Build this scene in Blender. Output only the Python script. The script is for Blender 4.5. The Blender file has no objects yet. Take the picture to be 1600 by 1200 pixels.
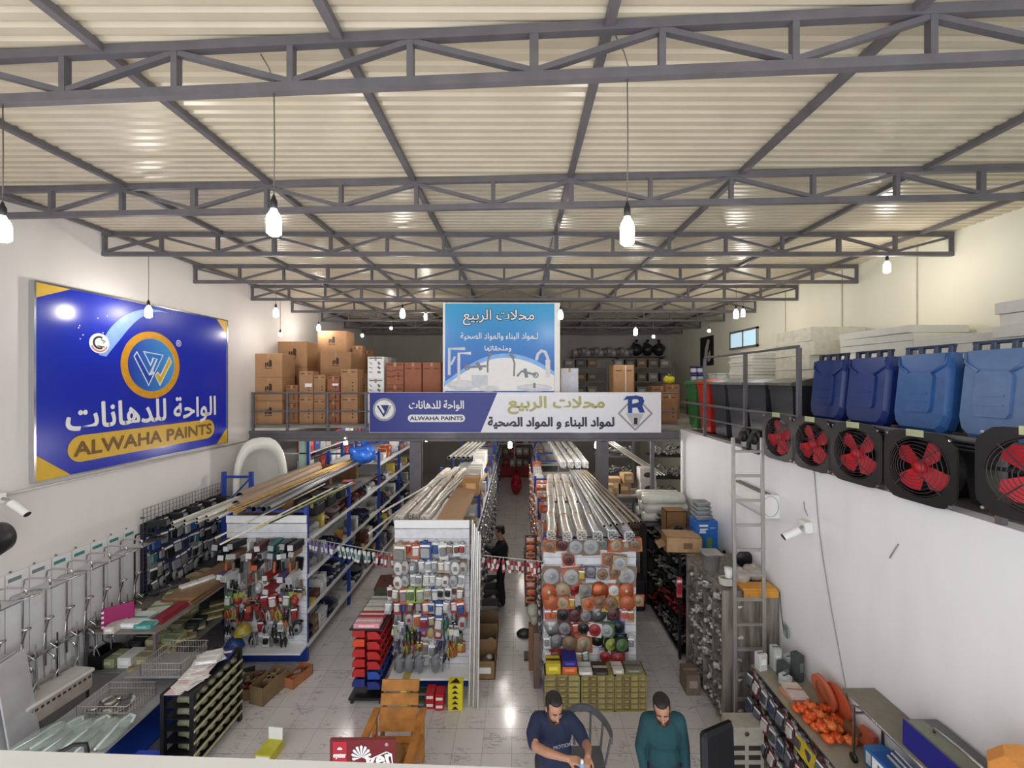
import bpy, math, random
from mathutils import Vector, Matrix, Euler
PI = math.pi
sc = bpy.context.scene
COL = sc.collection
# ---------------------------------------------------------------- camera
F = 650.0; CX = 810.0; CY = 595.0; H = 5.0          # focal length and principal point in pixels of the 1600x1200 frame, eye height
cam = bpy.data.cameras.new('camera'); cam_o = bpy.data.objects.new('camera', cam); COL.objects.link(cam_o)
cam.sensor_fit = 'HORIZONTAL'; cam.sensor_width = 36.0; cam.lens = 36.0 * F / 1600
cam.shift_x = -(CX - 800) / 1600; cam.shift_y = (CY - 600) / 1600
cam.clip_start = 0.05; cam.clip_end = 200
cam_o.location = (0, 0, H); cam_o.rotation_euler = (PI / 2, 0, 0)
sc.camera = cam_o
# ---------------------------------------------------------------- world (daylight coming in through the open shop front behind the viewer)
w = bpy.data.worlds.new('daylight'); sc.world = w; w.use_nodes = True
w.node_tree.nodes['Background'].inputs[0].default_value = (0.92, 0.95, 1.0, 1)
w.node_tree.nodes['Background'].inputs[1].default_value = 2.1
sc.view_settings.view_transform = 'Standard'; sc.view_settings.look = 'None'
sc.view_settings.gamma = 1.0; sc.view_settings.use_curve_mapping = False
sc.view_settings.exposure = 0.06
BULB = 146.0
R = random.Random(7)

def at(px, py, d):
    return Vector(((px - CX) * d / F, d, H - (py - CY) * d / F))

# ---------------------------------------------------------------- materials
MATS = {}
def lin(c):
    return tuple(((v / 12.92) if v <= 0.04045 else ((v + 0.055) / 1.055) ** 2.4) for v in c)
def mat(name, rgb, rough=0.55, metal=0.0, var=0.10, scale=9.0, bump=0.0, spec=0.5, emit=0.0, alpha=None, trans=0.0):
    if name in MATS: return MATS[name]
    m = bpy.data.materials.new(name); m.use_nodes = True
    nt = m.node_tree; b = nt.nodes['Principled BSDF']
    c = lin([v / 255.0 for v in rgb])
    b.inputs['Roughness'].default_value = rough; b.inputs['Metallic'].default_value = metal
    b.inputs['Specular IOR Level'].default_value = spec
    if emit:
        b.inputs['Base Color'].default_value = (*c, 1)
        b.inputs['Emission Color'].default_value = (*c, 1); b.inputs['Emission Strength'].default_value = emit
    else:
        tc = nt.nodes.new('ShaderNodeTexCoord'); n = nt.nodes.new('ShaderNodeTexNoise')
        n.inputs['Scale'].default_value = scale; n.inputs['Detail'].default_value = 3
        nt.links.new(tc.outputs['Object'], n.inputs['Vector'])
        r = nt.nodes.new('ShaderNodeValToRGB')
        r.color_ramp.elements[0].position = 0.3; r.color_ramp.elements[1].position = 0.7
        r.color_ramp.elements[0].color = (*[v * (1 - var) for v in c], 1)
        r.color_ramp.elements[1].color = (*[min(1, v * (1 + var)) for v in c], 1)
        nt.links.new(n.outputs['Fac'], r.inputs['Fac']); nt.links.new(r.outputs['Color'], b.inputs['Base Color'])
        if bump:
            bp = nt.nodes.new('ShaderNodeBump'); bp.inputs['Strength'].default_value = bump; bp.inputs['Distance'].default_value = 0.02
            nt.links.new(n.outputs['Fac'], bp.inputs['Height']); nt.links.new(bp.outputs['Normal'], b.inputs['Normal'])
    if alpha is not None: b.inputs['Alpha'].default_value = alpha
    if trans: b.inputs['Transmission Weight'].default_value = trans
    MATS[name] = m
    return m
def C(rgb, rough=0.5, metal=0.0):
    return mat('colour_%d_%d_%d_%d_%d' % (*rgb, int(rough * 100), int(metal * 100)), rgb, rough, metal)

STEEL = mat('grey_painted_steel', (98, 95, 99), 0.5, 0.0, 0.12, 6)
CHROME = mat('chrome', (205, 205, 205), 0.16, 1.0, 0.03)
ALU = mat('aluminium', (176, 172, 166), 0.38, 0.7, 0.08)
WHITEP = mat('white_panel', (226, 226, 226), 0.4, 0, 0.03)
WHITEB = mat('white_plastic', (235, 235, 232), 0.35, 0, 0.03)
GREYP = mat('grey_plastic', (128, 130, 132), 0.5)
BLACK = mat('black_plastic', (26, 26, 30), 0.4, 0, 0.15)
BLACKM = mat('black_metal', (30, 30, 33), 0.4, 0.2)
BLUEM = mat('blue_painted_steel', (30, 62, 152), 0.4, 0, 0.08)
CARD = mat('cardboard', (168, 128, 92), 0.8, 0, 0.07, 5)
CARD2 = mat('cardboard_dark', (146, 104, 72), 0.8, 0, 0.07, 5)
CARD3 = mat('cardboard_red', (152, 96, 72), 0.8, 0, 0.07, 5)
TAPE = mat('packing_tape', (176, 140, 96), 0.3)
INK = mat('printed_ink', (58, 44, 36), 0.7)
PAPER = mat('paper_white', (236, 236, 234), 0.6, 0, 0.02)
FOAM = mat('white_foam', (232, 232, 226), 0.75, 0, 0.03)
GOLD = mat('gold_print', (214, 172, 40), 0.35, 0, 0.06)
CLEAR = mat('clear_plastic_bag', (214, 218, 214), 0.2, 0, 0.1, 14, 0.5, alpha=0.55)
RED = mat('red_plastic', (186, 30, 34), 0.4)
ORANGE = mat('orange_plastic', (226, 92, 34), 0.45)
YELLOW = mat('yellow_plastic', (222, 196, 40), 0.45)
BLUEP = mat('blue_plastic', (34, 80, 168), 0.35)
WOOD = mat('orange_pine_wood', (176, 116, 48), 0.5, 0, 0.25, 7)
TIMBER = mat('brown_timber', (128, 92, 58), 0.6, 0, 0.2, 8)

# ---------------------------------------------------------------- mesh builder
class MB:
    def __init__(s):
        s.v = []; s.f = []; s.m = []; s.sm = []; s.M = None
    def _add(s, vs, fs, m, sm=False):
        o = len(s.v)
        if s.M is not None: vs = [s.M @ Vector(v) for v in vs]
        s.v += [tuple(v) for v in vs]
        for f in fs: s.f.append(tuple(o + i for i in f)); s.m.append(m); s.sm.append(sm)
    def box(s, c, d, m=0, rot=None, ch=0.0):
        x, y, z = d[0] / 2, d[1] / 2, d[2] / 2
        if ch <= 0:
            vs = [(-x, -y, -z), (x, -y, -z), (x, y, -z), (-x, y, -z), (-x, -y, z), (x, -y, z), (x, y, z), (-x, y, z)]
            fs = [(0, 3, 2, 1), (4, 5, 6, 7), (0, 1, 5, 4), (1, 2, 6, 5), (2, 3, 7, 6), (3, 0, 4, 7)]
        else:   # chamfered vertical edges plus chamfered top and bottom
            e = min(ch, x * .9, y * .9, z * .9)
            def ring(k, zz):
                a, b = x - k, y - k
                return [(-a + e, -b, zz), (a - e, -b, zz), (a, -b + e, zz), (a, b - e, zz), (a - e, b, zz), (-a + e, b, zz), (-a, b - e, zz), (-a, -b + e, zz)]
            vs = ring(e * .6, -z) + ring(0, -z + e) + ring(0, z - e) + ring(e * .6, z)
            fs = [tuple(range(7, -1, -1)), tuple(range(24, 32))]
            for k in range(3):
                for i in range(8):
                    j = (i + 1) % 8; fs.append((k * 8 + i, k * 8 + j, k * 8 + 8 + j, k * 8 + 8 + i))
        R3 = Matrix.Identity(3) if rot is None else Euler(rot).to_matrix()
        s._add([R3 @ Vector(v) + Vector(c) for v in vs], fs, m)
        return s
    def bx(s, x0, x1, y0, y1, z0, z1, m=0, ch=0.0):
        return s.box(((x0 + x1) / 2, (y0 + y1) / 2, (z0 + z1) / 2), (abs(x1 - x0), abs(y1 - y0), abs(z1 - z0)), m, None, ch)
    def cyl(s, p0, p1, r0, r1=None, n=10, m=0, cap=True, sm=True):
        p0 = Vector(p0); p1 = Vector(p1); r1 = r0 if r1 is None else r1
        a = (p1 - p0)
        if a.length < 1e-6: return s
        a.normalize(); u = a.orthogonal().normalized(); v = a.cross(u)
        vs = []
        for p, r in ((p0, r0), (p1, r1)):
            for i in range(n):
                t = 2 * PI * i / n; vs.append(p + (u * math.cos(t) + v * math.sin(t)) * r)
        s._add(vs, [(i, (i + 1) % n, n + (i + 1) % n, n + i) for i in range(n)], m, sm)
        if cap:
            s._add(vs[:n], [tuple(range(n - 1, -1, -1))], m); s._add(vs[n:], [tuple(range(n))], m)
        return s
    def tube(s, pts, r, n=8, m=0, closed=False):
        pts = [Vector(p) for p in pts]; k = len(pts); vs = []; prev = None
        for i, p in enumerate(pts):
            if closed: t = pts[(i + 1) % k] - pts[i - 1]
            else: t = pts[min(i + 1, k - 1)] - pts[max(i - 1, 0)]
            t.normalize()
            u = (prev - t * prev.dot(t)) if prev is not None else t.orthogonal()
            if u.length < 1e-5: u = t.orthogonal()
            u.normalize(); prev = u; v = t.cross(u)
            rr = r[i] if isinstance(r, (list, tuple)) else r
            for j in range(n):
                a = 2 * PI * j / n; vs.append(p + (u * math.cos(a) + v * math.sin(a)) * rr)
        fs = []
        for i in range(k if closed else k - 1):
            i2 = (i + 1) % k
            for j in range(n):
                fs.append((i * n + j, i * n + (j + 1) % n, i2 * n + (j + 1) % n, i2 * n + j))
        if not closed: fs += [tuple(range(n - 1, -1, -1)), tuple((k - 1) * n + j for j in range(n))]
        s._add(vs, fs, m, True)
        return s
    def lathe(s, prof, c=(0, 0, 0), n=16, m=0, axis='z', sm=True):
        vs = []; k = len(prof)
        for r, z in prof:
            for i in range(n):
                t = 2 * PI * i / n; a, b = r * math.cos(t), r * math.sin(t)
                p = (a, b, z) if axis == 'z' else ((a, -z, b) if axis == 'y' else (z, a, b))
                vs.append(Vector(p) + Vector(c))
        fs = [(q * n + i, q * n + (i + 1) % n, (q + 1) * n + (i + 1) % n, (q + 1) * n + i) for q in range(k - 1) for i in range(n)]
        s._add(vs, fs, m, sm)
        if prof[0][0] > 1e-4: s._add(vs[:n], [tuple(range(n - 1, -1, -1))], m)
        if prof[-1][0] > 1e-4: s._add(vs[-n:], [tuple(range(n))], m)
        return s
    def prism(s, pts, y0, y1, m=0, plane='xz'):
        """polygon (a,b) extruded; plane xz -> thickness along y"""
        n = len(pts)
        def P(a, b, t): return (a, t, b) if plane == 'xz' else ((a, b, t) if plane == 'xy' else (t, a, b))
        vs = [P(a, b, y0) for a, b in pts] + [P(a, b, y1) for a, b in pts]
        s._add(vs, [tuple(range(n)), tuple(range(2 * n - 1, n - 1, -1))] + [(i, n + i, n + (i + 1) % n, (i + 1) % n) for i in range(n)], m)
        return s
    def ell(s, c, r, m=0, n=12, k=8, rot=None):
        R3 = Matrix.Identity(3) if rot is None else Euler(rot).to_matrix()
        vs = [R3 @ Vector((0, 0, -r[2])) + Vector(c)]
        for i in range(1, k):
            ph = -PI / 2 + PI * i / k
            for j in range(n):
                t = 2 * PI * j / n
                vs.append(R3 @ Vector((r[0] * math.cos(ph) * math.cos(t), r[1] * math.cos(ph) * math.sin(t), r[2] * math.sin(ph))) + Vector(c))
        vs.append(R3 @ Vector((0, 0, r[2])) + Vector(c)); L = len(vs) - 1
        fs = [(0, 1 + (j + 1) % n, 1 + j) for j in range(n)]
        for i in range(k - 2):
            for j in range(n): fs.append((1 + i * n + j, 1 + i * n + (j + 1) % n, 1 + (i + 1) * n + (j + 1) % n, 1 + (i + 1) * n + j))
        fs += [(L, 1 + (k - 2) * n + j, 1 + (k - 2) * n + (j + 1) % n) for j in range(n)]
        s._add(vs, fs, m, True)
        return s
    def mesh(s, name, mats):
        me = bpy.data.meshes.new(name); me.from_pydata(s.v, [], s.f)
        for m in (mats if isinstance(mats, (list, tuple)) else [mats]): me.materials.append(m)
        me.polygons.foreach_set('material_index', s.m); me.polygons.foreach_set('use_smooth', s.sm)
        me.update()
        return me
    def build(s, name, mats, parent=None, loc=None, rot=None):
        o = bpy.data.objects.new(name, s.mesh(name, mats)); COL.objects.link(o)
        if parent: o.parent = parent
        if loc: o.location = loc
        if rot: o.rotation_euler = rot
        return o

def tag(o, label, cat, group=None, kind=None):
    o['label'] = label; o['category'] = cat
    if group: o['group'] = group
    o['kind'] = kind or 'thing'
    return o
def struct(o):
    o['kind'] = 'structure'; return o
def thing(name, label, cat, loc=(0, 0, 0), rz=0.0, group=None, rot=None):
    o = bpy.data.objects.new(name, None); COL.objects.link(o); o.empty_display_size = 0.1
    o.location = loc; o.rotation_euler = rot or (0, 0, rz)
    return tag(o, label, cat, group)
def kids(o): return [c for c in COL.objects if c.parent == o]
def copy_tree(src, tree, parent=None):
    c = src.copy(); COL.objects.link(c)
    if parent: c.parent = parent
    for ch, sub in tree:
        d = ch.copy(); COL.objects.link(d); d.parent = c
        for g in sub:
            e = g.copy(); COL.objects.link(e); e.parent = d
    return c
def tree_of(o):
    return [(ch, kids(ch)) for ch in kids(o)]
MESH = {}
def inst(name, key, fn, loc, label, cat, group=None, rot=(0, 0, 0), scale=(1, 1, 1)):
    """one object per item; items of the same make share their mesh data"""
    if key not in MESH: MESH[key] = fn()
    o = bpy.data.objects.new(name, MESH[key]); COL.objects.link(o)
    o.location = loc; o.rotation_euler = rot; o.scale = scale
    return tag(o, label, cat, group)
ORD = ['first', 'second', 'third', 'fourth', 'fifth', 'sixth', 'seventh', 'eighth', 'ninth', 'tenth', 'eleventh', 'twelfth', 'thirteenth', 'fourteenth', 'fifteenth',
       'sixteenth', 'seventeenth', 'eighteenth', 'nineteenth', 'twentieth'] + ['%s-%s' % (t, u) for t in ('twenty', 'thirty', 'forty', 'fifty', 'sixty') for u in
       ('first', 'second', 'third', 'fourth', 'fifth', 'sixth', 'seventh', 'eighth', 'ninth', 'tenth')]
# ---------------------------------------------------------------- lettering
L = {'ا': 'FE8D FE8E', 'ب': 'FE8F FE90 FE91 FE92', 'ة': 'FE93 FE94', 'ت': 'FE95 FE96 FE97 FE98', 'ح': 'FEA1 FEA2 FEA3 FEA4', 'د': 'FEA9 FEAA', 'ر': 'FEAD FEAE',
     'ص': 'FEB9 FEBA FEBB FEBC', 'ع': 'FEC9 FECA FECB FECC', 'ق': 'FED5 FED6 FED7 FED8', 'ل': 'FEDD FEDE FEDF FEE0', 'م': 'FEE1 FEE2 FEE3 FEE4', 'ن': 'FEE5 FEE6 FEE7 FEE8',
     'ه': 'FEE9 FEEA FEEB FEEC', 'و': 'FEED FEEE', 'ي': 'FEF1 FEF2 FEF3 FEF4', 'ء': 'FE80', 'لا': 'FEFB FEFC'}
def arab(s):
    tk = []; i = 0
    while i < len(s):
        if s[i:i + 2] == 'لا': tk.append('لا'); i += 2
        else: tk.append(s[i]); i += 1
    out = []
    for i, t in enumerate(tk):
        if t not in L: out.append(t); continue
        f = L[t].split(); p = tk[i - 1] if i else ' '; n = tk[i + 1] if i + 1 < len(tk) else ' '
        jp = p == 'ـ' or (p in L and len(L[p].split()) == 4)
        jn = len(f) == 4 and (n == 'ـ' or (n in L and n != 'ء'))
        k = 0 if len(f) == 1 else (1 if jp else 0) + (2 if jn else 0)
        out.append(chr(int(f[k], 16)))
    return ''.join(reversed(out))
TXT = {}
def text(name, s, mt, parent, x, y, z, width, height=None, bold=0.0, slant=0.0, rot=(PI / 2, 0, 0)):
    """flat lettering centred on x, z of the parent's face; width and height in metres"""
    if s not in TXT:
        c = bpy.data.curves.new('lettering', 'FONT'); c.body = s; c.size = 1.0; c.resolution_u = 4; c.fill_mode = 'FRONT'
        o = bpy.data.objects.new('lettering', c); COL.objects.link(o)
        dg = bpy.context.evaluated_depsgraph_get(); me = bpy.data.meshes.new_from_object(o.evaluated_get(dg))
        TXT[s] = ([v.co.copy() for v in me.vertices], [tuple(p.vertices) for p in me.polygons])
        bpy.data.objects.remove(o); bpy.data.curves.remove(c)
    vs, fs = TXT[s]
    x0 = min(v.x for v in vs); x1 = max(v.x for v in vs); y0 = min(v.y for v in vs); y1 = max(v.y for v in vs)
    kx = width / (x1 - x0); ky = kx if height is None else height / (y1 - y0)
    V = []; Fc = []
    offs = [(0, 0)] if not bold else [(0, 0), (bold, 0), (-bold, 0), (0, bold), (0, -bold), (bold * .7, bold * .7), (-bold * .7, -bold * .7), (bold * .7, -bold * .7), (-bold * .7, bold * .7)]
    for q, (ox, oy) in enumerate(offs):
        o = len(V)
        V += [((v.x - (x0 + x1) / 2) * kx + ox + slant * v.y * ky, (v.y - (y0 + y1) / 2) * ky + oy, q * 0.0004) for v in vs]
        Fc += [tuple(o + i for i in f) for f in fs]
    me = bpy.data.meshes.new(name); me.from_pydata(V, [], Fc); me.materials.append(mt)
    o = bpy.data.objects.new(name, me); COL.objects.link(o); o.parent = parent; o.location = (x, y, z); o.rotation_euler = rot
    return o
# ================================================================ the setting
XL, XR, XW = -6.33, 6.62, 3.80          # side walls and the low wall under the balcony
ZR = 7.27; YD = 9.85; ZD = 3.95         # roof, front edge and level of the mezzanine deck
YB = 22.6; YU = 18.0
def floor_material():
    m = bpy.data.materials.new('veined_floor_tiles'); m.use_nodes = True; nt = m.node_tree; b = nt.nodes['Principled BSDF']
    N = nt.nodes.new; K = nt.links.new
    tc = N('ShaderNodeTexCoord'); mp = N('ShaderNodeMapping'); mp.inputs['Location'].default_value = (0.09, 0.02, 0)
    K(tc.outputs['Object'], mp.inputs['Vector'])
    br = N('ShaderNodeTexBrick'); br.offset = 0; br.inputs['Scale'].default_value = 1.0
    br.inputs['Brick Width'].default_value = 0.4; br.inputs['Row Height'].default_value = 0.4
    br.inputs['Mortar Size'].default_value = 0.0035; br.inputs['Mortar Smooth'].default_value = 0.3
    br.inputs['Color1'].default_value = (0.68, 0.64, 0.63, 1); br.inputs['Color2'].default_value = (0.62, 0.59, 0.58, 1)
    br.inputs['Mortar'].default_value = (0.34, 0.31, 0.31, 1)
    K(mp.outputs['Vector'], br.inputs['Vector'])
    # slanting dark veins
    r2 = N('ShaderNodeMapping'); r2.inputs['Rotation'].default_value = (0, 0, 0.75); r2.inputs['Scale'].default_value = (1.5, 5.0, 1); K(tc.outputs['Object'], r2.inputs['Vector'])
    n1 = N('ShaderNodeTexNoise'); n1.inputs['Scale'].default_value = 1.6; n1.inputs['Detail'].default_value = 5; n1.inputs['Roughness'].default_value = 0.62
    K(r2.outputs['Vector'], n1.inputs['Vector'])
    a = N('ShaderNodeMath'); a.operation = 'SUBTRACT'; a.inputs[1].default_value = 0.5; K(n1.outputs['Fac'], a.inputs[0])
    ab = N('ShaderNodeMath'); ab.operation = 'ABSOLUTE'; K(a.outputs[0], ab.inputs[0])
    rp = N('ShaderNodeValToRGB'); rp.color_ramp.elements[0].position = 0.0; rp.color_ramp.elements[0].color = (1, 1, 1, 1)
    rp.color_ramp.elements[1].position = 0.018; rp.color_ramp.elements[1].color = (0, 0, 0, 1); K(ab.outputs[0], rp.inputs['Fac'])
    n2 = N('ShaderNodeTexNoise'); n2.inputs['Scale'].default_value = 3.2; n2.inputs['Detail'].default_value = 1; K(tc.outputs['Object'], n2.inputs['Vector'])
    r3 = N('ShaderNodeValToRGB'); r3.color_ramp.elements[0].position = 0.47; r3.color_ramp.elements[1].position = 0.6; K(n2.outputs['Fac'], r3.inputs['Fac'])
    mu = N('ShaderNodeMath'); mu.operation = 'MULTIPLY'; K(rp.outputs['Color'], mu.inputs[0]); K(r3.outputs['Color'], mu.inputs[1])
    mu2 = N('ShaderNodeMath'); mu2.operation = 'MULTIPLY'; mu2.inputs[1].default_value = 0.75; K(mu.outputs[0], mu2.inputs[0])
    mx = N('ShaderNodeMix'); mx.data_type = 'RGBA'; K(mu2.outputs[0], mx.inputs['Factor']); K(br.outputs['Color'], mx.inputs['A'])
    mx.inputs['B'].default_value = (0.17, 0.13, 0.13, 1); K(mx.outputs['Result'], b.inputs['Base Color'])
    b.inputs['Roughness'].default_value = 0.16; b.inputs['Specular IOR Level'].default_value = 0.5
    return m
def wall_material(name, rgb, dirt=0.12):
    m = bpy.data.materials.new(name); m.use_nodes = True; nt = m.node_tree; b = nt.nodes['Principled BSDF']; N = nt.nodes.new; K = nt.links.new
    c = lin([v / 255 for v in rgb]); tc = N('ShaderNodeTexCoord')
    mp = N('ShaderNodeMapping'); mp.inputs['Scale'].default_value = (1.2, 1.2, 0.35); K(tc.outputs['Object'], mp.inputs['Vector'])
    n = N('ShaderNodeTexNoise'); n.inputs['Scale'].default_value = 1.1; n.inputs['Detail'].default_value = 6; K(mp.outputs['Vector'], n.inputs['Vector'])
    r = N('ShaderNodeValToRGB'); r.color_ramp.elements[0].position = 0.32; r.color_ramp.elements[1].position = 0.55
    r.color_ramp.elements[0].color = (*[v * (1 - dirt) for v in c], 1); r.color_ramp.elements[1].color = (*c, 1)
    K(n.outputs['Fac'], r.inputs['Fac']); K(r.outputs['Color'], b.inputs['Base Color'])
    n2 = N('ShaderNodeTexNoise'); n2.inputs['Scale'].default_value = 30; K(tc.outputs['Object'], n2.inputs['Vector'])
    bp = N('ShaderNodeBump'); bp.inputs['Strength'].default_value = 0.08; bp.inputs['Distance'].default_value = 0.01; K(n2.outputs['Fac'], bp.inputs['Height']); K(bp.outputs['Normal'], b.inputs['Normal'])
    b.inputs['Roughness'].default_value = 0.6
    return m
FLOORM = floor_material(); WALLM = wall_material('painted_wall', (221, 216, 213), 0.06); WALLR = wall_material('cream_painted_wall', (226, 224, 206), 0.06)
WALLB = wall_material('scuffed_white_wall', (238, 238, 240), 0.08); WALLG = wall_material('grey_plaster', (168, 166, 158), 0.10)
ROOFM = mat('cream_corrugated_sheet', (199, 188, 165), 0.28, 0.0, 0.06, 2.5, 0.0, 0.7)
struct(MB().bx(XL - .2, XR + .2, -1.2, YB + .2, -.2, 0).build('floor', FLOORM))
struct(MB().bx(XL - .2, XL, -1.2, YB, 0, ZR + .2).build('wall_left', WALLM))
struct(MB().bx(XR, XR + .2, -1.2, YB, 0, ZR + .2).build('wall_right', WALLR))
struct(MB().bx(XL, XR, YB, YB + .2, 0, ZR + .2).build('wall_back', WALLG))
struct(MB().bx(XL, XR, YU, YU + .12, ZD, ZR).build('wall_rear', WALLG))
struct(MB().bx(XW, XW + .18, 1.2, YD - .1, 0, 3.86).build('wall_balcony', WALLB))
struct(MB().bx(XW + .18, XR, 1.2, YD - .1, 3.70, 3.86).build('floor_balcony', mat('rough_concrete', (120, 116, 108), 0.85, 0, 0.15, 4)))
# corrugated roof, ridges across the room
mb = MB(); p = 0.108; y = -1.0; prof = []
while y < YB:
    prof += [(y, ZR), (y + p * .50, ZR), (y + p * .62, ZR + .018), (y + p * .80, ZR + .018)]
    y += p
vs = []; fs = []
for i, (yy, zz) in enumerate(prof): vs += [(XL - .1, yy, zz), (XR + .1, yy, zz), (XL - .1, yy, zz + .006), (XR + .1, yy, zz + .006)]
for i in range(len(prof) - 1):
    a, b = i * 4, i * 4 + 4
    fs += [(a, a + 1, b + 1, b), (a + 2, b + 2, b + 3, a + 3)]
mb._add(vs, fs, 0)
struct(mb.build('ceiling', ROOFM))
# mezzanine deck, beam, columns
struct(MB().bx(XL, XR, YD + .02, YU + .1, ZD - .07, ZD - .005).build('floor_mezzanine', mat('deck_boards', (150, 142, 130), 0.8, 0, 0.15, 3)))
mb = MB(); mb.bx(XL, XW - .02, YD - .09, YD + .01, 3.58, 3.64); mb.bx(XL, XW - .02, YD - .09, YD + .01, 3.76, 3.82); mb.bx(XL, XW - .02, YD - .06, YD - .02, 3.64, 3.76)
struct(mb.build('beam_mezzanine', STEEL))
for cx in (-2.42, 1.98):
    mb = MB(); mb.bx(cx - .13, cx + .13, YD - .1, YD - .06, .02, 3.57); mb.bx(cx - .13, cx + .13, YD + .06, YD + .1, .02, 3.57); mb.bx(cx - .02, cx + .02, YD - .06, YD + .06, .02, 3.57)
    mb.bx(cx - .2, cx + .2, YD - .17, YD + .17, 0, .02)
    struct(mb.build('column', STEEL))
mb = MB(); mb.bx(3.12, 3.20, YD - .06, YD + .02, 0, 3.57)
struct(mb.build('column', STEEL))
# steel trusses with their webs: one thing each
TR = [(2.66, 0, -.058), (4.60, 0, -.045), (6.34, 0, 0), (8.12, 0, 0), (9.86, 0, 0), (11.6, 0, 0), (13.35, 0, 0), (15.1, 0, 0), (16.8, 0, 0)]
for i, (ty, z0, z1) in enumerate(TR):
    dz = 0.33; t = thing('roof_truss', 'grey steel lattice truss spanning the roof, %s counted from the viewer' % ORD[i], 'roof truss', (0, ty, 0), 0, 'roof trusses')
    s = 0.026
    k = i % 2
    t.rotation_euler = (0, 0, z1); z1 = 0
    def zb(x): return 6.93
    for nm, off in (('top_chord', dz - .03), ('bottom_chord', 0)):
        mb = MB(); a = Vector((XL, 0, zb(XL) + off)); b = Vector((XR, 0, zb(XR) + off)); L_ = (b - a).length
        mb.box((a + b) / 2, (L_, 2 * s, 2 * s + .01), 0, (0, -math.atan2(b.z - a.z, b.x - a.x), 0))
        mb.build(nm, STEEL, t)
    x = XL + .03; step = 0.86 if i != 0 else .8; j = 0
    while x < XR:
        big = (j % 5 == 3)
        mb = MB(); mb.bx(x - (s * 1.1 if big else s * .8), x + (s * 1.1 if big else s * .8), -s * .9, s * .9, zb(x) + s, zb(x) + dz - s - .03); mb.build('post', STEEL, t)
        if x + step < XR:
            a = Vector((x + .02, 0, zb(x) + (dz - .07 if (j + k) % 2 else .045))); b = Vector((x + step - .02, 0, zb(x + step) + (.045 if (j + k) % 2 else dz - .07)))
            mb = MB(); mb.box((a + b) / 2, ((b - a).length, s * 1.5, s * 1.4), 0, (0, -math.atan2(b.z - a.z, b.x - a.x), 0)); mb.build('diagonal', STEEL, t)
        x += step; j += 1
PUR = [-6.18, -4.52, -2.82, -1.17, .57, 2.40, 4.30, 6.1]
for i, px_ in enumerate(PUR):
    o = MB().bx(px_ - .03, px_ + .03, -.9, YU, ZR - .055, ZR - .003).build('roof_purlin', STEEL)
    tag(o, 'long grey roof bar running away under the sheets, %s from the blue sign wall' % ORD[i], 'roof bar', 'roof purlins')
# white ledge in front of the viewer
mb = MB(); mb.M = Matrix.Translation((0, 0, -.009)) @ Euler((0, 0.034, 0)).to_matrix().to_4x4()
mb.bx(-1.6, 1.6, .16, .385, 4.57, 4.655, 0, .012)
o = mb.build('parapet_ledge', mat('pale_ledge_paint', (208, 206, 202), .4, 0, .04)); tag(o, 'white smooth parapet ledge along the bottom edge of the view', 'ledge')
# window, door-sized poster and conduit
def wmb(y0, y1, z0, z1, x0, x1, m=0): return MB().bx(x0, x1, y0, y1, z0, z1, m)
wf = MB(); wy0, wy1, wz0, wz1 = 11.45, 12.95, 5.95, 6.5
for a, b, c, d in ((wy0, wy1, wz0, wz0 + .06), (wy0, wy1, wz1 - .06, wz1), (wy0, wy0 + .06, wz0, wz1), (wy1 - .06, wy1, wz0, wz1), ((wy0 + wy1) / 2 - .03, (wy0 + wy1) / 2 + .03, wz0, wz1)):
    wf.bx(XR - .05, XR - .001, a, b, c, d)
wfo = struct(wf.build('window_1', ALU))
MB().bx(XR - .03, XR - .012, wy0 + .06, wy1 - .06, wz0 + .06, wz1 - .06).build('pane', mat('daylit_window_glass', (170, 200, 215), .3, emit=.9), wfo)
# panel seams on the right wall
for i, yy in enumerate((5.3, 6.9, 8.5, 10.3)):
    struct(MB().bx(XR - .012, XR - .001, yy - .012, yy + .012, 3.9, ZR - .01).build('trim_%d' % (i + 1), mat('wall_seam', (176, 172, 156), .7)))
# ---------------------------------------------------------------- bulbs
EM = mat('glowing_bulb_glass', (255, 248, 238), 0.3, emit=BULB)
EM2 = mat('glowing_small_bulb_glass', (255, 249, 240), 0.3, emit=BULB * 1.3)
EM3 = mat('glowing_lower_bulb_glass', (255, 250, 242), 0.3, emit=BULB * 2.0)
def bulb_meshes(big, low=None):
    r, h = (.044, .20) if big else (.042, .10)
    k = MB()
    if big: prof = [(.0001, -h), (r * .6, -h + .004), (r, -h + .02), (r * 1.02, -h * .45), (r * .85, -h * .3), (r * .5, -.035), (r * .4, -.02)]
    else: prof = [(.0001, -h), (r * .6, -h + .01), (r, -h + .04), (r * .9, -h + .065), (r * .45, -.022), (r * .4, -.015)]
    k.lathe(prof, (0, 0, 0), 12)
    g = k.mesh('bulb_glass', [low or (EM if big else EM2)])
    s = MB().lathe([(.017, -.02), (.021, -.01), (.021, .035), (.012, .055), (.006, .075)], (0, 0, 0), 10)
    return g, s.mesh('socket', [BLACK])
BG, BS = bulb_meshes(True); SG, SS = bulb_meshes(False); LG, LS = bulb_meshes(False, EM3); LB, _ = bulb_meshes(True, EM3)
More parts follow.
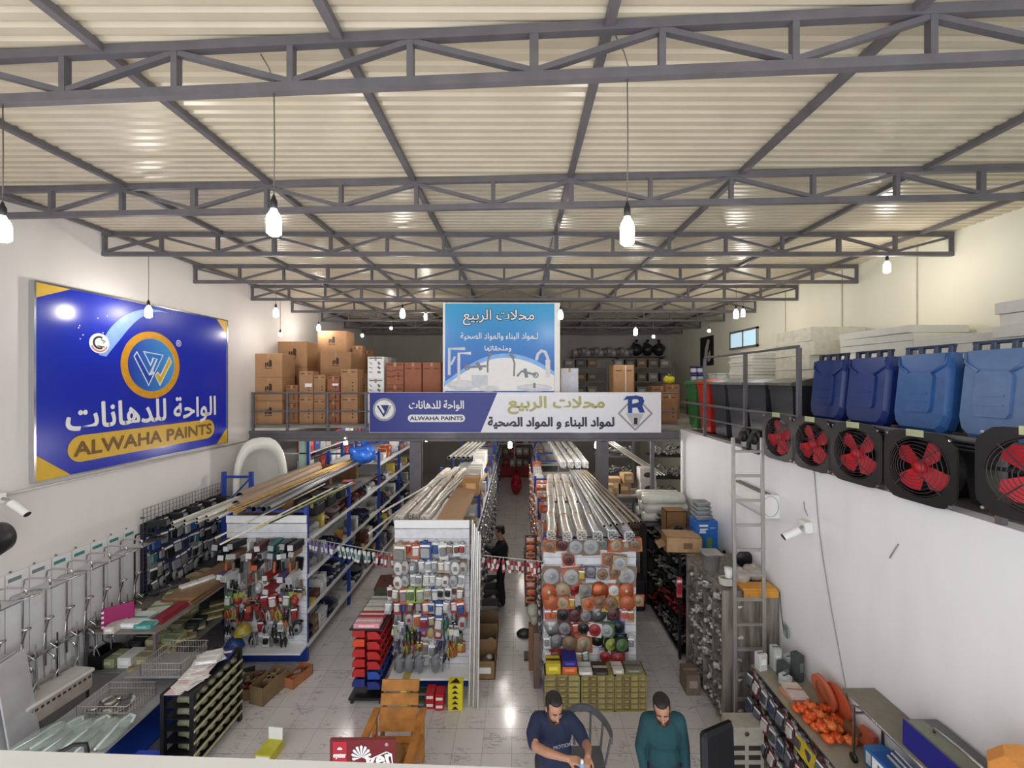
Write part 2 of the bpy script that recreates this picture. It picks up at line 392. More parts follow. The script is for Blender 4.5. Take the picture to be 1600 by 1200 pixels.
BULBS = [ # px, py, depth, top of the cord, big, where
 (428, 322, 2.75, 6.96, 1, 'large glowing bulb on a thin cord from the nearest truss, blue sign side'),
 (980, 334, 2.62, 6.96, 1, 'large glowing bulb on a thin cord from the nearest truss, bin side'),
 (4, 333, 2.86, 6.96, 1, 'glowing bulb cut by the frame edge above the blue sign'),
 (232, 476, 6.34, 6.96, 1, 'glowing bulb hanging before the top edge of the large blue sign'),
 (1386, 406, 6.34, 6.95, 1, 'glowing bulb high against the cream wall above the blue bins'),
 (431, 480, 8.12, 6.96, 1, 'glowing bulb above the tall carton stack beside the blue sign'),
 (438, 519, 9.86, 6.96, 0, 'small glowing bulb just above the rear carton beside the wall'),
 (498, 506, 11.6, 6.96, 1, 'glowing bulb above the highest carton on the deck'),
 (566, 521, 11.6, 6.96, 0, 'small glowing bulb over the gap beside the white cartons'),
 (629, 481, 8.12, 6.96, 1, 'bright bulb just before the steel deck trusses over the red-brown cartons'),
 (665, 489, 11.6, 6.96, 1, 'glowing bulb beside the upper corner of the tap banner'),
 (611, 510, 13.35, 6.96, 0, 'faint glowing bulb lowest over the red-brown cartons'),
 (876, 483, 8.12, 6.96, 1, 'bright bulb hanging at the edge of the tap banner'),
 (993, 511, 9.86, 6.96, 1, 'glowing bulb over the tall brown carton behind the long sign'),
 (1021, 523, 11.6, 6.96, 0, 'small bulb over the dark rear shelves'),
 (1150, 482, 8.12, 6.96, 1, 'glowing bulb of the close pair near the window, sign side'),
 (1161, 482, 9.86, 6.96, 1, 'glowing bulb of the close pair near the window, wall side'),
 (1108, 514, 11.6, 6.96, 0, 'glowing bulb beside the small daylit window'),
 (540, 682, 9.81, 3.58, 1, 'glowing bulb under the deck beam above the blue shelving'),
 (666, 684, 10.6, 3.90, 0, 'small glowing bulb under the deck beside the steel column'),
 (698, 668, 9.90, 3.90, 0, 'glowing bulb before the deck beam under the blue end of the long sign'),
 (797, 688, 10.4, 3.90, 1, 'glowing bulb under the deck over the middle aisle'),
 (910, 668, 9.90, 3.90, 0, 'glowing bulb before the deck beam under the black sign lettering'),
 (932, 688, 10.4, 3.90, 1, 'glowing bulb under the deck beside the wide steel column'),
]
for px_, py_, d, zt, big, lab in BULBS:
    p = at(px_, py_, d); t = thing('hanging_bulb', lab, 'light bulb', p, 0, 'bare bulbs on cords')
    for nm, me in (('bulb_glass', (BG if big else SG) if p.z > 3.9 else (LB if big else LG)), ('socket', BS if big else SS)):
        o = bpy.data.objects.new(nm, me); COL.objects.link(o); o.parent = t
    if zt - p.z > .09:
        MB().tube([(0, 0, .07), (.004, 0, (zt - p.z) * .5), (0, 0, zt - p.z)], .004, 5).build('cord', mat('cord_grey', (96, 90, 84), .6), t)
# unseen bulbs added under the deck to brighten the rear of the shop
for x, y_, lab in ((-4.4, 12.6, 'added unseen bulb over the rear blue shelving by the wall'), (-1.5, 14.0, 'added unseen bulb over the pipes behind the middle rack'), (.2, 17.5, 'added unseen bulb over the far end of the middle aisle'), (2.9, 12.5, 'added unseen bulb over the rear fittings shelves'),
                   (3.2, 16.5, 'added unseen bulb over the dim corner of the rear fittings shelves'), (-.4, 11.6, 'added unseen bulb under the deck between middle rack and disc rack'), (0.0, 14.6, 'added unseen bulb midway along the far middle aisle'), (-3.0, 11.8, 'added unseen bulb under the deck over the aisle beside the trowel rack'), (-3.0, 15.6, 'added unseen bulb at the rear of the aisle beside the trowel rack')):
    t = thing('hanging_bulb', lab, 'light bulb', (x, y_, 3.62), 0, 'bare bulbs on cords')
    for nm, me in (('bulb_glass', LG), ('socket', SS)):
        o = bpy.data.objects.new(nm, me); COL.objects.link(o); o.parent = t
    MB().tube([(0, 0, .07), (0, 0, .262)], .004, 5).build('cord', BLACK, t)
# wires strung over the nearest truss
for i, (a, b) in enumerate((((407, 84, 2.74), (428, 128, 2.74)), ((962, 56, 2.66), (983, 108, 2.66)))):
    A = at(*a); B = at(*b)
    o = MB().tube([A, A.lerp(B, .4) + Vector((.02, 0, -.02)), B], .004, 5).build('wire', mat('cord_grey', (96, 90, 84)))
    tag(o, 'short slack wire end on the nearest truss above the %s large bulb' % ('sign-side', 'bin-side')[i], 'wire', 'slack wires on the nearest truss')
# ================================================================ signs
def arc(cx, cz, r, a0, a1, n=40): return [(cx + r * math.cos(math.radians(a0 + (a1 - a0) * i / n)), cz + r * math.sin(math.radians(a0 + (a1 - a0) * i / n))) for i in range(n + 1)]
def strip(mb, A, B, y, m=0):
    """flat band between two equally long outlines"""
    vs = [(a, y, b) for a, b in A] + [(a, y, b) for a, b in B]; n = len(A)
    mb._add(vs, [(i, i + 1, n + i + 1, n + i) for i in range(n - 1)], m)
def flat(name, parts, mats, parent, y):
    mb = MB()
    for i, (pts, m) in enumerate(parts): mb.prism(pts, y - i * .0006, y - i * .0006 + .0005, m)
    return mb.build(name, mats, parent)
def thick(pts, w, closed=False):
    """outline of a polyline drawn with width w"""
    P = [Vector((a, b)) for a, b in pts]; out1 = []; out2 = []; n = len(P)
    for i in range(n):
        if closed: t = P[(i + 1) % n] - P[i - 1]
        else: t = P[min(i + 1, n - 1)] - P[max(i - 1, 0)]
        t.normalize(); q = Vector((-t.y, t.x)) * w / 2
        out1.append(tuple(P[i] + q)); out2.append(tuple(P[i] - q))
    if closed: out1.append(out1[0]); out2.append(out2[0])
    return out1, out2
def lines(name, segs, mats, parent, y):
    """segs: (points, width, material, closed)"""
    mb = MB()
    for i, (pts, wd, m, cl) in enumerate(segs):
        a, b = thick(pts, wd, cl); strip(mb, a, b, y - i * .0003, m)
    return mb.build(name, mats, parent)
def gradmat(name, ca, cb, axis='Z', a=0., b=1., rough=.35):
    m = bpy.data.materials.new(name); m.use_nodes = True; nt = m.node_tree; bs = nt.nodes['Principled BSDF']
    tc = nt.nodes.new('ShaderNodeTexCoord'); sp = nt.nodes.new('ShaderNodeSeparateXYZ'); nt.links.new(tc.outputs['Object'], sp.inputs[0])
    mr = nt.nodes.new('ShaderNodeMapRange'); mr.inputs['From Min'].default_value = a; mr.inputs['From Max'].default_value = b; nt.links.new(sp.outputs[axis], mr.inputs['Value'])
    mx = nt.nodes.new('ShaderNodeMix'); mx.data_type = 'RGBA'; nt.links.new(mr.outputs[0], mx.inputs['Factor'])
    mx.inputs['A'].default_value = (*lin([v / 255 for v in ca]), 1); mx.inputs['B'].default_value = (*lin([v / 255 for v in cb]), 1)
    nt.links.new(mx.outputs['Result'], bs.inputs['Base Color']); bs.inputs['Roughness'].default_value = rough; return m

# ---- large blue board on the side wall (local x runs away along the wall, z up)
Y0, Y1, Z0, Z1 = 5.40, 8.94, 3.69, 6.28
W_, H_ = Y1 - Y0, Z1 - Z0
S = thing('wall_sign', 'large blue paint advertising board with a gold ring emblem on the white wall', 'sign', (XL + .06, Y0, Z0), PI / 2)
PB = mat('royal_blue_print', (22, 44, 176), .22, 0, .04, .6)
mb = MB().bx(0, W_, 0, .05, 0, H_); mb.build('board', PB, S)
mb = MB()
for a in ((-.02, W_ + .02, H_, H_ + .025), (-.02, W_ + .02, -.025, 0), (-.025, 0, 0, H_), (W_, W_ + .025, 0, H_)): mb.bx(a[0], a[1], -.012, .055, a[2], a[3])
mb.build('frame', CHROME, S)
flat('gold_corner', [([(0, H_), (0, H_ - .2), (.42, H_)], 0)], GOLD, S, -.004); flat('gold_corner', [([(0, 0), (.42, 0), (0, .34)], 0)], GOLD, S, -.004)
flat('gold_corner', [([(W_, H_), (W_ - .3, H_), (W_, H_ - .3)], 0)], GOLD, S, -.004); flat('gold_corner', [([(W_, 0), (W_, .3), (W_ - .3, 0)], 0)], GOLD, S, -.004)
ccx, ccz = 7.12 - Y0, 5.27 - Z0
# pale swoosh sweeping over the emblem
a0 = []; a1 = []
for i in range(31):
    t = i / 30; ang = math.radians(170 - 95 * t); ro = .98 + .06 * t; ri = ro - .30 * math.sin(PI * min(1, t * .9 + .12)) * (1 - .75 * t)
    a0.append((ccx + .08 + ro * math.cos(ang) * 1.02, ccz - .05 + ro * math.sin(ang) * .98)); a1.append((ccx + .08 + ri * math.cos(ang) * 1.02, ccz - .05 + ri * math.sin(ang) * .98))
mb = MB(); strip(mb, a0, a1, -.004); mb.build('swoosh', mat('pale_blue_print', (134, 170, 232), .25), S)
mb = MB(); strip(mb, arc(ccx, ccz, .57, 0, 360, 60), arc(ccx, ccz, .45, 0, 360, 60), -.0060); mb.build('gold_ring', mat('gold_ring_print', (226, 164, 44), .25, .2), S)
flat('emblem_disc', [(arc(ccx, ccz, .455, 0, 360, 48)[:-1], 0)], gradmat('emblem_blue', (24, 60, 170), (60, 150, 220), 'X', ccx - .4, ccx + .45), S, -.0055)
k = .0028
def q(px_, py_): return (ccx + (px_ - 928) * .00275, ccz - (py_ - 680) * .00275)
flat('emblem_letter', [([q(822, 600), q(800, 632), q(902, 812), q(940, 740), q(1010, 612), q(862, 597), q(915, 690), q(940, 640), q(955, 640), q(905, 735)], 0)], C((214, 226, 240), .3), S, -.0075)
flat('emblem_letter', [([q(822, 612), q(808, 633), q(902, 798), q(932, 738), q(905, 746)], 0), ([q(872, 604), q(1000, 617), q(940, 728), q(932, 715), q(965, 640), q(928, 632), q(914, 672)], 1)], [C((28, 66, 170), .3), C((40, 120, 205), .3)], S, -.0082)
flat('emblem_letter', [([q(945, 745), q(965, 718), q(985, 740), q(1052, 618), q(1074, 655), q(982, 812)], 0), ], C((226, 226, 226), .3), S, -.0075)
flat('emblem_letter', [([q(952, 746), q(966, 728), q(985, 752), q(1052, 630), q(1066, 655), q(982, 798)], 0), ], GOLD, S, -.0084)
lx, lz = 6.22 - Y0, 5.56 - Z0
flat('round_badge', [(arc(lx, lz, .15, 0, 360, 32)[:-1], 0)], PAPER, S, -.006)
lines('badge_mark', [(arc(lx, lz + .01, .085, 60, 300, 20), .03, 0, False), (arc(lx, lz, .12, 200, 340, 20), .022, 1, False), ([(lx - .03, lz - .04), (lx + .08, lz - .05)], .015, 0, False), ([(lx + .02, lz + .06), (lx + .09, lz + .03), (lx + .05, lz + .01)], .02, 2, False)],
      [BLACK, C((200, 120, 120)), C((40, 130, 110))], S, -.0075)
text('letters', '®', PAPER, S, ccx + .55, -.006, ccz + .42, .12)
text('letters', arab('الواحة للدهانات'), PAPER, S, (5.77 + 8.6) / 2 - Y0, -.006, 4.44 - Z0, 2.84, .50, .011)
pz = 4.03 - Z0; pa, pb, pr = 5.80 - Y0 + .17, 8.55 - Y0 - .17, .19
flat('gold_pill', [(arc(pb, pz, pr, -90, 90, 12) + arc(pa, pz, pr, 90, 270, 12), 0)], GOLD, S, -.006)
text('letters', 'ALWAHA PAINTS', mat('bronze_print', (110, 78, 18), .4), S, (pa + pb) / 2, -.0075, pz, 2.62, .2, .010)
for i in range(9): flat('star_dot', [(arc(lx - .12 + R.uniform(-.2, .5), lz + .1 + R.uniform(-.1, .35), .009, 0, 360, 8)[:-1], 0)], PAPER, S, -.005)

# ---- square banner with taps, hung from the deck truss
D2 = 9.72
def bq(px_, py_): return ((px_ - 692) * D2 / F, (615 - py_) * D2 / F)
S = thing('hanging_banner', 'sky-blue square banner with taps and basins hanging over the deck railing', 'banner', (at(692, 615, D2).x, D2, at(692, 615, D2).z), 0)
bw, bh = bq(875, 473)
fb = gradmat('banner_blue', (38, 96, 190), (66, 164, 214), 'Z', .6, 2.1)
mb = MB().bx(0, bw, 0, .03, 0, bh); mb.build('board', FOAM, S)
MB().bx(.05, bw - .13, -.002, -.0005, .02, bh - .02).build('blue_print', fb, S)
cur = [(bq(694, 611)), bq(694, 604)] + [bq(x, 604 - 45 * math.sin(min(1, (x - 694) / 95) * PI / 2) + max(0, (x - 790)) ** 2 * .0050) for x in range(700, 866, 8)] + [bq(866, 587), bq(866, 611)]
cl = [(a, b) for a, b in cur]
top = cl[1:-1]; base = [(a, bq(0, 611)[1]) for a, b in top]
mb = MB(); strip(mb, top, base, -.004); mb.build('white_print', PAPER, S)
up = [(a, b + .10) for a, b in top]
mb = MB(); strip(mb, up, top, -.003); mb.build('pale_band', mat('banner_pale_blue', (128, 178, 232), .4), S)
text('letters_outline', arab('محلات الربيع'), BLACK, S, bq(779, 0)[0], -.005, bq(0, 496)[1], 1.66, .36, .018)
text('letters', arab('محلات الربيع'), PAPER, S, bq(779, 0)[0], -.010, bq(0, 496)[1], 1.66, .36, .003)
text('letters', arab('لـمواد البناء والمواد الصحية'), PAPER, S, bq(780, 0)[0], -.005, bq(0, 526)[1], 1.8, .19, .002)
text('letters', arab('وملحقاتها'), PAPER, S, bq(778, 0)[0], -.009, bq(0, 545)[1], .62, .15, .002)
g1 = C((196, 200, 208), .3); g2 = C((120, 124, 134), .4); g3 = C((214, 214, 214), .5)
def bl(pts): return [bq(*p_) for p_ in pts]
def rect(x0, y0, x1, y1): return bl([(x0, y0), (x1, y0), (x1, y1), (x0, y1)])
lines('tap_picture', [(bl([(702, 586), (702, 545), (727, 545)]), .07, 0, False), (bl([(717, 600), (717, 552), (736, 552)]), .07, 1, False), (bl([(705, 570), (711, 557)]), .05, 0, False)], [g1, g3], S, -.006)
lines('tap_picture', [(bl([(838, 563), (840, 554), (846, 548), (852, 550), (856, 560), (856, 590)]), .07, 0, False), (bl([(856, 562), (856, 590)]), .11, 1, False)], [g1, g3], S, -.006)
lines('mixer_picture', [(bl([(727, 574), (731, 574), (760, 572)]), .05, 0, False), (bl([(745, 566), (752, 578)]), .08, 0, False), (arc(*bq(730, 574), .055, 0, 360, 14), .03, 0, True), (bl([(765, 552), (762, 566), (762, 582)]), .04, 0, False), (bl([(768, 552), (764, 556)]), .08, 0, False)], [g2], S, -.006)
lines('mixer_picture', [(bl([(808, 588), (815, 580), (838, 586)]), .05, 0, False), (bl([(820, 576), (823, 590)]), .08, 0, False), (arc(*bq(837, 586), .055, 0, 360, 14), .03, 0, True), (bl([(800, 555), (804, 568), (803, 588)]), .04, 0, False), (bl([(797, 553), (803, 560)]), .08, 0, False)], [g2], S, -.006)
def ellp(cx_, cy_, rx, ry, n=24): return [bq(cx_ + rx * math.cos(2 * PI * i / n), cy_ - ry * math.sin(2 * PI * i / n)) for i in range(n)]
flat('basin_picture', [(ellp(722, 602, 24, 8), 0), (ellp(722, 600, 19, 5), 1), (rect(737, 586, 762, 606), 0), (ellp(764, 607, 16, 5), 1)], [g1, g3], S, -.006)
flat('basin_picture', [(ellp(835, 606, 28, 6), 0), (ellp(835, 604, 21, 3), 1), (rect(833, 598, 837, 606), 2)], [g1, g3, g2], S, -.006)
for a in (0.08, bw / 2, bw - .08): MB().cyl((a, .015, bh - .02), (a, .1, 6.93 - at(692, 615, D2).z - .02), .006, n=5).build('tie', STEEL, S)

# ---- long shop sign on the railing
D3 = 9.60
def lq(px_, py_): return ((px_ - 577) * D3 / F, (676 - py_) * D3 / F)
o3 = at(577, 676, D3); lw, lh = lq(1033, 613)
S = thing('shop_sign', 'long white and navy shop sign with gold and black lettering on the deck railing', 'sign', (o3.x, D3, o3.z), 0)
MB().bx(0, lw, 0, .06, 0, lh).build('board', mat('white_sign_face', (232, 232, 238), .3, 0, .02), S)
def rp(pts): return [lq(*p_) for p_ in pts]
flat('navy_panel', [(rp([(577.5, 675.5), (577.5, 613.5), (777, 613.5), (751, 675.5)]), 0)], mat('navy_print', (28, 38, 132), .3, 0, .04), S, -.002)
ex, ez = lq(600.5, 640)
flat('emblem_disc', [(arc(ex, ez, .265, 0, 360, 36)[:-1], 0), (arc(ex, ez, .215, 0, 360, 36)[:-1], 1)], [C((150, 156, 160), .4), C((232, 232, 232), .4)], S, -.004)
def e2(x, z): return (ex + x * .19, ez + z * .19)
flat('emblem_letter', [([e2(-.95, .5), e2(-.7, .5), e2(-.1, -.5), e2(.05, -.2), e2(-.45, .55), e2(.6, .55), e2(0, -.85), e2(-.1, -.85)], 0)], C((22, 34, 110), .4), S, -.0065)
flat('emblem_letter', [([e2(.25, -.75), e2(.1, -.5), e2(.65, .5), e2(.9, .5)], 0)], C((150, 156, 160), .4), S, -.0065)
text('letters', arab('الواحة للدهانات'), PAPER, S, lq(682, 0)[0], -.004, lq(0, 634)[1], 1.26, .24, .006)
pz = lq(0, 653.5)[1]; pa = lq(643, 0)[0]; pb = lq(721, 0)[0]
flat('white_pill', [(arc(pb, pz, .085, -90, 90, 10) + arc(pa, pz, .085, 90, 270, 10), 0)], PAPER, S, -.004)
text('letters', 'ALWAHA PAINTS', C((20, 34, 90), .4), S, (pa + pb) / 2, -.0055, pz, 1.22, .085, .004)
GB = mat('bronze_gold_letter', (164, 158, 96), .35, .2)
text('letters', arab('محلات الربيع'), GB, S, lq(869, 0)[0], -.006, lq(0, 633)[1], 2.22, .40, .012)
text('letters', arab('لمواد البناء و المواد الصحية'), mat('black_letter', (36, 38, 42), .4), S, lq(861, 0)[0], -.006, lq(0, 661)[1], 2.9, .27, .012)
rx, rz = lq(992.5, 646)
lines('diamond', [([(rx, rz + .40), (rx + .38, rz), (rx, rz - .38), (rx - .38, rz)], .055, 0, True)], C((152, 152, 146), .35), S, -.004)
flat('roller_mark', [([(rx - .22, rz + .0), (rx + .20, rz + .0), (rx + .10, rz - .2), (rx + .08, rz - .3), (rx - .05, rz - .3), (rx - .1, rz - .2)], 0), ([(rx - .03, rz - .1), (rx + .05, rz - .1), (rx + .05, rz - .25), (rx - .03, rz - .25)], 1)], [C((190, 190, 190), .4), BLACK], S, -.006)
NV = C((24, 62, 140), .4)
flat('letter_r_mark', [([(rx - .17, rz + .01), (rx - .17, rz + .33), (rx - .28, rz + .30), (rx - .2, rz + .40), (rx + .02, rz + .41), (rx + .02, rz + .33), (rx - .07, rz + .33), (rx - .07, rz + .01)], 0),
     ([(rx + .0, rz + .42), (rx + .17, rz + .38), (rx + .21, rz + .28), (rx + .16, rz + .18), (rx + .22, rz + .02), (rx + .10, rz + .02), (rx + .04, rz + .14), (rx - .07, rz + .13), (rx - .07, rz + .22), (rx + .08, rz + .26), (rx + .07, rz + .33), (rx - .02, rz + .33)], 0)], NV, S, -.0075)
for a in (.3, lw / 2, lw - .3): MB().bx(a - .02, a + .02, 0.061, YD - .055 - D3, lh * .5, lh * .5 + .04).build('bracket', STEEL, S)

# ================================================================ railings
def railing(name, label, pts_posts, rails, parent_loc=(0, 0, 0)):
    t = thing(name, label, 'railing', parent_loc)
    for (a, b) in pts_posts: MB().box(((a[0] + b[0]) / 2, (a[1] + b[1]) / 2, (a[2] + b[2]) / 2), (.05, .05, b[2] - a[2])).build('post', STEEL, t)
    for (a, b, r) in rails:
        MB().cyl(a, b, r, n=6).build('rail', STEEL, t)
    return t
posts = [((x, YD - .03, 3.80), (x, YD - .03, 4.71)) for x in (-6.26, -5.45, -4.5, -3.6, -2.6, -1.6, -.6, .4, 1.4, 2.4, 3.3)]
railing('deck_railing', 'grey steel railing along the front edge of the carton deck', posts, [((-6.3, YD - .03, 4.71), (3.75, YD - .03, 4.71), .025), ((-6.3, YD - .03, 4.28), (3.75, YD - .03, 4.28), .022), ((-6.3, YD - .03, 3.97), (3.75, YD - .03, 3.97), .018)])
yp = [2.3, 3.3, 4.3, 5.68, 7.02, 8.55]
posts = [((3.83, y, 3.86), (3.83, y, 5.45 if y > 5 else 4.50)) for y in yp]
railing('balcony_railing', 'grey steel railing with three tall posts along the balcony of bins', posts,
        [((3.83, 1.6, 4.50), (3.83, 9.75, 4.50), .026), ((3.83, 5.68, 5.47), (3.83, 8.55, 5.47), .022), ((3.83, 5.2, 4.22), (3.83, 9.75, 4.22), .018)])
# ================================================================ goods: how each kind is made (local origin: hook point for hanging goods, base centre for standing goods)
def g_blister(w, h, c, c2):          # card with a clear-fronted moulded bubble and a hang hole tab
    mb = MB(); mb.box((0, -.004, -h / 2 - .02), (w, .006, h), 0); mb.box((0, -.004, -.012), (w * .35, .006, .03), 0)
    mb.box((0, -.02, -h * .6), (w * .74, .03, h * .5), 1, None, .01); mb.box((0, -.008, -h * .16 - .02), (w * .8, .004, h * .12), 2)
    return mb.mesh('blister_pack', [C(c), C(c2, .25), PAPER])
def g_disc_card(w, c, c2):           # square card carrying a round cutting disc
    mb = MB(); mb.box((0, -.004, -w / 2 - .015), (w, .006, w), 0, None, .0)
    mb.lathe([(w * .44, .008), (w * .44, .016), (w * .36, .02), (w * .12, .018), (w * .12, .024), (.001, .024)], (0, 0, -w / 2 - .015), 20, 1, 'y')
    mb.lathe([(w * .12, .0185), (w * .12, .0225), (.001, .0232)], (0, 0, -w / 2 - .015), 16, 2, 'y')
    return mb.mesh('disc_pack', [C(c), C(c2, .3), C((120, 96, 80), .4)])
def g_disc(r, c, c2, metal=0.0):     # loose disc blade on a hook
    mb = MB(); mb.lathe([(r, .0), (r, .008), (r * .55, .010), (r * .5, .016), (.001, .016)], (0, 0, -r), 24, 0, 'y')
    mb.lathe([(r * .2, .0165), (r * .19, .019), (.001, .019)], (0, 0, -r), 18, 1, 'y')
    return mb.mesh('saw_disc', [C(c, .3, metal), C(c2, .35)])
def g_trowel(c, c2, w=.12):          # flat float or trowel: blade plate and handle towards the shopper
    mb = MB(); mb.box((0, -.006, -.12), (w, .008, .2), 0, None, .0); mb.cyl((0, -.01, -.06), (0, -.07, -.08), .009, n=6, m=0); mb.cyl((0, -.01, -.18), (0, -.07, -.16), .009, n=6, m=0)
    mb.box((0, -.085, -.12), (.034, .034, .15), 1, None, .01)
    return mb.mesh('trowel', [C(c, .35, .6), C(c2, .5)])
def g_box_hang(c, c2):               # long narrow boxed tool sticking out from the hook
    mb = MB(); mb.box((0, -.13, -.06), (.085, .26, .085), 0, None, .004); mb.box((0, -.262, -.06), (.075, .004, .07), 1)
    return mb.mesh('boxed_level', [C(c), C(c2, .3)])
def g_brush(c, c2):
    mb = MB(); mb.tube([(0, -.01, 0), (0, -.02, -.05), (0, -.015, -.12)], [.008, .014, .011], 8, 1); mb.box((0, -.015, -.15), (.06, .02, .05), 2, None, .004)
    mb.prism([(-.03, -.175), (.03, -.175), (.034, -.25), (-.034, -.25)], -.024, -.006, 0)
    return mb.mesh('paint_brush', [C(c, .8), C(c2, .4), CHROME])
def g_plier(c, c2):                  # two-handled tool hung jaws up
    mb = MB()
    for s_ in (-1, 1):
        mb.tube([(0, -.015, -.04), (s_ * .012, -.015, -.07), (s_ * .03, -.015, -.12), (s_ * .022, -.015, -.21)], [.009, .012, .014, .009], 6, 0)
    mb.prism([(-.016, -.06), (.016, -.06), (.01, .0), (-.01, .0)], -.022, -.008, 1)
    mb.lathe([(.014, .004), (.014, .026), (.001, .027)], (0, 0, -.055), 10, 1, 'y')
    return mb.mesh('pliers', [C(c, .4), C(c2, .35, .8)])
def g_pouch(w, h, c, c2):            # soft filled polybag
    mb = MB(); mb.box((0, -.012, -.018), (w, .008, .03), 1); mb.ell((0, -.028, -h * .55), (w / 2, .028, h * .48), 0, 10, 6); mb.box((0, -.05, -h * .55), (w * .4, .012, h * .3), 1, None, .005)
    return mb.mesh('filled_pouch', [C(c, .3), C(c2, .4)])
def g_screwdriver(c, c2):
    mb = MB(); mb.lathe([(.001, -.0), (.014, -.004), (.017, -.04), (.012, -.075), (.014, -.09), (.005, -.1)], (0, -.02, 0), 8, 0); mb.cyl((0, -.02, -.1), (0, -.02, -.21), .004, n=6, m=1)
    return mb.mesh('screwdriver', [C(c, .35), C(c2, .3, .9)])
def g_funnel(c, c2):
    mb = MB(); mb.lathe([(.012, -.2), (.016, -.13), (.075, -.03), (.08, -.01), (.074, -.012), (.012, -.12)], (0, -.09, 0), 14, 0); mb.tube([(0, -.01, -.02), (0, .0, 0)], .006, 6, 1)
    return mb.mesh('hard_hat', [C(c, .3), C(c2)])
def g_helmet(c, c2):
    mb = MB(); mb.M = Matrix.Scale(.8, 4); mb.lathe([(.15, -.16), (.145, -.14), (.125, -.135), (.12, -.08), (.08, -.03), (.03, -.01), (.001, -.006)], (0, -.16, 0), 18, 0); mb.box((0, -.3, -.145), (.15, .07, .012), 0, (.25, 0, 0), .005); mb.box((0, -.16, -.02), (.03, .2, .03), 0, None, .01)
    return mb.mesh('safety_helmet', [C(c, .3), C(c2)])
def g_tape_roll(c, c2):
    mb = MB(); mb.lathe([(.03, .01), (.05, .01), (.052, .03), (.05, .05), (.03, .05), (.028, .03), (.03, .01)], (0, 0, -.055), 16, 0, 'y'); mb.lathe([(.024, .008), (.03, .008), (.03, .052), (.024, .052), (.024, .008)], (0, 0, -.055), 12, 1, 'y')
    return mb.mesh('tape_roll', [C(c, .3), C(c2)])
# standing goods
def s_carton(w, d, h, c, c2):
    mb = MB(); mb.box((0, 0, h / 2), (w, d, h), 0, None, min(.006, w * .04)); mb.box((0, 0, h + .0008), (w * .98, .05 if w > .2 else .02, .0016), 1)
    mb.box((0, -d / 2 - .001, h * .55), (w * .6, .002, h * .35), 2); mb.box((w / 2 + .001, 0, h * .55), (.002, d * .55, h * .35), 2)
    return mb.mesh('carton', [C(c, .7), C(c2, .5), C(tuple(min(255, v + 46) for v in c), .6)])
def s_bottle(r, h, c, c2):
    mb = MB(); mb.lathe([(r * .9, 0), (r, .01), (r, h * .62), (r * .45, h * .8), (r * .38, h * .86)], (0, 0, 0), 12, 0); mb.lathe([(r * .45, h * .86), (r * .45, h), (.001, h + .002)], (0, 0, 0), 10, 1)
    mb.lathe([(r * 1.01, h * .18), (r * 1.01, h * .5)], (0, 0, 0), 12, 1)
    return mb.mesh('bottle', [C(c, .35), C(c2, .4)])
def s_can(r, h, c, c2):
    mb = MB(); mb.lathe([(r, 0), (r, h * .95), (r * 1.04, h * .96), (r * 1.04, h), (r * .9, h), (r * .88, h - .012), (.001, h - .012)], (0, 0, 0), 16, 0); mb.lathe([(r * 1.01, h * .25), (r * 1.01, h * .75)], (0, 0, 0), 16, 1)
    return mb.mesh('paint_can', [C(c, .35), C(c2, .4)])
def s_bin(w, d, h, c, c2):           # open-fronted tray bin with small goods inside
    mb = MB(); t = .006
    mb.prism([(-d / 2, 0), (d / 2, 0), (d / 2, h), (-d * .2, h), (-d / 2, h * .5)], -w / 2, -w / 2 + t, 0, 'yz'); mb.prism([(-d / 2, 0), (d / 2, 0), (d / 2, h), (-d * .2, h), (-d / 2, h * .5)], w / 2 - t, w / 2, 0, 'yz')
    mb.bx(-w / 2, w / 2, -d / 2, d / 2, 0, t, 0); mb.bx(-w / 2, w / 2, d / 2 - t, d / 2, 0, h, 0); mb.bx(-w / 2, w / 2, -d / 2, -d / 2 + t, 0, h * .5, 0)
    rr = random.Random(int(w * 1000) + c[0])
    for i in range(9):
        a = rr.uniform(0, PI); p_ = Vector((rr.uniform(-w * .32, w * .32), rr.uniform(-d * .32, d * .32), h * .4 + rr.uniform(0, h * .22))); dv = Vector((math.cos(a), math.sin(a), rr.uniform(-.3, .3))) * w * .2
        mb.cyl(p_ - dv, p_ + dv, w * .07, n=6, m=1)
    return mb.mesh('parts_bin', [C(c, .4), C(c2, .35)])
def s_fittings(w, d, h, c, c2, seed=1):   # countable? no: a jumbled heap of small pipe fittings
    mb = MB(); rr = random.Random(seed)
    for i in range(22):
        x, y = rr.uniform(-w * .42, w * .42), rr.uniform(-d * .42, d * .42); z = rr.uniform(.02, h * .8) * (1 - .5 * (abs(x) / w + abs(y) / d)); a = rr.uniform(0, 2 * PI); r = rr.uniform(.016, .03)
        q1 = Vector((x, y, z + .02)); q2 = q1 + Vector((math.cos(a), math.sin(a), rr.uniform(-.4, .8))) * .06; q3 = q2 + Vector((-math.sin(a), math.cos(a), .2)) * .06
        mb.tube([q1, q2, q3], r, 7, rr.choice((0, 0, 1)))
    return mb.mesh('fittings_heap', [C(c, .35), C(c2, .4)])
def s_roll(r, L_, c, c2):            # roll lying along y
    mb = MB(); mb.lathe([(r * .35, -L_ / 2), (r, -L_ / 2), (r, L_ / 2), (r * .35, L_ / 2)], (0, 0, r), 16, 0, 'y'); mb.lathe([(r * .35, -L_ / 2 + .001), (r * .35, L_ / 2 - .001)], (0, 0, r), 12, 1, 'y')
    return mb.mesh('roll', [C(c, .5), C(c2)])
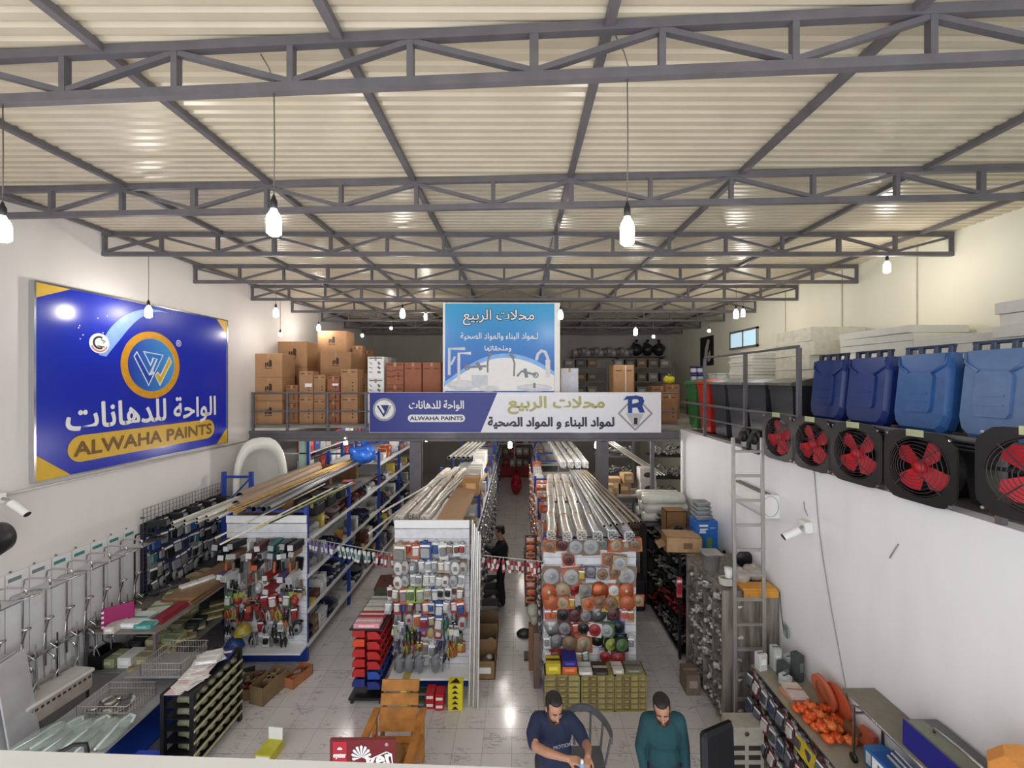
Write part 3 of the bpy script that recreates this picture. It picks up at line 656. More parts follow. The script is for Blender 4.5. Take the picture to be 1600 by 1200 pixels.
def s_bag(w, d, h, c, c2):
    mb = MB(); mb.ell((0, 0, h * .4), (w / 2, d / 2, h * .4), 0, 9, 5)
    rr = random.Random(int(w * 99) + c[0])
    for i in range(6): mb.ell((rr.uniform(-.3, .3) * w, rr.uniform(-.3, .3) * d, h * rr.uniform(.3, .66)), (w * rr.uniform(.16, .3), d * rr.uniform(.16, .3), h * rr.uniform(.16, .26)), 0, 7, 5, (rr.random(), rr.random(), 0))
    mb.cyl((0, 0, h * .84), (.01, 0, h), w * .08, w * .16, 8, 1)
    return mb.mesh('plastic_bag', [C(c, .3), C(c2, .3)])
def s_toolbox(w, d, h, c, c2):
    mb = MB(); mb.box((0, 0, h * .4), (w, d, h * .8), 0, None, .02); mb.box((0, 0, h * .88), (w * 1.03, d * 1.03, h * .2), 0, None, .02)
    for s_ in (-1, 1): mb.box((s_ * w * .28, -d / 2 - .006, h * .76), (.05, .014, .08), 1)
    mb.tube([(-w * .2, 0, h * .98), (-w * .18, 0, h * 1.08), (w * .18, 0, h * 1.08), (w * .2, 0, h * .98)], .01, 6, 0)
    return mb.mesh('storage_crate', [C(c, .5), C(c2)])

CN = {}   # colour words
def cn(name, rgb):
    m_ = sum(rgb) / 3; CN[name] = tuple(int(.88 * (m_ + (v - m_) * .74)) for v in rgb); return rgb
for n_, c_ in dict(white=(222, 222, 218), grey=(140, 142, 144), black=(34, 34, 38), blue=(40, 84, 170), navy=(44, 52, 92), red=(184, 34, 36), orange=(226, 96, 40), yellow=(218, 190, 50),
                   green=(84, 130, 70), teal=(50, 130, 126), brown=(150, 112, 78), purple=(100, 84, 160), pink=(210, 140, 160), silver=(176, 178, 180), lime=(170, 190, 60), tan=(186, 160, 120), maroon=(110, 50, 50), clear=(190, 196, 196)).items(): cn(n_, c_)
KIND = { # kind -> (name, maker, label word, category, width)
 'blister': ('blister_pack', lambda a, b: g_blister(.11, .2, CN[a], CN[b]), 'carded blister pack', 'packaged tool', .13),
 'card': ('blister_pack', lambda a, b: g_blister(.09, .15, CN[a], CN[b]), 'small carded pack', 'packaged part', .105),
 'bigcard': ('blister_pack', lambda a, b: g_blister(.16, .24, CN[a], CN[b]), 'large carded pack', 'packaged tool', .18),
 'disccard': ('disc_pack', lambda a, b: g_disc_card(.17, CN[a], CN[b]), 'boxed cutting disc', 'cutting disc', .185),
 'bigdisccard': ('disc_pack', lambda a, b: g_disc_card(.23, CN[a], CN[b]), 'large boxed cutting disc', 'cutting disc', .245),
 'disc': ('saw_disc', lambda a, b: g_disc(.095, CN[a], CN[b]), 'round cutting disc', 'cutting disc', .2),
 'steeldisc': ('saw_disc', lambda a, b: g_disc(.12, CN[a], CN[b], .6), 'steel saw blade disc', 'saw blade', .25),
 'trowel': ('trowel', lambda a, b: g_trowel(CN[a], CN[b]), 'plaster trowel', 'trowel', .14),
 'boxtool': ('boxed_tool', lambda a, b: g_box_hang(CN[a], CN[b]), 'square boxed tool pointing outward', 'boxed tool', .12),
 'brush': ('paint_brush', lambda a, b: g_brush(CN[a], CN[b]), 'flat brush', 'brush', .085),
 'plier': ('pliers', lambda a, b: g_plier(CN[a], CN[b]), 'two-handled cutter', 'hand tool', .09),
 'pouch': ('filled_pouch', lambda a, b: g_pouch(.12, .18, CN[a], CN[b]), 'filled plastic pouch', 'pouch', .13),
 'screw': ('screwdriver', lambda a, b: g_screwdriver(CN[a], CN[b]), 'screwdriver', 'screwdriver', .055),
 'helmet': ('safety_helmet', lambda a, b: g_helmet(CN[a], CN[b]), 'safety helmet', 'helmet', .3),
 'tape': ('tape_roll', lambda a, b: g_tape_roll(CN[a], CN[b]), 'tape roll', 'tape', .115),
}
def tones(a, b, wd):
    return '%s %s' % (a, wd) if a == b else '%s and %s %s' % (a, b, wd)
HS = 1.22
def hang_row(spec, x0, x1, z, y, place, base='the open side', rz=0.0, origin=None, jitter=.012, stack=1, group=None):
    """a row of hooks: spec is a cycle of (kind, colour, colour); runs from x0 to x1 at height z on the face y (facing -y), or turned by rz about origin"""
    M = Matrix.Identity(4) if origin is None else Matrix.Translation(origin) @ Euler((0, 0, rz)).to_matrix().to_4x4()
    x = x0; i = 0; n = 0
    while x < x1 and n < 60:
        k, a, b = spec[i % len(spec)]; i += 1
        if k is None: x += float(a); continue
        nm, fn, wd, cat, wid = KIND[k]
        x += wid / 2
        if x + wid / 2 > x1 + .03: break
        K_ = 1 if k in ('helmet', 'boxtool', 'trowel', 'steeldisc', 'bigdisccard') else max(stack, 2 if R.random() < .7 else 1)
        for s_ in range(K_):
            p_ = M @ Vector((x + R.uniform(-jitter, jitter), y - .006 - s_ * .06 - (R.uniform(0, .03) if k not in ('boxtool',) else 0), z + R.uniform(-.015, .015)))
            g_ = HS * R.uniform(.92, 1.1)
            inst(nm, (k, a, b), lambda: fn(a, b), p_, '%s, %s in %s%s' % (tones(a, b, wd), ORD[n], place, (', front' if s_ == 1 else ', rear' if K_ > 1 else '')),
                 cat, group or 'goods hung in ' + place, rot=(R.uniform(-.08, .08), R.uniform(-.12, .12), rz + R.uniform(-.2, .2)), scale=(g_, g_, g_))
        n += 1; x += wid / 2
SK = {
 'carton': ('carton', lambda a, b, s: s_carton(.22 * s, .26, .17 * s, CN[a], CN[b]), 'carton', 'carton', .23, .17),
 'tallbox': ('upright_box', lambda a, b, s: s_carton(.12 * s, .24, .28 * s, CN[a], CN[b]), 'upright box', 'box', .13, .28),
 'flatbox': ('flat_box', lambda a, b, s: s_carton(.28 * s, .3, .08 * s, CN[a], CN[b]), 'flat box', 'box', .29, .08),
 'bottle': ('bottle', lambda a, b, s: s_bottle(.04 * s, .24 * s, CN[a], CN[b]), 'bottle', 'bottle', .09, .24),
 'can': ('paint_can', lambda a, b, s: s_can(.08 * s, .18 * s, CN[a], CN[b]), 'can', 'can', .175, .18),
 'bin': ('parts_bin', lambda a, b, s: s_bin(.2 * s, .3, .15 * s, CN[a], CN[b]), 'tray bin', 'parts bin', .21, .15),
 'roll': ('wrapped_roll', lambda a, b, s: s_roll(.06 * s, .3, CN[a], CN[b]), 'roll lying on its side', 'roll', .13, .12),
 'bag': ('plastic_bag', lambda a, b, s: s_bag(.24 * s, .28, .2 * s, CN[a], CN[b]), 'tied plastic bag', 'bag', .25, .24),
 'crate': ('storage_crate', lambda a, b, s: s_toolbox(.4 * s, .34, .24 * s, CN[a], CN[b]), 'lidded storage crate', 'crate', .43, .28),
 'heap': ('fittings_tray', lambda a, b, s: s_bin(.26 * s, .32, .12 * s, CN[a], CN[b]), 'fittings tray', 'parts tray', .27, .12),
}
def shelf_row(spec, a0, a1, z, M, place, base, clear=.4, dbl=True, group=None):
    """goods standing along a shelf; local x runs along the shelf, local -y faces the shopper"""
    x = a0; i = 0; n = 0
    while x < a1:
        k, a, b = spec[i % len(spec)]; i += 1
        if k is None: x += float(a); continue
        nm, fn, wd, cat, wid, h = SK[k]; s = R.choice((.85, 1.0, 1.12)); s = round(s, 2)
        wid *= s; h *= s
        if x + wid > a1: break
        x += wid / 2
        lv = 2 if dbl and k in ('carton', 'flatbox', 'heap', 'bin') and h * 2 + .02 < clear and R.random() < .75 else 1
        if k == 'flatbox' and clear > .3 and lv == 2: lv = 3
        for q_ in range(lv):
            if k in ('bin', 'heap') and q_ > 0: zz = z + q_ * (h + .002)
            else: zz = z + q_ * (h + .003)
            p_ = M @ Vector((x, R.uniform(-.02, .02), zz + .001))
            rz = M.to_euler().z
            lab = '%s, %s along %s' % (tones(a, b, wd), ORD[n], place)
            if lv > 1: lab += (', lowest', ', upper', ', topmost')[q_] if lv == 3 else (', lower', ', upper')[q_]
            inst(nm, (k, a, b, s), lambda: fn(a, b, s), p_, lab, cat, group or 'goods on ' + place, rot=(0, 0, rz + R.uniform(-.06, .06)))
        n += 1; x += wid / 2 + .012

def rack(name, label, x0, x1, y0, y1, bays, levels, top=None, edge=WHITEP, posts=BLUEM, depth=None, end=True, endz=2.6, header=True, pcolor=None):
    """double-sided shop rack; posts at the bays, thin shelves, a slatted end board facing the viewer"""
    t = thing(name, label, 'shelf rack', (0, 0, 0), 0)
    for i, y in enumerate(bays):
        hh = (top[i] if isinstance(top, (list, tuple)) else (top or levels[-1] + .1))
        for x in (x0 + .03, x1 - .03):
            MB().bx(x - .03, x + .03, y - .03, y + .03, 0, hh).build('upright', posts, t)
        MB().bx(x0 + .06, x1 - .06, y - .012, y + .012, hh - .10, hh - .06).build('cross_brace', posts, t)
        MB().cyl((x0 + .05, y, .3), (x1 - .05, y, 1.4), .012, n=5).build('cross_brace', posts, t)
    for z in levels:
        mb = MB(); mb.bx(x0, x1, y0 + .02, y1, z - .03, z - .012, 0); mb.bx(x0 - .008, x0 + .008, y0 + .02, y1, z - .055, z + .012, 0); mb.bx(x1 - .008, x1 + .008, y0 + .02, y1, z - .055, z + .012, 0)
        mb.build('shelf', edge, t)
    MB().bx((x0 + x1) / 2 - .01, (x0 + x1) / 2 + .01, y0 + .03, y1, .1, levels[-1]).build('back_board', WHITEP, t)
    if end:
        mb = MB(); mb.bx(x0, x1, y0 - .01, y0 + .01, .32, endz - .14)
        for j in range(int((endz - .46) / .12)): mb.bx(x0, x1, y0 - .0135, y0 - .011, .38 + j * .12, .384 + j * .12, 1)
        mb.build('slotted_end_board', [C((206, 206, 210), .45), C((110, 110, 114))], t)
        if header: MB().bx(x0, x1, y0 - .03, y0 - .005, endz - .12, endz + .01).build('header_board', WHITEP, t)
        if header: MB().bx(x0 - .02, x1 + .02, y0 - .28, y0 - .011, .30, .335).build('foot_shelf', WHITEP, t)
        MB().bx(x0, x1, y0 - .02, y0 + .01, 0.02, .30).build('kick_board', BLUEM, t)
    return t
def T2(*a): return list(a)
# ---------------------------------------------------------------- rack beside the sign wall
LX0, LX1, LY0 = -5.18, -3.76, 7.40
RK1 = rack('shop_rack', 'long blue-posted shelf rack nearest the sign wall with trowels on its end', LX0, LX1, LY0, 15.2, [7.44, 9.3, 11.3, 13.2, 15.1], [.30, .91, 1.53, 2.17], [2.75, 2.75, 3.1, 3.1, 3.1])
mb = MB().bx(LX0 - .01, LX1 + .01, 11.31, 15.2, 2.735, 2.765); mb.bx(LX1 - .0, LX1 + .014, 11.31, 15.2, 2.70, 2.79); mb.build('upper_shelf', WHITEP, RK1)
yF = LY0 - .016
P1 = '%s hook row, trowel rack end'
rows = [
 (2.24, T2(('boxtool', 'black', 'silver'), ('boxtool', 'black', 'white'), ('boxtool', 'black', 'silver'), ('trowel', 'white', 'white'), ('trowel', 'silver', 'maroon'), ('boxtool', 'maroon', 'white'), ('trowel', 'grey', 'grey'), ('boxtool', 'teal', 'silver'), ('boxtool', 'teal', 'black')), 1),
 (2.08, T2(('boxtool', 'black', 'white'), ('boxtool', 'black', 'silver'), ('boxtool', 'brown', 'silver'), ('trowel', 'grey', 'white'), ('boxtool', 'maroon', 'white'), ('trowel', 'silver', 'grey'), ('boxtool', 'silver', 'black'), ('boxtool', 'teal', 'silver')), 1),
 (1.90, T2(('trowel', 'tan', 'orange'), ('trowel', 'black', 'brown'), ('trowel', 'silver', 'black'), ('trowel', 'brown', 'orange'), ('boxtool', 'black', 'orange'), ('trowel', 'silver', 'brown'), ('trowel', 'black', 'orange'), ('trowel', 'silver', 'black')), 1),
 (1.70, T2(('boxtool', 'purple', 'white'), ('boxtool', 'white', 'silver'), ('trowel', 'silver', 'silver'), ('trowel', 'silver', 'red'), ('trowel', 'silver', 'tan'), ('trowel', 'tan', 'brown'), ('boxtool', 'red', 'white'), ('trowel', 'red', 'orange')), 1),
 (1.50, T2(('brush', 'purple', 'white'), ('brush', 'green', 'black'), ('brush', 'lime', 'black'), ('brush', 'lime', 'silver'), ('brush', 'tan', 'brown'), ('trowel', 'silver', 'black'), ('pouch', 'silver', 'white'), ('pouch', 'white', 'maroon'), ('boxtool', 'red', 'white')), 1),
 (1.28, T2(('blister', 'green', 'white'), ('pouch', 'red', 'orange'), ('blister', 'red', 'tan'), ('brush', 'orange', 'orange'), ('brush', 'red', 'orange'), ('brush', 'red', 'red'), ('blister', 'maroon', 'red'), ('blister', 'red', 'white'), ('pouch', 'red', 'white')), 1),
 (1.04, T2(('plier', 'orange', 'yellow'), ('plier', 'yellow', 'silver'), ('brush', 'orange', 'red'), ('plier', 'black', 'silver'), ('blister', 'maroon', 'red'), ('trowel', 'tan', 'maroon'), ('plier', 'red', 'silver'), ('plier', 'white', 'silver')), 1),
 (.78, T2(('plier', 'black', 'silver'), ('pouch', 'grey', 'black'), ('helmet', 'yellow', 'yellow'), ('blister', 'maroon', 'red'), ('plier', 'silver', 'black'), ('card', 'white', 'silver'), ('plier', 'black', 'silver'), ('card', 'white', 'silver'), ('plier', 'tan', 'silver')), 1),
 (.58, T2(('card', 'white', 'silver'), ('helmet', 'blue', 'white'), ('plier', 'black', 'silver'), ('plier', 'silver', 'silver'), ('card', 'white', 'silver'), ('card', 'white', 'black'), ('plier', 'grey', 'silver'), ('card', 'grey', 'black'), ('plier', 'black', 'silver')), 1)]
for i, (z, sp, st) in enumerate(rows): hang_row(sp, LX0 + .02, LX1 - .02, z, yF, P1 % ORD[i], 'the sign wall', stack=st)
# the long face towards the aisle
ML = Matrix.Translation((LX1 - .17, 0, 0)) @ Euler((0, 0, PI / 2)).to_matrix().to_4x4()
pal = [
 (.30, T2(('bin', 'black', 'grey'), ('carton', 'brown', 'tan'), ('flatbox', 'white', 'grey'), ('heap', 'navy', 'silver'), ('bin', 'grey', 'black'), ('bag', 'silver', 'white'), ('carton', 'grey', 'tan')), .55),
 (.91, T2(('flatbox', 'yellow', 'green'), ('carton', 'maroon', 'tan'), ('tallbox', 'white', 'black'), ('tallbox', 'white', 'black'), ('heap', 'navy', 'silver'), ('heap', 'navy', 'white'), ('bin', 'blue', 'silver'), ('flatbox', 'black', 'silver')), .58),
 (1.53, T2(('can', 'yellow', 'orange'), ('bag', 'grey', 'green'), ('tallbox', 'grey', 'purple'), ('tallbox', 'white', 'grey'), ('bin', 'navy', 'silver'), ('bin', 'navy', 'white'), ('heap', 'navy', 'silver')), .58),
 (2.17, T2(('bag', 'grey', 'silver'), ('bag', 'silver', 'white'), ('tallbox', 'yellow', 'lime'), ('heap', 'maroon', 'white'), ('heap', 'grey', 'orange'), ('heap', 'maroon', 'orange'), ('bin', 'navy', 'silver'), ('flatbox', 'white', 'red')), .28)]
lv = ['bottom', 'second', 'third', 'fourth']
for i, (z, sp, cl_) in enumerate(pal):
    for j, (a, b) in enumerate(((7.5, 9.25), (9.35, 11.25), (11.35, 13.15), (13.25, 15.05))):
        o_ = (i * 3 + j * 2) % len(sp); spj = sp[o_:] + sp[:o_] if j else sp
        shelf_row(spj, a, b, z, ML, '%s shelf, %s bay, trowel rack' % (lv[i], ORD[j]), 'its near end', cl_)
shelf_row(T2(('bag', 'silver', 'white'), ('carton', 'white', 'black'), ('tallbox', 'orange', 'red'), ('bottle', 'yellow', 'yellow'), ('carton', 'orange', 'white'), ('tallbox', 'blue', 'white'), ('can', 'red', 'white')), 11.4, 15.1, 2.766, ML, 'the upper shelf, trowel rack', 'its near end', .6)
MB().bx(LX0 + .02, LX1 - .02, LY0 + .05, 11.2, 2.45, 2.475).build('top_shelf', C((80, 78, 76), .6), RK1)
# lidded black crates and boxes on its top
for i, (px_, py_, d, k, a, b, lab) in enumerate([(490, 800, 7.95, 'crate', 'black', 'yellow', 'black lidded crate with yellow clips, nearest on top of the trowel rack'), (507, 788, 8.5, 'crate', 'black', 'yellow', 'black lidded crate behind the nearest crate on the trowel rack'),
        (524, 778, 9.05, 'crate', 'black', 'black', 'black lidded crate third in line on the trowel rack'), (548, 770, 9.8, 'carton', 'red', 'brown', 'red-brown box beside the blue bag on the trowel rack')]):
    p_ = at(px_, py_, d)
    inst(SK[k][0], (k, a, b, 1.0), lambda: SK[k][1](a, b, 1.0), (-3.97 - .02 * i, d, 2.481), lab, SK[k][3], 'boxes on the trowel rack', rot=(0, 0, .05 * i))
# sheets of board that the pipes rest on
for i, y in enumerate((7.75, 9.35, 10.9)):
    o = MB().bx(LX0 - .02, LX1 - .46, y - .06, y + .06, 2.478, 2.80).build('timber_bearer', TIMBER); tag(o, 'short timber bearer under the pipes on the trowel rack, %s from the viewer' % ORD[i], 'bearer', 'timber bearers')
def pipe(name, a, b, r, mt, lab, cat='pipe', grp=None, hollow=True, n=10, inner=None):
    a = Vector(a); b = Vector(b); d_ = (b - a).normalized(); mb = MB()
    if hollow:
        mb.cyl(a, b, r, n=n, m=0, cap=False); mb.cyl(b, a, r * .84, n=n, m=1, cap=False)
        u = d_.orthogonal().normalized(); v = d_.cross(u)
        for P_, s_ in ((a, 1), (b, -1)):
            vs = [P_ + (u * math.cos(2 * PI * i / n) + v * math.sin(2 * PI * i / n)) * rr_ for rr_ in (r, r * .84) for i in range(n)]
            mb._add(vs, [(i, n + i, n + (i + 1) % n, (i + 1) % n) if s_ > 0 else (i, (i + 1) % n, n + (i + 1) % n, n + i) for i in range(n)], 0)
    else: mb.cyl(a, b, r, n=n, m=0)
    o = mb.build(name, [mt, inner or BLACK]); return tag(o, lab, cat, grp)
KR = mat('kraft_tube', (150, 128, 108), .6); PVC = mat('pvc_white', (206, 204, 196), .35); CANE = mat('cane_yellow', (178, 146, 92), .6, 0, .2)
pipe('cardboard_tube', (-5.06, 7.55, 2.90), (-5.00, 10.4, 2.90), .085, KR, 'wide brown tube lying on the trowel rack, wall side', 'tube', 'wide brown tubes')
pipe('cardboard_tube', (-4.78, 7.05, 2.90), (-4.80, 10.0, 2.90), .085, KR, 'wide brown tube beside the cane bundle on the trowel rack', 'tube', 'wide brown tubes')
for i in range(9):
    pipe('plastic_pipe', (-5.12 + .10 * (i % 5) + R.uniform(-.02, .02), 6.15 + .1 * i % .5, 2.84 + .055 * (i // 5)), (-5.20 + .05 * i, 9.4 + R.uniform(-.3, .5), 2.85 + .05 * (i // 5)), .024, PVC if i % 3 else C((170, 168, 160), .4), 'pale plastic pipe sticking out over the trowel rack end, %s from the wall' % ORD[i], 'pipe', 'pale pipes on the trowel rack')
for i in range(14):
    pipe('cane', (-4.66 + .035 * (i % 5) - .1, 6.9 + R.uniform(-.2, .2), 2.84 + .03 * (i // 5)), (-4.42 + .035 * (i % 5), 10.6 + R.uniform(-.3, .3), 2.90 + .03 * (i // 5)), .014, CANE, 'thin yellow cane, %s across the bundle beside the brown tubes' % ORD[i], 'cane', 'yellow canes', False, 6)
for i in range(8):
    mt = [C((66, 66, 70), .4), C((130, 130, 134), .4), C((96, 92, 88), .4)][i % 3]
    pipe('metal_pipe', (-4.62 + .055 * i, 7.0 + .07 * (i % 3), 2.84), (-4.45 + .04 * i, 11.6 - .1 * i, 2.86), .034 if i % 3 else .05, mt, '%s grey pipe of the row on the trowel rack, counting from the canes' % ORD[i], 'pipe', 'grey pipes on the trowel rack')
for i, (x, y, c_) in enumerate(((-4.62, 6.35, (216, 214, 200)), (-4.3, 6.0, (232, 226, 210)), (-4.1, 6.5, (190, 200, 110)), (-3.98, 6.65, (60, 60, 64)))):
    pipe('slim_rod', (x, y, 2.60 + .04 * i), (x + .55, y + 2.4, 2.83), .014, C(c_, .4), '%s thin rod tilting down past the trowel rack header' % ('cream', 'long white', 'lime green', 'black')[i], 'rod', 'slim rods', False, 6)
# blue bag and blue frame on top
inst('plastic_bag', ('bigbag',), lambda: s_bag(.7, .6, .62, (44, 100, 196), (44, 100, 196)), (-4.1, 11.0, 2.80), 'large bright blue bag on top of the trowel rack', 'bag')
# ---------------------------------------------------------------- middle rack
MX0, MX1, MY0 = -2.02, -.80, 6.80
rack('shop_rack', 'middle shelf rack with wrapped white profiles and cardboard on top', MX0, MX1, MY0, 14.8, [6.84, 8.8, 10.8, 12.8, 14.7], [.30, .91, 1.53, 2.12], [2.62, 2.62, 2.75, 2.75, 2.75], endz=2.72)
yF = MY0 - .016; PM = '%s hook row, middle rack end'
rows = [
 (2.40, T2(('bigcard', 'tan', 'grey'), ('card', 'orange', 'red'), ('blister', 'orange', 'white'), ('bigcard', 'blue', 'silver'), ('blister', 'clear', 'blue'), ('blister', 'white', 'grey'), ('card', 'grey', 'brown'), ('card', 'white', 'maroon'), ('card', 'silver', 'red')), 1),
 (2.12, T2(('pouch', 'white', 'grey'), ('pouch', 'silver', 'brown'), ('pouch', 'grey', 'white'), ('card', 'silver', 'white'), ('card', 'white', 'silver'), ('card', 'grey', 'silver'), ('card', 'tan', 'white'), ('card', 'silver', 'white')), 2),
 (1.90, T2(('pouch', 'white', 'brown'), ('pouch', 'silver', 'grey'), ('card', 'white', 'silver'), ('card', 'silver', 'grey'), ('card', 'white', 'white'), ('card', 'silver', 'white'), ('card', 'grey', 'white')), 2),
 (1.68, T2(('card', 'white', 'maroon'), ('card', 'brown', 'white'), ('blister', 'orange', 'grey'), ('blister', 'lime', 'green'), ('blister', 'lime', 'silver'), ('card', 'silver', 'tan'), ('blister', 'blue', 'white'), ('card', 'silver', 'black'), ('card', 'white', 'black')), 1),
 (1.46, T2(('card', 'silver', 'white'), ('card', 'red', 'white'), ('blister', 'orange', 'blue'), ('card', 'maroon', 'brown'), ('blister', 'blue', 'silver'), ('card', 'orange', 'white'), ('card', 'silver', 'blue'), ('blister', 'blue', 'white')), 1),
 (1.24, T2(('brush', 'white', 'grey'), ('brush', 'white', 'black'), ('pouch', 'silver', 'red'), ('blister', 'tan', 'orange'), ('blister', 'purple', 'red'), ('card', 'maroon', 'tan'), ('blister', 'brown', 'white'), ('plier', 'teal', 'silver')), 1),
 (1.04, T2(('screw', 'lime', 'silver'), ('screw', 'lime', 'black'), ('screw', 'purple', 'white'), ('plier', 'green', 'black'), ('plier', 'black', 'lime'), ('plier', 'black', 'silver'), ('card', 'red', 'pink'), ('pouch', 'tan', 'yellow'), ('card', 'red', 'white'), ('plier', 'teal', 'silver')), 1),
 (.80, T2(('screw', 'purple', 'white'), ('screw', 'navy', 'white'), ('screw', 'navy', 'tan'), ('plier', 'yellow', 'orange'), ('plier', 'orange', 'yellow'), ('card', 'orange', 'yellow'), ('card', 'tan', 'grey'), ('blister', 'white', 'grey')), 1),
 (.60, T2(('screw', 'black', 'tan'), ('screw', 'navy', 'tan'), (None, '.2', 0), ('blister', 'white', 'silver'), ('blister', 'silver', 'white'), ('blister', 'white', 'grey'), ('card', 'silver', 'white')), 1)]
for i, (z, sp, st) in enumerate(rows): hang_row(sp, MX0 + .01 - (.12 if i in (3, 4) else 0), MX1 - .03, z, yF, PM % ORD[i], 'the sign side', stack=st)
MR = Matrix.Translation((MX1 - .16, 0, 0)) @ Euler((0, 0, PI / 2)).to_matrix().to_4x4()
for i, (z, sp) in enumerate([(.30, T2(('bin', 'grey', 'black'), ('carton', 'brown', 'tan'), ('heap', 'grey', 'silver'))), (.91, T2(('bin', 'navy', 'silver'), ('heap', 'navy', 'white'), ('bottle', 'silver', 'white'))),
        (1.53, T2(('heap', 'silver', 'white'), ('bin', 'grey', 'silver'), ('bag', 'silver', 'white'))), (2.12, T2(('carton', 'brown', 'tan'), ('tallbox', 'white', 'grey'), ('carton', 'tan', 'brown'), ('bag', 'silver', 'white')))]):
    for j, (a, b) in enumerate(((6.9, 8.75), (8.85, 10.75), (10.85, 12.75), (12.85, 14.65))):
        shelf_row(sp[j % len(sp):] + sp[:j % len(sp)], a, b, z, MR, '%s shelf, %s bay, middle rack' % (lv[i], ORD[j]), 'its near end', .5)
def g_chain(c, c2):   # long string of small metal goods hanging from the shelf edge
    mb = MB()
    for i in range(6):
        z = -.04 - i * .085; mb.box((R.uniform(-.01, .01), -.02, z), (.05, .035, .06), i % 2, (R.uniform(-.5, .5), R.uniform(-.5, .5), 0), .004)
    mb.cyl((0, -.01, 0), (0, -.01, -.5), .003, n=4, m=1)
    return mb.mesh('hanging_string', [C(c, .25, .4), C(c2, .3)])
n_ = 0
for z in (2.07, 1.48, .86):
    for k in range(34):
        y = 6.95 + k * .225
        if z < 1 and k % 2: continue
        ck = [((200, 200, 200), (120, 124, 130)), ((150, 150, 152), (40, 40, 44)), ((220, 220, 220), (150, 120, 90))][k % 3]
        inst('string_of_fittings', ('chain', k % 3), lambda: g_chain(*ck), (MX1 + .03, y, z + .02), 'string of metal fittings, %s along the %s line, middle rack aisle face' % (ORD[k], {2.07: 'upper', 1.48: 'middle', .86: 'lower'}[z]), 'string of fittings', 'strings of fittings on the middle rack', rot=(0, 0, PI / 2))
# wrapped profile bundles on its top
WRAP = mat('wrapped_profile_film', (198, 190, 178), .3, 0, .16, 7, .6)
def bundle(a, b, w, h, mt, lab, nprof=6, grp=None, capm=None, name='wrapped_bundle', wob=.012):
    a = Vector(a); b = Vector(b); t = thing(name, lab, 'bundle', a, 0, grp); d_ = b - a; L_ = d_.length
    rz = math.atan2(-d_.x, d_.y); rx = math.atan2(d_.z, math.hypot(d_.x, d_.y)); t.rotation_euler = Euler((rx, 0, rz))
    mb = MB(); K = 14
    rings = []
    for i in range(K + 1):
        y = L_ * i / K; k_ = 1 + (R.uniform(-.06, .06)); dx = R.uniform(-wob, wob)
        rings.append([(dx + w / 2 * k_ * math.cos(u_) * (abs(math.cos(u_)) ** -.35 if abs(math.cos(u_)) > .01 else 1) * .85, y, h / 2 + h / 2 * k_ * math.sin(u_) * (abs(math.sin(u_)) ** -.35 if abs(math.sin(u_)) > .01 else 1) * .92) for u_ in [2 * PI * j / 12 for j in range(12)]])
    vs = [p_ for r_ in rings for p_ in r_]
    mb._add(vs, [(i * 12 + j, i * 12 + (j + 1) % 12, (i + 1) * 12 + (j + 1) % 12, (i + 1) * 12 + j) for i in range(K) for j in range(12)], 0, True)
    mb._add(vs[:12], [tuple(range(11, -1, -1))], 0); mb._add(vs[-12:], [tuple(range(12))], 0); mb.build('wrapping', mt, t)
    nx = max(1, int(w / .07)); nz = max(1, int(h / .07))
    mb = MB()
    for i in range(nx):
        for j in range(nz):
            x = (i + .5 - nx / 2) * .066; z = h / 2 + (j + .5 - nz / 2) * .058
            for e in ((x - .026, x + .026, z - .022, z - .018), (x - .026, x + .026, z + .018, z + .022), (x - .026, x - .021, z - .022, z + .022), (x + .021, x + .026, z - .022, z + .022)): mb.bx(e[0], e[1], -.05 - .02 * ((i + j) % 2), .01, e[2], e[3])
    mb.build('profile_ends', capm or PVC, t)
    for f_ in (.22, .5, .78):
        MB().lathe([(w / 2 * 1.0, -.012), (w / 2 * 1.0, .012)], (0, 0, 0), 12, 0, 'y').build('tape_band', TAPE, t).location = (0, L_ * f_, h / 2)
        t_b = kids(t)[-1]; t_b.scale = (1.02, 1, h / w * 1.02)
    return t
bundle((-1.98, 6.85, 2.63), (-1.80, 10.6, 2.63), .20, .17, WRAP, 'wrapped pale profile bundle on the middle rack, sign-wall edge', 6, 'wrapped bundles on the middle rack')
bundle((-1.76, 7.0, 2.63), (-1.60, 10.7, 2.63), .20, .17, WRAP, 'wrapped pale profile bundle on the middle rack, between two others', 6, 'wrapped bundles on the middle rack')
bundle((-1.54, 6.85, 2.63), (-1.38, 10.6, 2.63), .19, .17, WRAP, 'wrapped pale profile bundle on the middle rack beside the cardboard', 6, 'wrapped bundles on the middle rack')
for i, (x0, x1, y0, z0) in enumerate(((-2.35, -1.55, 6.55, 2.60), (-2.25, -1.45, 6.9, 2.83), (-1.5, -1.15, 7.2, 2.83), (-1.42, -1.08, 7.4, 2.83))):
    pipe('white_profile', (x0, y0, z0), (x1, 10.3, 2.86), .018, PVC, 'loose thin white profile over the middle rack bundles, %s from the sign wall' % ORD[i], 'profile', 'loose white profiles', False, 6)
cb = MB(); K = 8
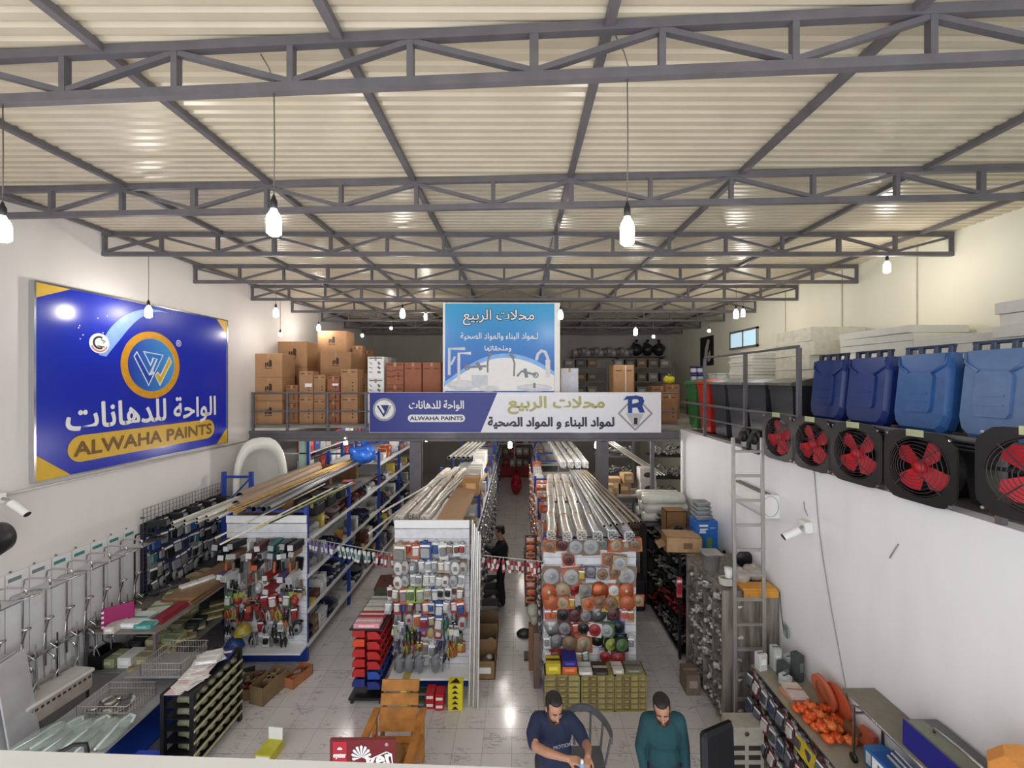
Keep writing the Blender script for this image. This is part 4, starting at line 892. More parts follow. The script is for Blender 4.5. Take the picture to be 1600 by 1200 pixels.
for i in range(K):
    y0_, y1_ = 6.9 + i * .45, 6.9 + (i + 1) * .45; z0_ = 2.70 + .10 * math.sin(i / K * PI); z1_ = 2.70 + .10 * math.sin((i + 1) / K * PI); xa = -1.36 + .02 * i; xb = xa + .02
    cb._add([(xa, y0_, z0_), (xa + .42, y0_, z0_ - .03), (xb + .42, y1_, z1_ - .03), (xb, y1_, z1_), (xa, y0_, z0_ - .05), (xa + .42, y0_, z0_ - .08), (xb + .42, y1_, z1_ - .08), (xb, y1_, z1_ - .05)], [(0, 1, 2, 3), (7, 6, 5, 4), (0, 4, 5, 1), (1, 5, 6, 2), (2, 6, 7, 3), (3, 7, 4, 0)], 0)
o = cb.build('cardboard_sheet', mat('cardboard_tan', (176, 142, 106), .7, 0, .05)); tag(o, 'long bowed flattened cardboard box lying on the middle rack', 'cardboard')
inst('carton', ('cartonX',), lambda: s_carton(.34, .36, .34, (164, 122, 70), (190, 160, 110)), (-.98, 8.75, 2.64), 'brown carton with a printed cross standing beside the cardboard sheet', 'carton')
for i in range(4):
    inst('carton', ('cw', i % 2), lambda: s_carton(.3, .34, .36, (206, 204, 200), (150, 120, 110)), (-1.0, 9.6 + .55 * i, 2.76 if i > 1 else 2.64), '%s white printed carton behind the brown one on the middle rack' % ORD[i], 'carton', 'white cartons on the middle rack')
for i in range(5): pipe('white_profile', (-2.0 + .14 * i, 12.0, 2.78), (-1.75 + .14 * i, 14.6, 2.82), .05, PVC, 'pale profile on the far top of the middle rack, %s from the sign wall' % ORD[i], 'profile', 'pale profiles on the far middle rack', n=6)
# tall white pipes leaning on its aisle corner
for i in range(5):
    pipe('standing_pipe', (-.76 + .035 * i, 6.42 - .02 * i, .003), (-.74 + .03 * i, 6.74, 2.75 - .06 * i), .016, PVC if i % 2 == 0 else CHROME, 'tall pale pipe standing at the aisle corner of the middle rack, %s of five' % ORD[i], 'pipe', 'pipes standing at the middle rack corner', n=8)
# ---------------------------------------------------------------- disc rack
RX0, RX1, RY0 = .40, 1.88, 6.66
rack('shop_rack', 'shelf rack with orange cutting discs on its end and silver profiles on top', RX0, RX1, RY0, 13.2, [6.70, 8.7, 10.7, 13.1], [.30, .91, 1.53, 2.12], 2.55, endz=2.58, header=False)
yF = RY0 - .016; PR = '%s hook row, disc rack end'
rows = [
 (2.52, T2(('disccard', 'orange', 'brown'), ('disccard', 'brown', 'maroon'), ('bigdisccard', 'brown', 'silver'), ('bigdisccard', 'brown', 'silver'), ('disccard', 'brown', 'grey'), ('disccard', 'orange', 'tan'), ('card', 'brown', 'tan')), 1),
 (2.26, T2((None, '.3', 0), ('disccard', 'orange', 'maroon'), (None, '.45', 0), ('disccard', 'orange', 'brown'), ('disccard', 'tan', 'silver')), 1),
 (2.06, T2(('bigdisccard', 'brown', 'silver'), (None, '.06', 0), ('bigdisccard', 'orange', 'silver'), ('card', 'brown', 'yellow'), ('disccard', 'purple', 'grey'), ('disccard', 'silver', 'brown'), ('disccard', 'orange', 'brown')), 1),
 (1.80, T2(('disc', 'orange', 'white'), ('disc', 'tan', 'orange'), ('disccard', 'white', 'red'), ('disccard', 'tan', 'grey'), ('steeldisc', 'orange', 'brown'), ('disccard', 'orange', 'white')), 1),
 (1.62, T2(('disc', 'orange', 'brown'), ('disccard', 'orange', 'tan'), ('card', 'orange', 'yellow'), (None, '.1', 0), ('disccard', 'tan', 'orange'), ('disccard', 'orange', 'brown'), ('bigdisccard', 'yellow', 'brown')), 1),
 (1.42, T2(('card', 'pink', 'orange'), ('card', 'tan', 'orange'), ('disccard', 'maroon', 'black'), ('disccard', 'black', 'maroon'), ('disccard', 'maroon', 'grey'), ('steeldisc', 'grey', 'silver'), ('disccard', 'black', 'maroon')), 1),
 (1.20, T2(('steeldisc', 'silver', 'white'), ('disccard', 'maroon', 'grey'), ('card', 'red', 'orange'), ('disccard', 'brown', 'black'), ('disccard', 'white', 'red'), ('disccard', 'green', 'silver'), ('disccard', 'blue', 'black')), 1),
 (.98, T2(('card', 'white', 'grey'), ('disc', 'grey', 'silver'), ('disc', 'brown', 'grey'), ('bigdisccard', 'orange', 'tan'), ('disc', 'black', 'green'), ('disccard', 'black', 'lime'), ('disccard', 'black', 'green')), 1),
 (.76, T2(('card', 'white', 'pink'), ('disccard', 'red', 'brown'), ('disccard', 'red', 'maroon'), ('card', 'brown', 'tan'), ('card', 'green', 'silver'), (None, '.2', 0), ('disccard', 'silver', 'red'), ('disccard', 'maroon', 'red')), 1)]
for i, (z, sp, st) in enumerate(rows): hang_row(sp, RX0 + .0, RX1 + (.1 if i in (4,) else .02), z, yF, PR % ORD[i], 'the aisle corner', stack=st)
# aisle face of the disc rack
MRL = Matrix.Translation((RX0 + .17, 0, 0)) @ Euler((0, 0, -PI / 2)).to_matrix().to_4x4()
for i, (z, sp) in enumerate([(.30, T2(('carton', 'brown', 'tan'), ('bin', 'grey', 'black'))), (.91, T2(('bin', 'orange', 'tan'), ('heap', 'grey', 'silver'))), (1.53, T2(('heap', 'grey', 'white'), ('carton', 'tan', 'white'))), (2.12, T2(('carton', 'orange', 'white'), ('tallbox', 'white', 'grey'), ('bag', 'silver', 'white')))]):
    for j, (a, b) in enumerate(((-8.6, -6.75), (-10.6, -8.75), (-13.0, -10.75))):
        shelf_row(sp, a, b, z, MRL, '%s shelf, %s bay, disc rack' % (lv[i], ORD[j]), 'its far end', .5)
for z in (2.45, 1.85, 1.25):
    for k in range(26):
        y = 6.8 + k * .24; ck = [((226, 110, 50), (230, 230, 226)), ((190, 190, 190), (90, 90, 94)), ((150, 120, 100), (40, 40, 44))][(k + int(z)) % 3]
        inst('string_of_packs', ('chainR', (k + int(z)) % 3), lambda: g_chain(*ck), (RX0 - .035, y, z), 'string of small packs, %s along the %s line, disc rack aisle face' % (ORD[k], {2.45: 'upper', 1.85: 'middle', 1.25: 'lower'}[z]), 'string of packs', 'strings of packs on the disc rack', rot=(0, 0, -PI / 2))
SILV = mat('silver_profile_film', (190, 192, 196), .25, .35, .14, 9, .5)
xs = [.50, .72, .95, 1.18, 1.42, 1.66]
for i, x in enumerate(xs):
    bundle((x, 6.25 - .05 * (i % 2), 2.60), (x + .25 - .05 * i, 10.0, 2.60), .175, .17, (WRAP if i < 3 else SILV), '%s wrapped profile bundle from the aisle on top of the disc rack' % ORD[i], 6, 'wrapped bundles on the disc rack', PVC if i < 3 else ALU)
for i in range(7):
    pipe('silver_pipe', (1.30 + .08 * i + .03 * i, 6.3 + .06 * i, 2.80 - .01 * i), (1.28 + .06 * i, 10.2, 2.80), .026, ALU if i < 4 else C((140, 124, 104), .4, .4), 'loose thin pipe on the disc rack bundles, %s from the aisle side' % ORD[i], 'pipe', 'loose pipes on the disc rack', n=8)
for i in range(4):
    bundle((1.18 + .2 * i, 11.0, 2.68), (1.05 + .2 * i, 14.0, 2.86), .19, .22, mat('white_profile_film', (214, 216, 218), .3, 0, .08, 9), '%s white profile bundle on the far rack, counting from the aisle' % ORD[i], 6, 'white bundles on the far rack', WHITEB)
rack('shop_rack', 'far blue-posted rack behind the disc rack under the deck', .62, 2.0, 13.6, 19.0, [13.65, 16.3, 18.9], [.3, .95, 1.6, 2.25], 2.7, end=False)
rack('shop_rack', 'far blue-posted rack behind the middle rack under the deck', -2.1, -.85, 15.2, 19.6, [15.25, 17.4, 19.5], [.3, .95, 1.6, 2.25], 2.9, end=False)
for k_, (x, rz, nm, y0, y1) in enumerate(((.62 + .16, -PI / 2, 'far rack behind disc rack', 13.7, 18.8), (-.85 - .16, PI / 2, 'far rack behind middle rack', 15.3, 19.4))):
    for i, z in enumerate((.3, .95, 1.6, 2.25)):
        M_ = Matrix.Translation((x, 0, 0)) @ Euler((0, 0, rz)).to_matrix().to_4x4(); a, b = (-y1, -y0) if rz < 0 else (y0, y1)
        shelf_row(T2(('tallbox', 'grey', 'silver'), ('heap', 'grey', 'white'), ('carton', 'brown', 'tan'), ('bag', 'silver', 'white')), a, b, z, M_, '%s shelf, %s' % (lv[i], nm), 'one end', .5)
# strings of goods stretched between the racks
def g_sachet(c, c2):
    mb = MB(); mb.box((0, 0, -.11), (.05, .03, .2), 0, None, .01); mb.box((0, -.016, -.12), (.036, .004, .08), 1); mb.tube([(0, 0, -.01), (.006, 0, .02), (0, 0, .035)], .004, 5, 1)
    return mb.mesh('hanging_sachet', [C(c, .3), C(c2, .3)])
o = pipe('hanging_line', (-3.74, 7.36, 2.22), (-2.06, 6.84, 2.16), .008, ALU, 'thin line of hung goods between the trowel rack and the middle rack', 'line', hollow=False, n=6)
for i in range(20):
    f_ = i / 20 + .03; p_ = Vector((-3.74, 7.36, 2.22)).lerp(Vector((-2.06, 6.84, 2.16)), f_)
    cc = ('purple', 'white') if i < 7 else (('white', 'teal') if i < 16 else ('red', 'white'))
    inst('hanging_sachet', ('sachet',) + cc, lambda: g_sachet(CN[cc[0]], CN[cc[1]]), p_ - Vector((0, 0, .035)), '%s %s and %s packet on the line between trowel rack and middle rack' % (ORD[i], cc[0], cc[1]), 'packet', 'packets on the sign-side line', rot=(R.uniform(-.2, .2), R.uniform(-.25, .25), R.uniform(-.5, .5)))
o = pipe('hanging_line', (-.66, 6.84, 2.14), (.42, 6.62, 2.12), .008, ALU, 'thin line of brushes across the middle aisle', 'line', hollow=False, n=6)
for i in range(17):
    f_ = i / 17 + .03; p_ = Vector((-.66, 6.84, 2.14)).lerp(Vector((.42, 6.62, 2.12)), f_); cc = ('red', 'white') if i % 3 != 1 else ('white', 'red')
    inst('hanging_sachet', ('sachet',) + cc, lambda: g_sachet(CN[cc[0]], CN[cc[1]]), p_ - Vector((0, 0, .035)), '%s red and white packet on the line across the middle aisle' % ORD[i], 'packet', 'packets on the aisle line', rot=(R.uniform(-.3, .3), R.uniform(-.3, .3), R.uniform(-.5, .5)))
# ---------------------------------------------------------------- yellow small-parts cabinets at the foot of the disc rack
def parts_cabinet(x0, x1, y0, y1, h, rows_, cols, lab, frame):
    t = thing('parts_cabinet', lab, 'drawer cabinet', ((x0 + x1) / 2, (y0 + y1) / 2, 0), 0, 'yellow drawer cabinets'); wd = x1 - x0; dp = y1 - y0
    mb = MB(); mb.bx(-wd / 2, -wd / 2 + .015, -dp / 2, dp / 2, 0, h); mb.bx(wd / 2 - .015, wd / 2, -dp / 2, dp / 2, 0, h); mb.bx(-wd / 2, wd / 2, -dp / 2, dp / 2, h - .015, h); mb.bx(-wd / 2, wd / 2, -dp / 2, dp / 2, 0, .02); mb.bx(-wd / 2, wd / 2, dp / 2 - .01, dp / 2, 0, h)
    for c_ in range(1, cols): mb.bx(-wd / 2 + wd * c_ / cols - .004, -wd / 2 + wd * c_ / cols + .004, -dp / 2, dp / 2, 0, h)
    for r_ in range(1, rows_): mb.bx(-wd / 2, wd / 2, -dp / 2, dp / 2, .02 + (h - .035) * r_ / rows_ - .003, .02 + (h - .035) * r_ / rows_ + .003)
    mb.build('body', frame, t)
    for r_ in range(rows_):
        for c_ in range(cols):
            ww = wd / cols - .02; hh = (h - .035) / rows_ - .014; cx_ = -wd / 2 + wd * (c_ + .5) / cols; cz_ = .02 + (h - .035) * (r_ + .5) / rows_
            d_ = MB(); d_.box((0, dp * .02, 0), (ww, dp * .9, hh), 0, None, .003); d_.box((0, -dp * .435, -hh * .1), (ww * .5, .014, hh * .3), 1)
            key = ('drw', round(ww, 3), round(hh, 3), (r_ * 3 + c_) % 3)
            if key not in MESH: MESH[key] = d_.mesh('drawer', [C(((160, 148, 112), (134, 122, 98), (180, 170, 130))[(r_ * 3 + c_) % 3], .3), C((186, 172, 96), .4)])
            o = bpy.data.objects.new('drawer', MESH[key]); COL.objects.link(o); o.parent = t; o.location = (cx_, 0, cz_)
    return t
YC = mat('yellow_cabinet', (160, 148, 88), .5)
parts_cabinet(.40, .93, 6.28, 6.60, .55, 6, 3, 'yellow framed small-drawer cabinet at the aisle corner of the disc rack', YC)
parts_cabinet(.95, 1.45, 6.28, 6.60, .55, 6, 4, 'yellow framed small-drawer cabinet between its two neighbours at the disc rack', YC)
parts_cabinet(1.46, 1.94, 6.28, 6.60, .55, 6, 4, 'yellow framed small-drawer cabinet at the outer corner of the disc rack', YC)
for x, y, w_, d_, h_, c_, c2, lab in ((.53, 6.40, .22, .2, .16, (206, 184, 50), (60, 50, 20), 'yellow and black box on the cabinet at the aisle corner'), (.78, 6.44, .22, .26, .10, (226, 110, 50), (226, 110, 50), 'orange flat box under the navy one on the yellow cabinet'), (.78, 6.44, .22, .26, .09, (46, 44, 130), (46, 44, 130), 'navy box lying on the orange one on the yellow cabinet'),
      (1.02, 6.4, .2, .24, .05, (214, 214, 210), (150, 150, 150), 'white flat pack on the middle yellow cabinet'), (1.25, 6.4, .22, .24, .05, (60, 50, 50), (190, 180, 160), 'dark flat pack with a ring picture on the middle yellow cabinet'), (1.52, 6.4, .16, .2, .07, (200, 196, 186), (150, 140, 120), 'pale flat pack on the outer yellow cabinet'), (1.76, 6.42, .26, .2, .06, (120, 118, 104), (90, 88, 80), 'grey-green flat pack on the outer yellow cabinet')):
    z = .551 + (.105 if 'navy box' in lab else 0)
    o = s_carton(w_, d_, h_, c_, c2); o = bpy.data.objects.new('boxed_goods', o); COL.objects.link(o); o.location = (x, y, z); tag(o, lab, 'box')

# narrow display strips and nets at the aisle corner of the disc rack
t = thing('display_strip', 'narrow dark strip stand of orange packs at the aisle side of the disc rack', 'display stand', (.24, 7.55, 0), 0)
MB().bx(-.12, .10, 0, .03, .9, 2.2).build('back_strip', C((60, 54, 56), .6), t); MB().bx(-.02, .02, .0, .03, 0, .9).build('post', BLACKM, t); MB().bx(-.14, .12, -.12, .12, 0, .02).build('foot', BLACKM, t)
for i in range(9):
    inst('orange_card_pack', ('ocp', i % 3), lambda: g_blister(.16, .10, [(206, 90, 44), (180, 90, 60), (210, 130, 80)][i % 3], [(200, 190, 180), (226, 120, 60), (120, 60, 40)][i % 3]), (.22 + R.uniform(-.01, .01), 7.545, 2.18 - .135 * i), 'orange carded pack on the dark strip stand, %s from the top' % ORD[i], 'packaged part', 'orange packs on the strip stand')
t = thing('net_bag', 'pale net bag of parts hung low at the aisle corner of the disc rack', 'bag', (.26, 7.25, .0)); MB().ell((0, 0, 1.0), (.12, .12, .13), 0, 12, 8).ell((.03, -.03, .86), (.09, .1, .1), 0, 10, 7).build('bag', mat('net_bag', (170, 168, 150), .5, 0, .3, 40), t); MB().cyl((0, 0, 1.1), (.12, 0, 1.25), .008, n=5).build('strap', C((120, 110, 96)), t); MB().box((0, 0, .38), (.16, .16, .76), 0, None, .01).build('brown_carton_base', CARD2, t)
o = MB().box((0, 0, .45), (.10, .22, .9), 0, None, .004).build('tall_carton', C((112, 92, 84), .7)); o.location = (.30, 6.86, .001); tag(o, 'tall grey-brown carton standing at the aisle corner of the disc rack', 'carton')
# ================================================================ side wall: conduit, camera, shower displays, carded tools
def wall_thing(name, lab, cat, y, z, x=XL + .003, group=None): return thing(name, lab, cat, (x, y, z), PI / 2, group)
o = MB().tube([(XL + .03, 5.1, 3.60), (XL + .03, 9.7, 3.60)], .016, 6).build('wall_conduit', C((200, 196, 190), .5)); tag(o, 'thin grey conduit running along the wall just under the blue board', 'conduit')
def camera_thing(loc, rz, lab, tilt=-.5):
    t = thing('security_camera', lab, 'security camera', loc, rz)
    MB().box((0, -.05, 0), (.10, .10, .12), 0, None, .01).build('junction_box', WHITEB, t)
    MB().tube([(0, -.1, 0), (0, -.17, -.02), (0, -.22, -.06)], .016, 8).build('arm', ALU, t)
    mb = MB(); mb.cyl((0, -.2, -.05), (0, -.40, -.19), .042, n=14); mb.cyl((0, -.40, -.19), (0, -.406, -.194), .036, n=14, m=1); mb.build('housing', [WHITEB, BLACK], t)
    return t
camera_thing((XL + .003, 5.02, 3.58), PI / 2, 'white bullet camera on the wall below the near edge of the blue board')
t = thing('black_fan_head', 'black rounded wall fan housing cut off by the frame edge beside the shower displays', 'fan', (XL + .003, 4.72, 3.18), PI / 2)
MB().lathe([(.001, -.25), (.14, -.22), (.2, -.12), (.21, 0), (.17, .12), (.001, .18)], (.02, -.30, 0), 24, 0, 'x').build('housing', BLACK, t); MB().cyl((0, 0, -.02), (0, -.15, 0), .04, n=10).build('wall_mount', GREYP, t)
TEAL = C((66, 134, 130), .4)
def shower(y, kind, lab):
    t = wall_thing('shower_fixture', lab, 'shower', y, 0, XL + .045, 'shower columns on white display boards')
    zt, zb = 2.52, 1.15
    MB().tube([(0, -.05, zb + .1), (0, -.05, zt - .12), (0, -.07, zt - .03), (0, -.14, zt), (0, -.34, zt), (0, -.40, zt - .02), (0, -.40, zt - .07)], .012, 8).build('riser_pipe', CHROME if kind != 2 else BLACKM, t)
    if kind % 2: MB().box((0, -.40, zt - .08), (.24, .24, .016), 0, None, .006).build('rain_head', CHROME if kind != 2 else BLACK, t)
    else: MB().lathe([(.02, .012), (.13, .004), (.135, -.006), (.001, -.008)], (0, -.40, zt - .08), 20).build('rain_head', CHROME if kind != 2 else BLACK, t)
    MB().tube([(.02, -.06, 1.55), (.09, -.12, 1.42), (.1, -.12, 1.15), (.04, -.10, 1.02), (-.04, -.08, 1.12), (-.05, -.08, 1.5), (-.04, -.09, 1.75)], .008, 6).build('hose', CHROME, t)
    mb = MB(); mb.cyl((-.04, -.09, 1.72), (-.06, -.16, 1.9), .014, n=8); mb.lathe([(.012, .02), (.045, .0), (.045, -.012), (.001, -.014)], (-.06, -.17, 1.92), 12); mb.build('hand_shower', CHROME, t)
    mb = MB(); mb.cyl((-.12, -.06, 1.45), (.12, -.06, 1.45), .026, n=10); mb.cyl((-.14, -.06, 1.45), (-.11, -.06, 1.45), .032, n=8); mb.cyl((.11, -.06, 1.45), (.14, -.06, 1.45), .032, n=8); mb.tube([(0, -.07, 1.44), (0, -.16, 1.38), (0, -.17, 1.33)], .014, 8); mb.build('mixer', CHROME, t)
for i in range(9):
    y = 4.72 + i * .255
    t = wall_thing('display_board', 'white glossy display board, %s along the shower wall from the viewer' % ORD[i], 'display board', y, 0, XL + .004, 'white shower display boards')
    MB().bx(-.12, .12, -.03, 0, 1.08, 2.60).build('board', WHITEP, t); MB().bx(-.10, .04, -.034, -.0305, 2.5, 2.545).build('title_strip', TEAL if i > 3 else C((120, 130, 128)), t)
    MB().lathe([(.012, 0), (.012, .012), (.001, .014)], (-.06, -.006, 2.62), 10, 0, 'y').build('clip', STEEL, t)
    shower(y, (1, 0, 1, 0, 1, 1, 0, 1, 2)[i], '%s shower column with %s head, %s from the viewer' % (('chrome',) * 8 + ('black',))[i:i + 1] .__getitem__(0).join(['', '']) if False else '%s shower column with %s head, %s from the viewer on the white boards' % ('black' if i == 8 else 'chrome', 'square' if (1, 0, 1, 0, 1, 1, 0, 1, 2)[i] % 2 else 'round', ORD[i]))
# second row of basin mixers and slide bars under the columns
for i in range(8):
    t = wall_thing('slide_bar', 'thin hanging hose and slide bar, %s along the lower shower row' % ORD[i], 'shower set', 4.84 + .25 * i, 0, XL + .045, 'slide bars under the shower columns')
    MB().cyl((0, -.09, 1.02), (0, -.09, 1.62), .009, n=6).build('bar', CHROME if i % 3 else BLACKM, t); MB().tube([(0, -.1, 1.1), (.04, -.14, .9), (.0, -.13, .72), (-.04, -.12, .82), (-.03, -.1, 1.3)], .007, 5).build('hose', GREYP, t)
    MB().box((0, -.05, 1.5), (.04, .1, .03), 0, None, .006).build('bracket', CHROME, t); MB().box((0, -.05, 1.1), (.04, .1, .03), 0, None, .006).build('bracket', CHROME, t)
# wire grid and the dark carded tools on it
t = wall_thing('wire_grid', 'grey wire grid rising along the wall above the dark carded tools', 'wire grid', 6.95, 0, XL + .06)
mb = MB()
for i in range(25): mb.cyl((i * .075, 0, 1.05), (i * .075, 0, 2.86), .004, n=4)
for i in range(25): mb.cyl((0, .004, 1.05 + i * .075), (1.8, .004, 1.05 + i * .075), .004, n=4)
mb.build('wires', STEEL, t)
for a in (.02, 1.78): MB().box((a, .03, 2.7), (.03, .05, .03)).build('wall_hook', STEEL, t)
MB().bx(0, 1.9, .018, .05, 1.05, 2.6).build('backing_sheet', C((44, 46, 62), .6), t)
org = Vector((XL + .075, 6.95, 0))
KW = '%s row on the wire grid'
rws = [(2.66, T2(('boxtool', 'black', 'grey'), ('blister', 'navy', 'black'), ('blister', 'black', 'grey'), ('boxtool', 'black', 'silver'), ('blister', 'black', 'grey'), ('blister', 'black', 'black'))),
 (2.42, T2(('bigcard', 'navy', 'blue'), ('bigcard', 'navy', 'grey'), ('blister', 'navy', 'black'), ('bigcard', 'black', 'grey'), ('blister', 'navy', 'silver'))),
 (2.16, T2(('blister', 'grey', 'teal'), ('blister', 'navy', 'grey'), ('bigcard', 'navy', 'black'), ('bigcard', 'navy', 'silver'), ('bigcard', 'blue', 'navy'), ('blister', 'grey', 'navy'))),
 (1.90, T2(('blister', 'grey', 'black'), ('blister', 'white', 'grey'), ('blister', 'black', 'grey'), ('bigcard', 'navy', 'grey'), ('bigcard', 'maroon', 'grey'), ('blister', 'grey', 'navy'))),
 (1.66, T2(('blister', 'black', 'grey'), ('pouch', 'grey', 'black'), ('blister', 'grey', 'black'), ('pouch', 'grey', 'black'), ('blister', 'grey', 'white'), ('blister', 'navy', 'grey'))),
 (1.42, T2(('pouch', 'black', 'teal'), ('pouch', 'grey', 'black'), ('blister', 'clear', 'grey'), ('pouch', 'grey', 'grey'), ('pouch', 'black', 'grey')))]
for i, (z, sp) in enumerate(rws): hang_row(sp, .02, 1.85, z, -.0, KW % ORD[i], '', PI / 2, org, stack=2)
# upright steel frame and the bathtub stood on end
t = thing('rack_frame', 'blue steel end frame standing alone before the upright bathtub', 'steel frame', (-6.05, 8.55, 0), 0)
for x in (0, .56): MB().bx(x - .035, x + .035, -.03, .03, 0, 3.13).build('upright', BLUEM, t)
for z in (2.45, 3.0): MB().bx(.03, .53, -.012, .012, z, z + .05).build('cross_brace', BLUEM, t)
MB().box((.28, 0, 2.72), (.03, .02, .78), 0, (0, .75, 0)).build('cross_brace', BLUEM, t)
t = thing('bathtub', 'white bathtub stood on end against the wall beside the deck', 'bathtub', (-5.60, 9.05, 1.5), 0)
def tubring(k, yy):   # rim outline in x,z
    pts = []
    for i in range(28):
        a = 2 * PI * i / 28; x = math.cos(a); z = math.sin(a); sx = abs(x) ** .75 * (1 if x > 0 else -1); sz = abs(z) ** .75 * (1 if z > 0 else -1)
        pts.append((.40 * k * sx, yy, .92 + .9 * k * sz))
    return pts
mb = MB(); rings = [tubring(1.0, .52), tubring(1.06, .2), tubring(1.14, -.02), tubring(1.14, -.05), tubring(.92, -.05), tubring(.84, .16), tubring(.62, .42), tubring(.2, .46)]
n = 28; vs = [p_ for r_ in rings for p_ in r_]
mb._add(vs, [(i * n + j, i * n + (j + 1) % n, (i + 1) * n + (j + 1) % n, (i + 1) * n + j) for i in range(len(rings) - 1) for j in range(n)], 0, True); mb._add(rings[0], [tuple(range(n))], 0); mb._add(rings[-1], [tuple(range(n))], 0)
mb.build('shell', mat('white_acrylic', (222, 220, 210), .25, 0, .03), t).rotation_euler = (0, 0, .6)
kids(t)[0].scale = (1.12, 1, 1.17)
t = thing('plinth_stand', 'dark low stand carrying the upright bathtub behind the pipes', 'stand', (-5.74, 9.25, 0)); MB().bx(-.48, .5, -.05, .5, 0, 1.49).build('body', C((96, 92, 88)), t)
# low table with tile boards and boxes
t = thing('display_table', 'low steel table along the wall covered with tile boards and boxes', 'table', (XL + .02, 6.0, 0), 0)
TW = 1.08
for x in (.04, TW - .04):
    for y in (.04, 1.5, 3.1): MB().bx(x - .02, x + .02, y - .02, y + .02, 0, 1.36).build('leg', STEEL, t)
MB().bx(0, TW, 0, 3.14, 1.345, 1.37).build('table_top', C((130, 124, 116), .6), t); MB().bx(0, TW, 0, 3.14, .78, .80).build('lower_shelf', C((120, 118, 112), .6), t)
def stackboards(x, y, w_, d_, n_, z, cols, lab, rz=0, nm='tile_board', cat='tile board', th=.018):
    for i in range(n_):
        c_ = cols[i % len(cols)]
        key = ('board', w_, d_, c_, th)
        inst(nm, key, lambda: MB().box((0, 0, th / 2), (w_, d_, th), 0, None, .002).mesh('tile_board', [C(c_, .3)]), (x + R.uniform(-.015, .015), y + R.uniform(-.015, .015), z + i * (th + .001)), lab + (', %s from the bottom' % ORD[i] if n_ > 1 else ''), cat, lab, rot=(0, 0, rz + R.uniform(-.04, .04)))
X0 = XL + .02
stackboards(X0 + .8, 7.35, .5, 1.3, 6, 1.372, [(120, 90, 62), (150, 120, 88)], 'brown board in the stack at the table edge')
stackboards(X0 + .79, 8.5, .5, .9, 7, 1.372, [(90, 76, 60), (120, 100, 78)], 'dark brown board in the far table stack')
stackboards(X0 + .3, 8.3, .45, .8, 5, 1.372, [(60, 58, 58), (100, 90, 82)], 'dark slab in the stack under the carded tools')
stackboards(X0 + .92, 6.7, .16, 1.0, 4, 1.372, [(150, 40, 50), (140, 50, 60)], 'red edged board in the stack at the table front')
stackboards(X0 + .25, 6.35, .32, .5, 2, 1.372, [(60, 60, 62), (120, 120, 118)], 'dark flat pack at the wall end of the table')
for i, (x, y, w_, d_, h_, c_, c2, rz, lab) in enumerate([
  (.42, 6.2, .14, .5, .10, (196, 190, 184), (150, 60, 60), .1, 'white box beside the pink board'), (.60, 6.25, .3, .34, .08, (214, 218, 216), (90, 150, 150), .0, 'white and teal box at the table front'),
  (.82, 6.2, .24, .3, .07, (80, 150, 146), (220, 220, 216), .05, 'teal box at the table front corner'), (.62, 6.62, .3, .4, .05, (196, 200, 186), (120, 150, 90), .3, 'pale box with a green label on the table'),
  (.6, 6.98, .34, .26, .09, (128, 148, 100), (200, 206, 190), .35, 'green box tilted on the table'), (.72, 7.25, .12, .5, .06, (222, 222, 218), (160, 160, 160), -.6, 'white slim box lying diagonally on the table'),
  (.5, 7.4, .22, .35, .08, (150, 130, 100), (190, 170, 140), .2, 'tan box behind the green box'), (.36, 7.1, .1, .55, .05, (60, 60, 60), (200, 200, 200), -.5, 'black slim box lying diagonally on the table'),
  (.4, 7.75, .25, .4, .07, (176, 160, 130), (120, 100, 80), -.3, 'kraft box toward the far end of the table'), (.62, 7.7, .2, .4, .06, (200, 196, 186), (150, 150, 150), .5, 'cream box near the far end of the table')]):
    o = bpy.data.objects.new('boxed_goods', s_carton(w_, d_, h_, c_, c2)); COL.objects.link(o); o.location = (X0 + x, y, 1.394 if 'diag' not in lab else 1.46); o.rotation_euler = (0, 0, rz); tag(o, lab, 'box')
    if 'diag' not in lab: o.location.z = 1.372
    else: o.location.z = 1.462
t = thing('pink_board', 'bright pink sample board standing upright on the table before the showers', 'sample board', (X0 + .28, 6.02, 1.372), .75)
MB().box((.17, 0, .16), (.36, .03, .32), 0, None, .01).build('board', C((150, 22, 92), .4), t)
for i in range(4): MB().box((.01, -.018, .06 + .07 * i), (.025, .006, .03)).build('label', PAPER, t)
# lower shelf goods
for i in range(10):
    c_ = [(150, 160, 120), (224, 224, 222), (150, 140, 110), (40, 44, 42), (190, 180, 140)][i % 5]
    o = bpy.data.objects.new('boxed_goods', s_carton(.2, .26, .13 + .02 * (i % 3), c_, (200, 204, 190))); COL.objects.link(o); o.location = (X0 + .3 + .25 * (i % 3) + .03 * (i // 3), 6.2 + .42 * (i // 3), .801); tag(o, '%s box, %s counted along the lower table shelf' % (['olive', 'white', 'khaki', 'black', 'sand'][i % 5], ORD[i]), 'box', 'boxes on the lower table shelf')
for i in range(9):
    o = bpy.data.objects.new('boxed_goods', s_carton(.42, .16, .035, (176, 164, 122), (140, 120, 86))); COL.objects.link(o); o.location = (X0 + .82, 6.15 + .2 * i, .801 + .036 * (i % 3)); o.rotation_euler = (0, 0, .6); tag(o, 'slim khaki pack, %s in the slanting row on the lower shelf' % ORD[i], 'box', 'slim khaki packs')
inst('mesh_crate', ('mesh',), lambda: MB().bx(-.12, .12, -.16, .16, 0, .01).bx(-.12, -.11, -.16, .16, .01, .2).bx(.11, .12, -.16, .16, .01, .2).bx(-.11, .11, -.16, -.15, .01, .2).bx(-.11, .11, .15, .16, .01, .2).mesh('mesh_crate', [BLACK]), (X0 + .14, 6.2, .801), 'black open crate on the lower shelf against the wall', 'crate')
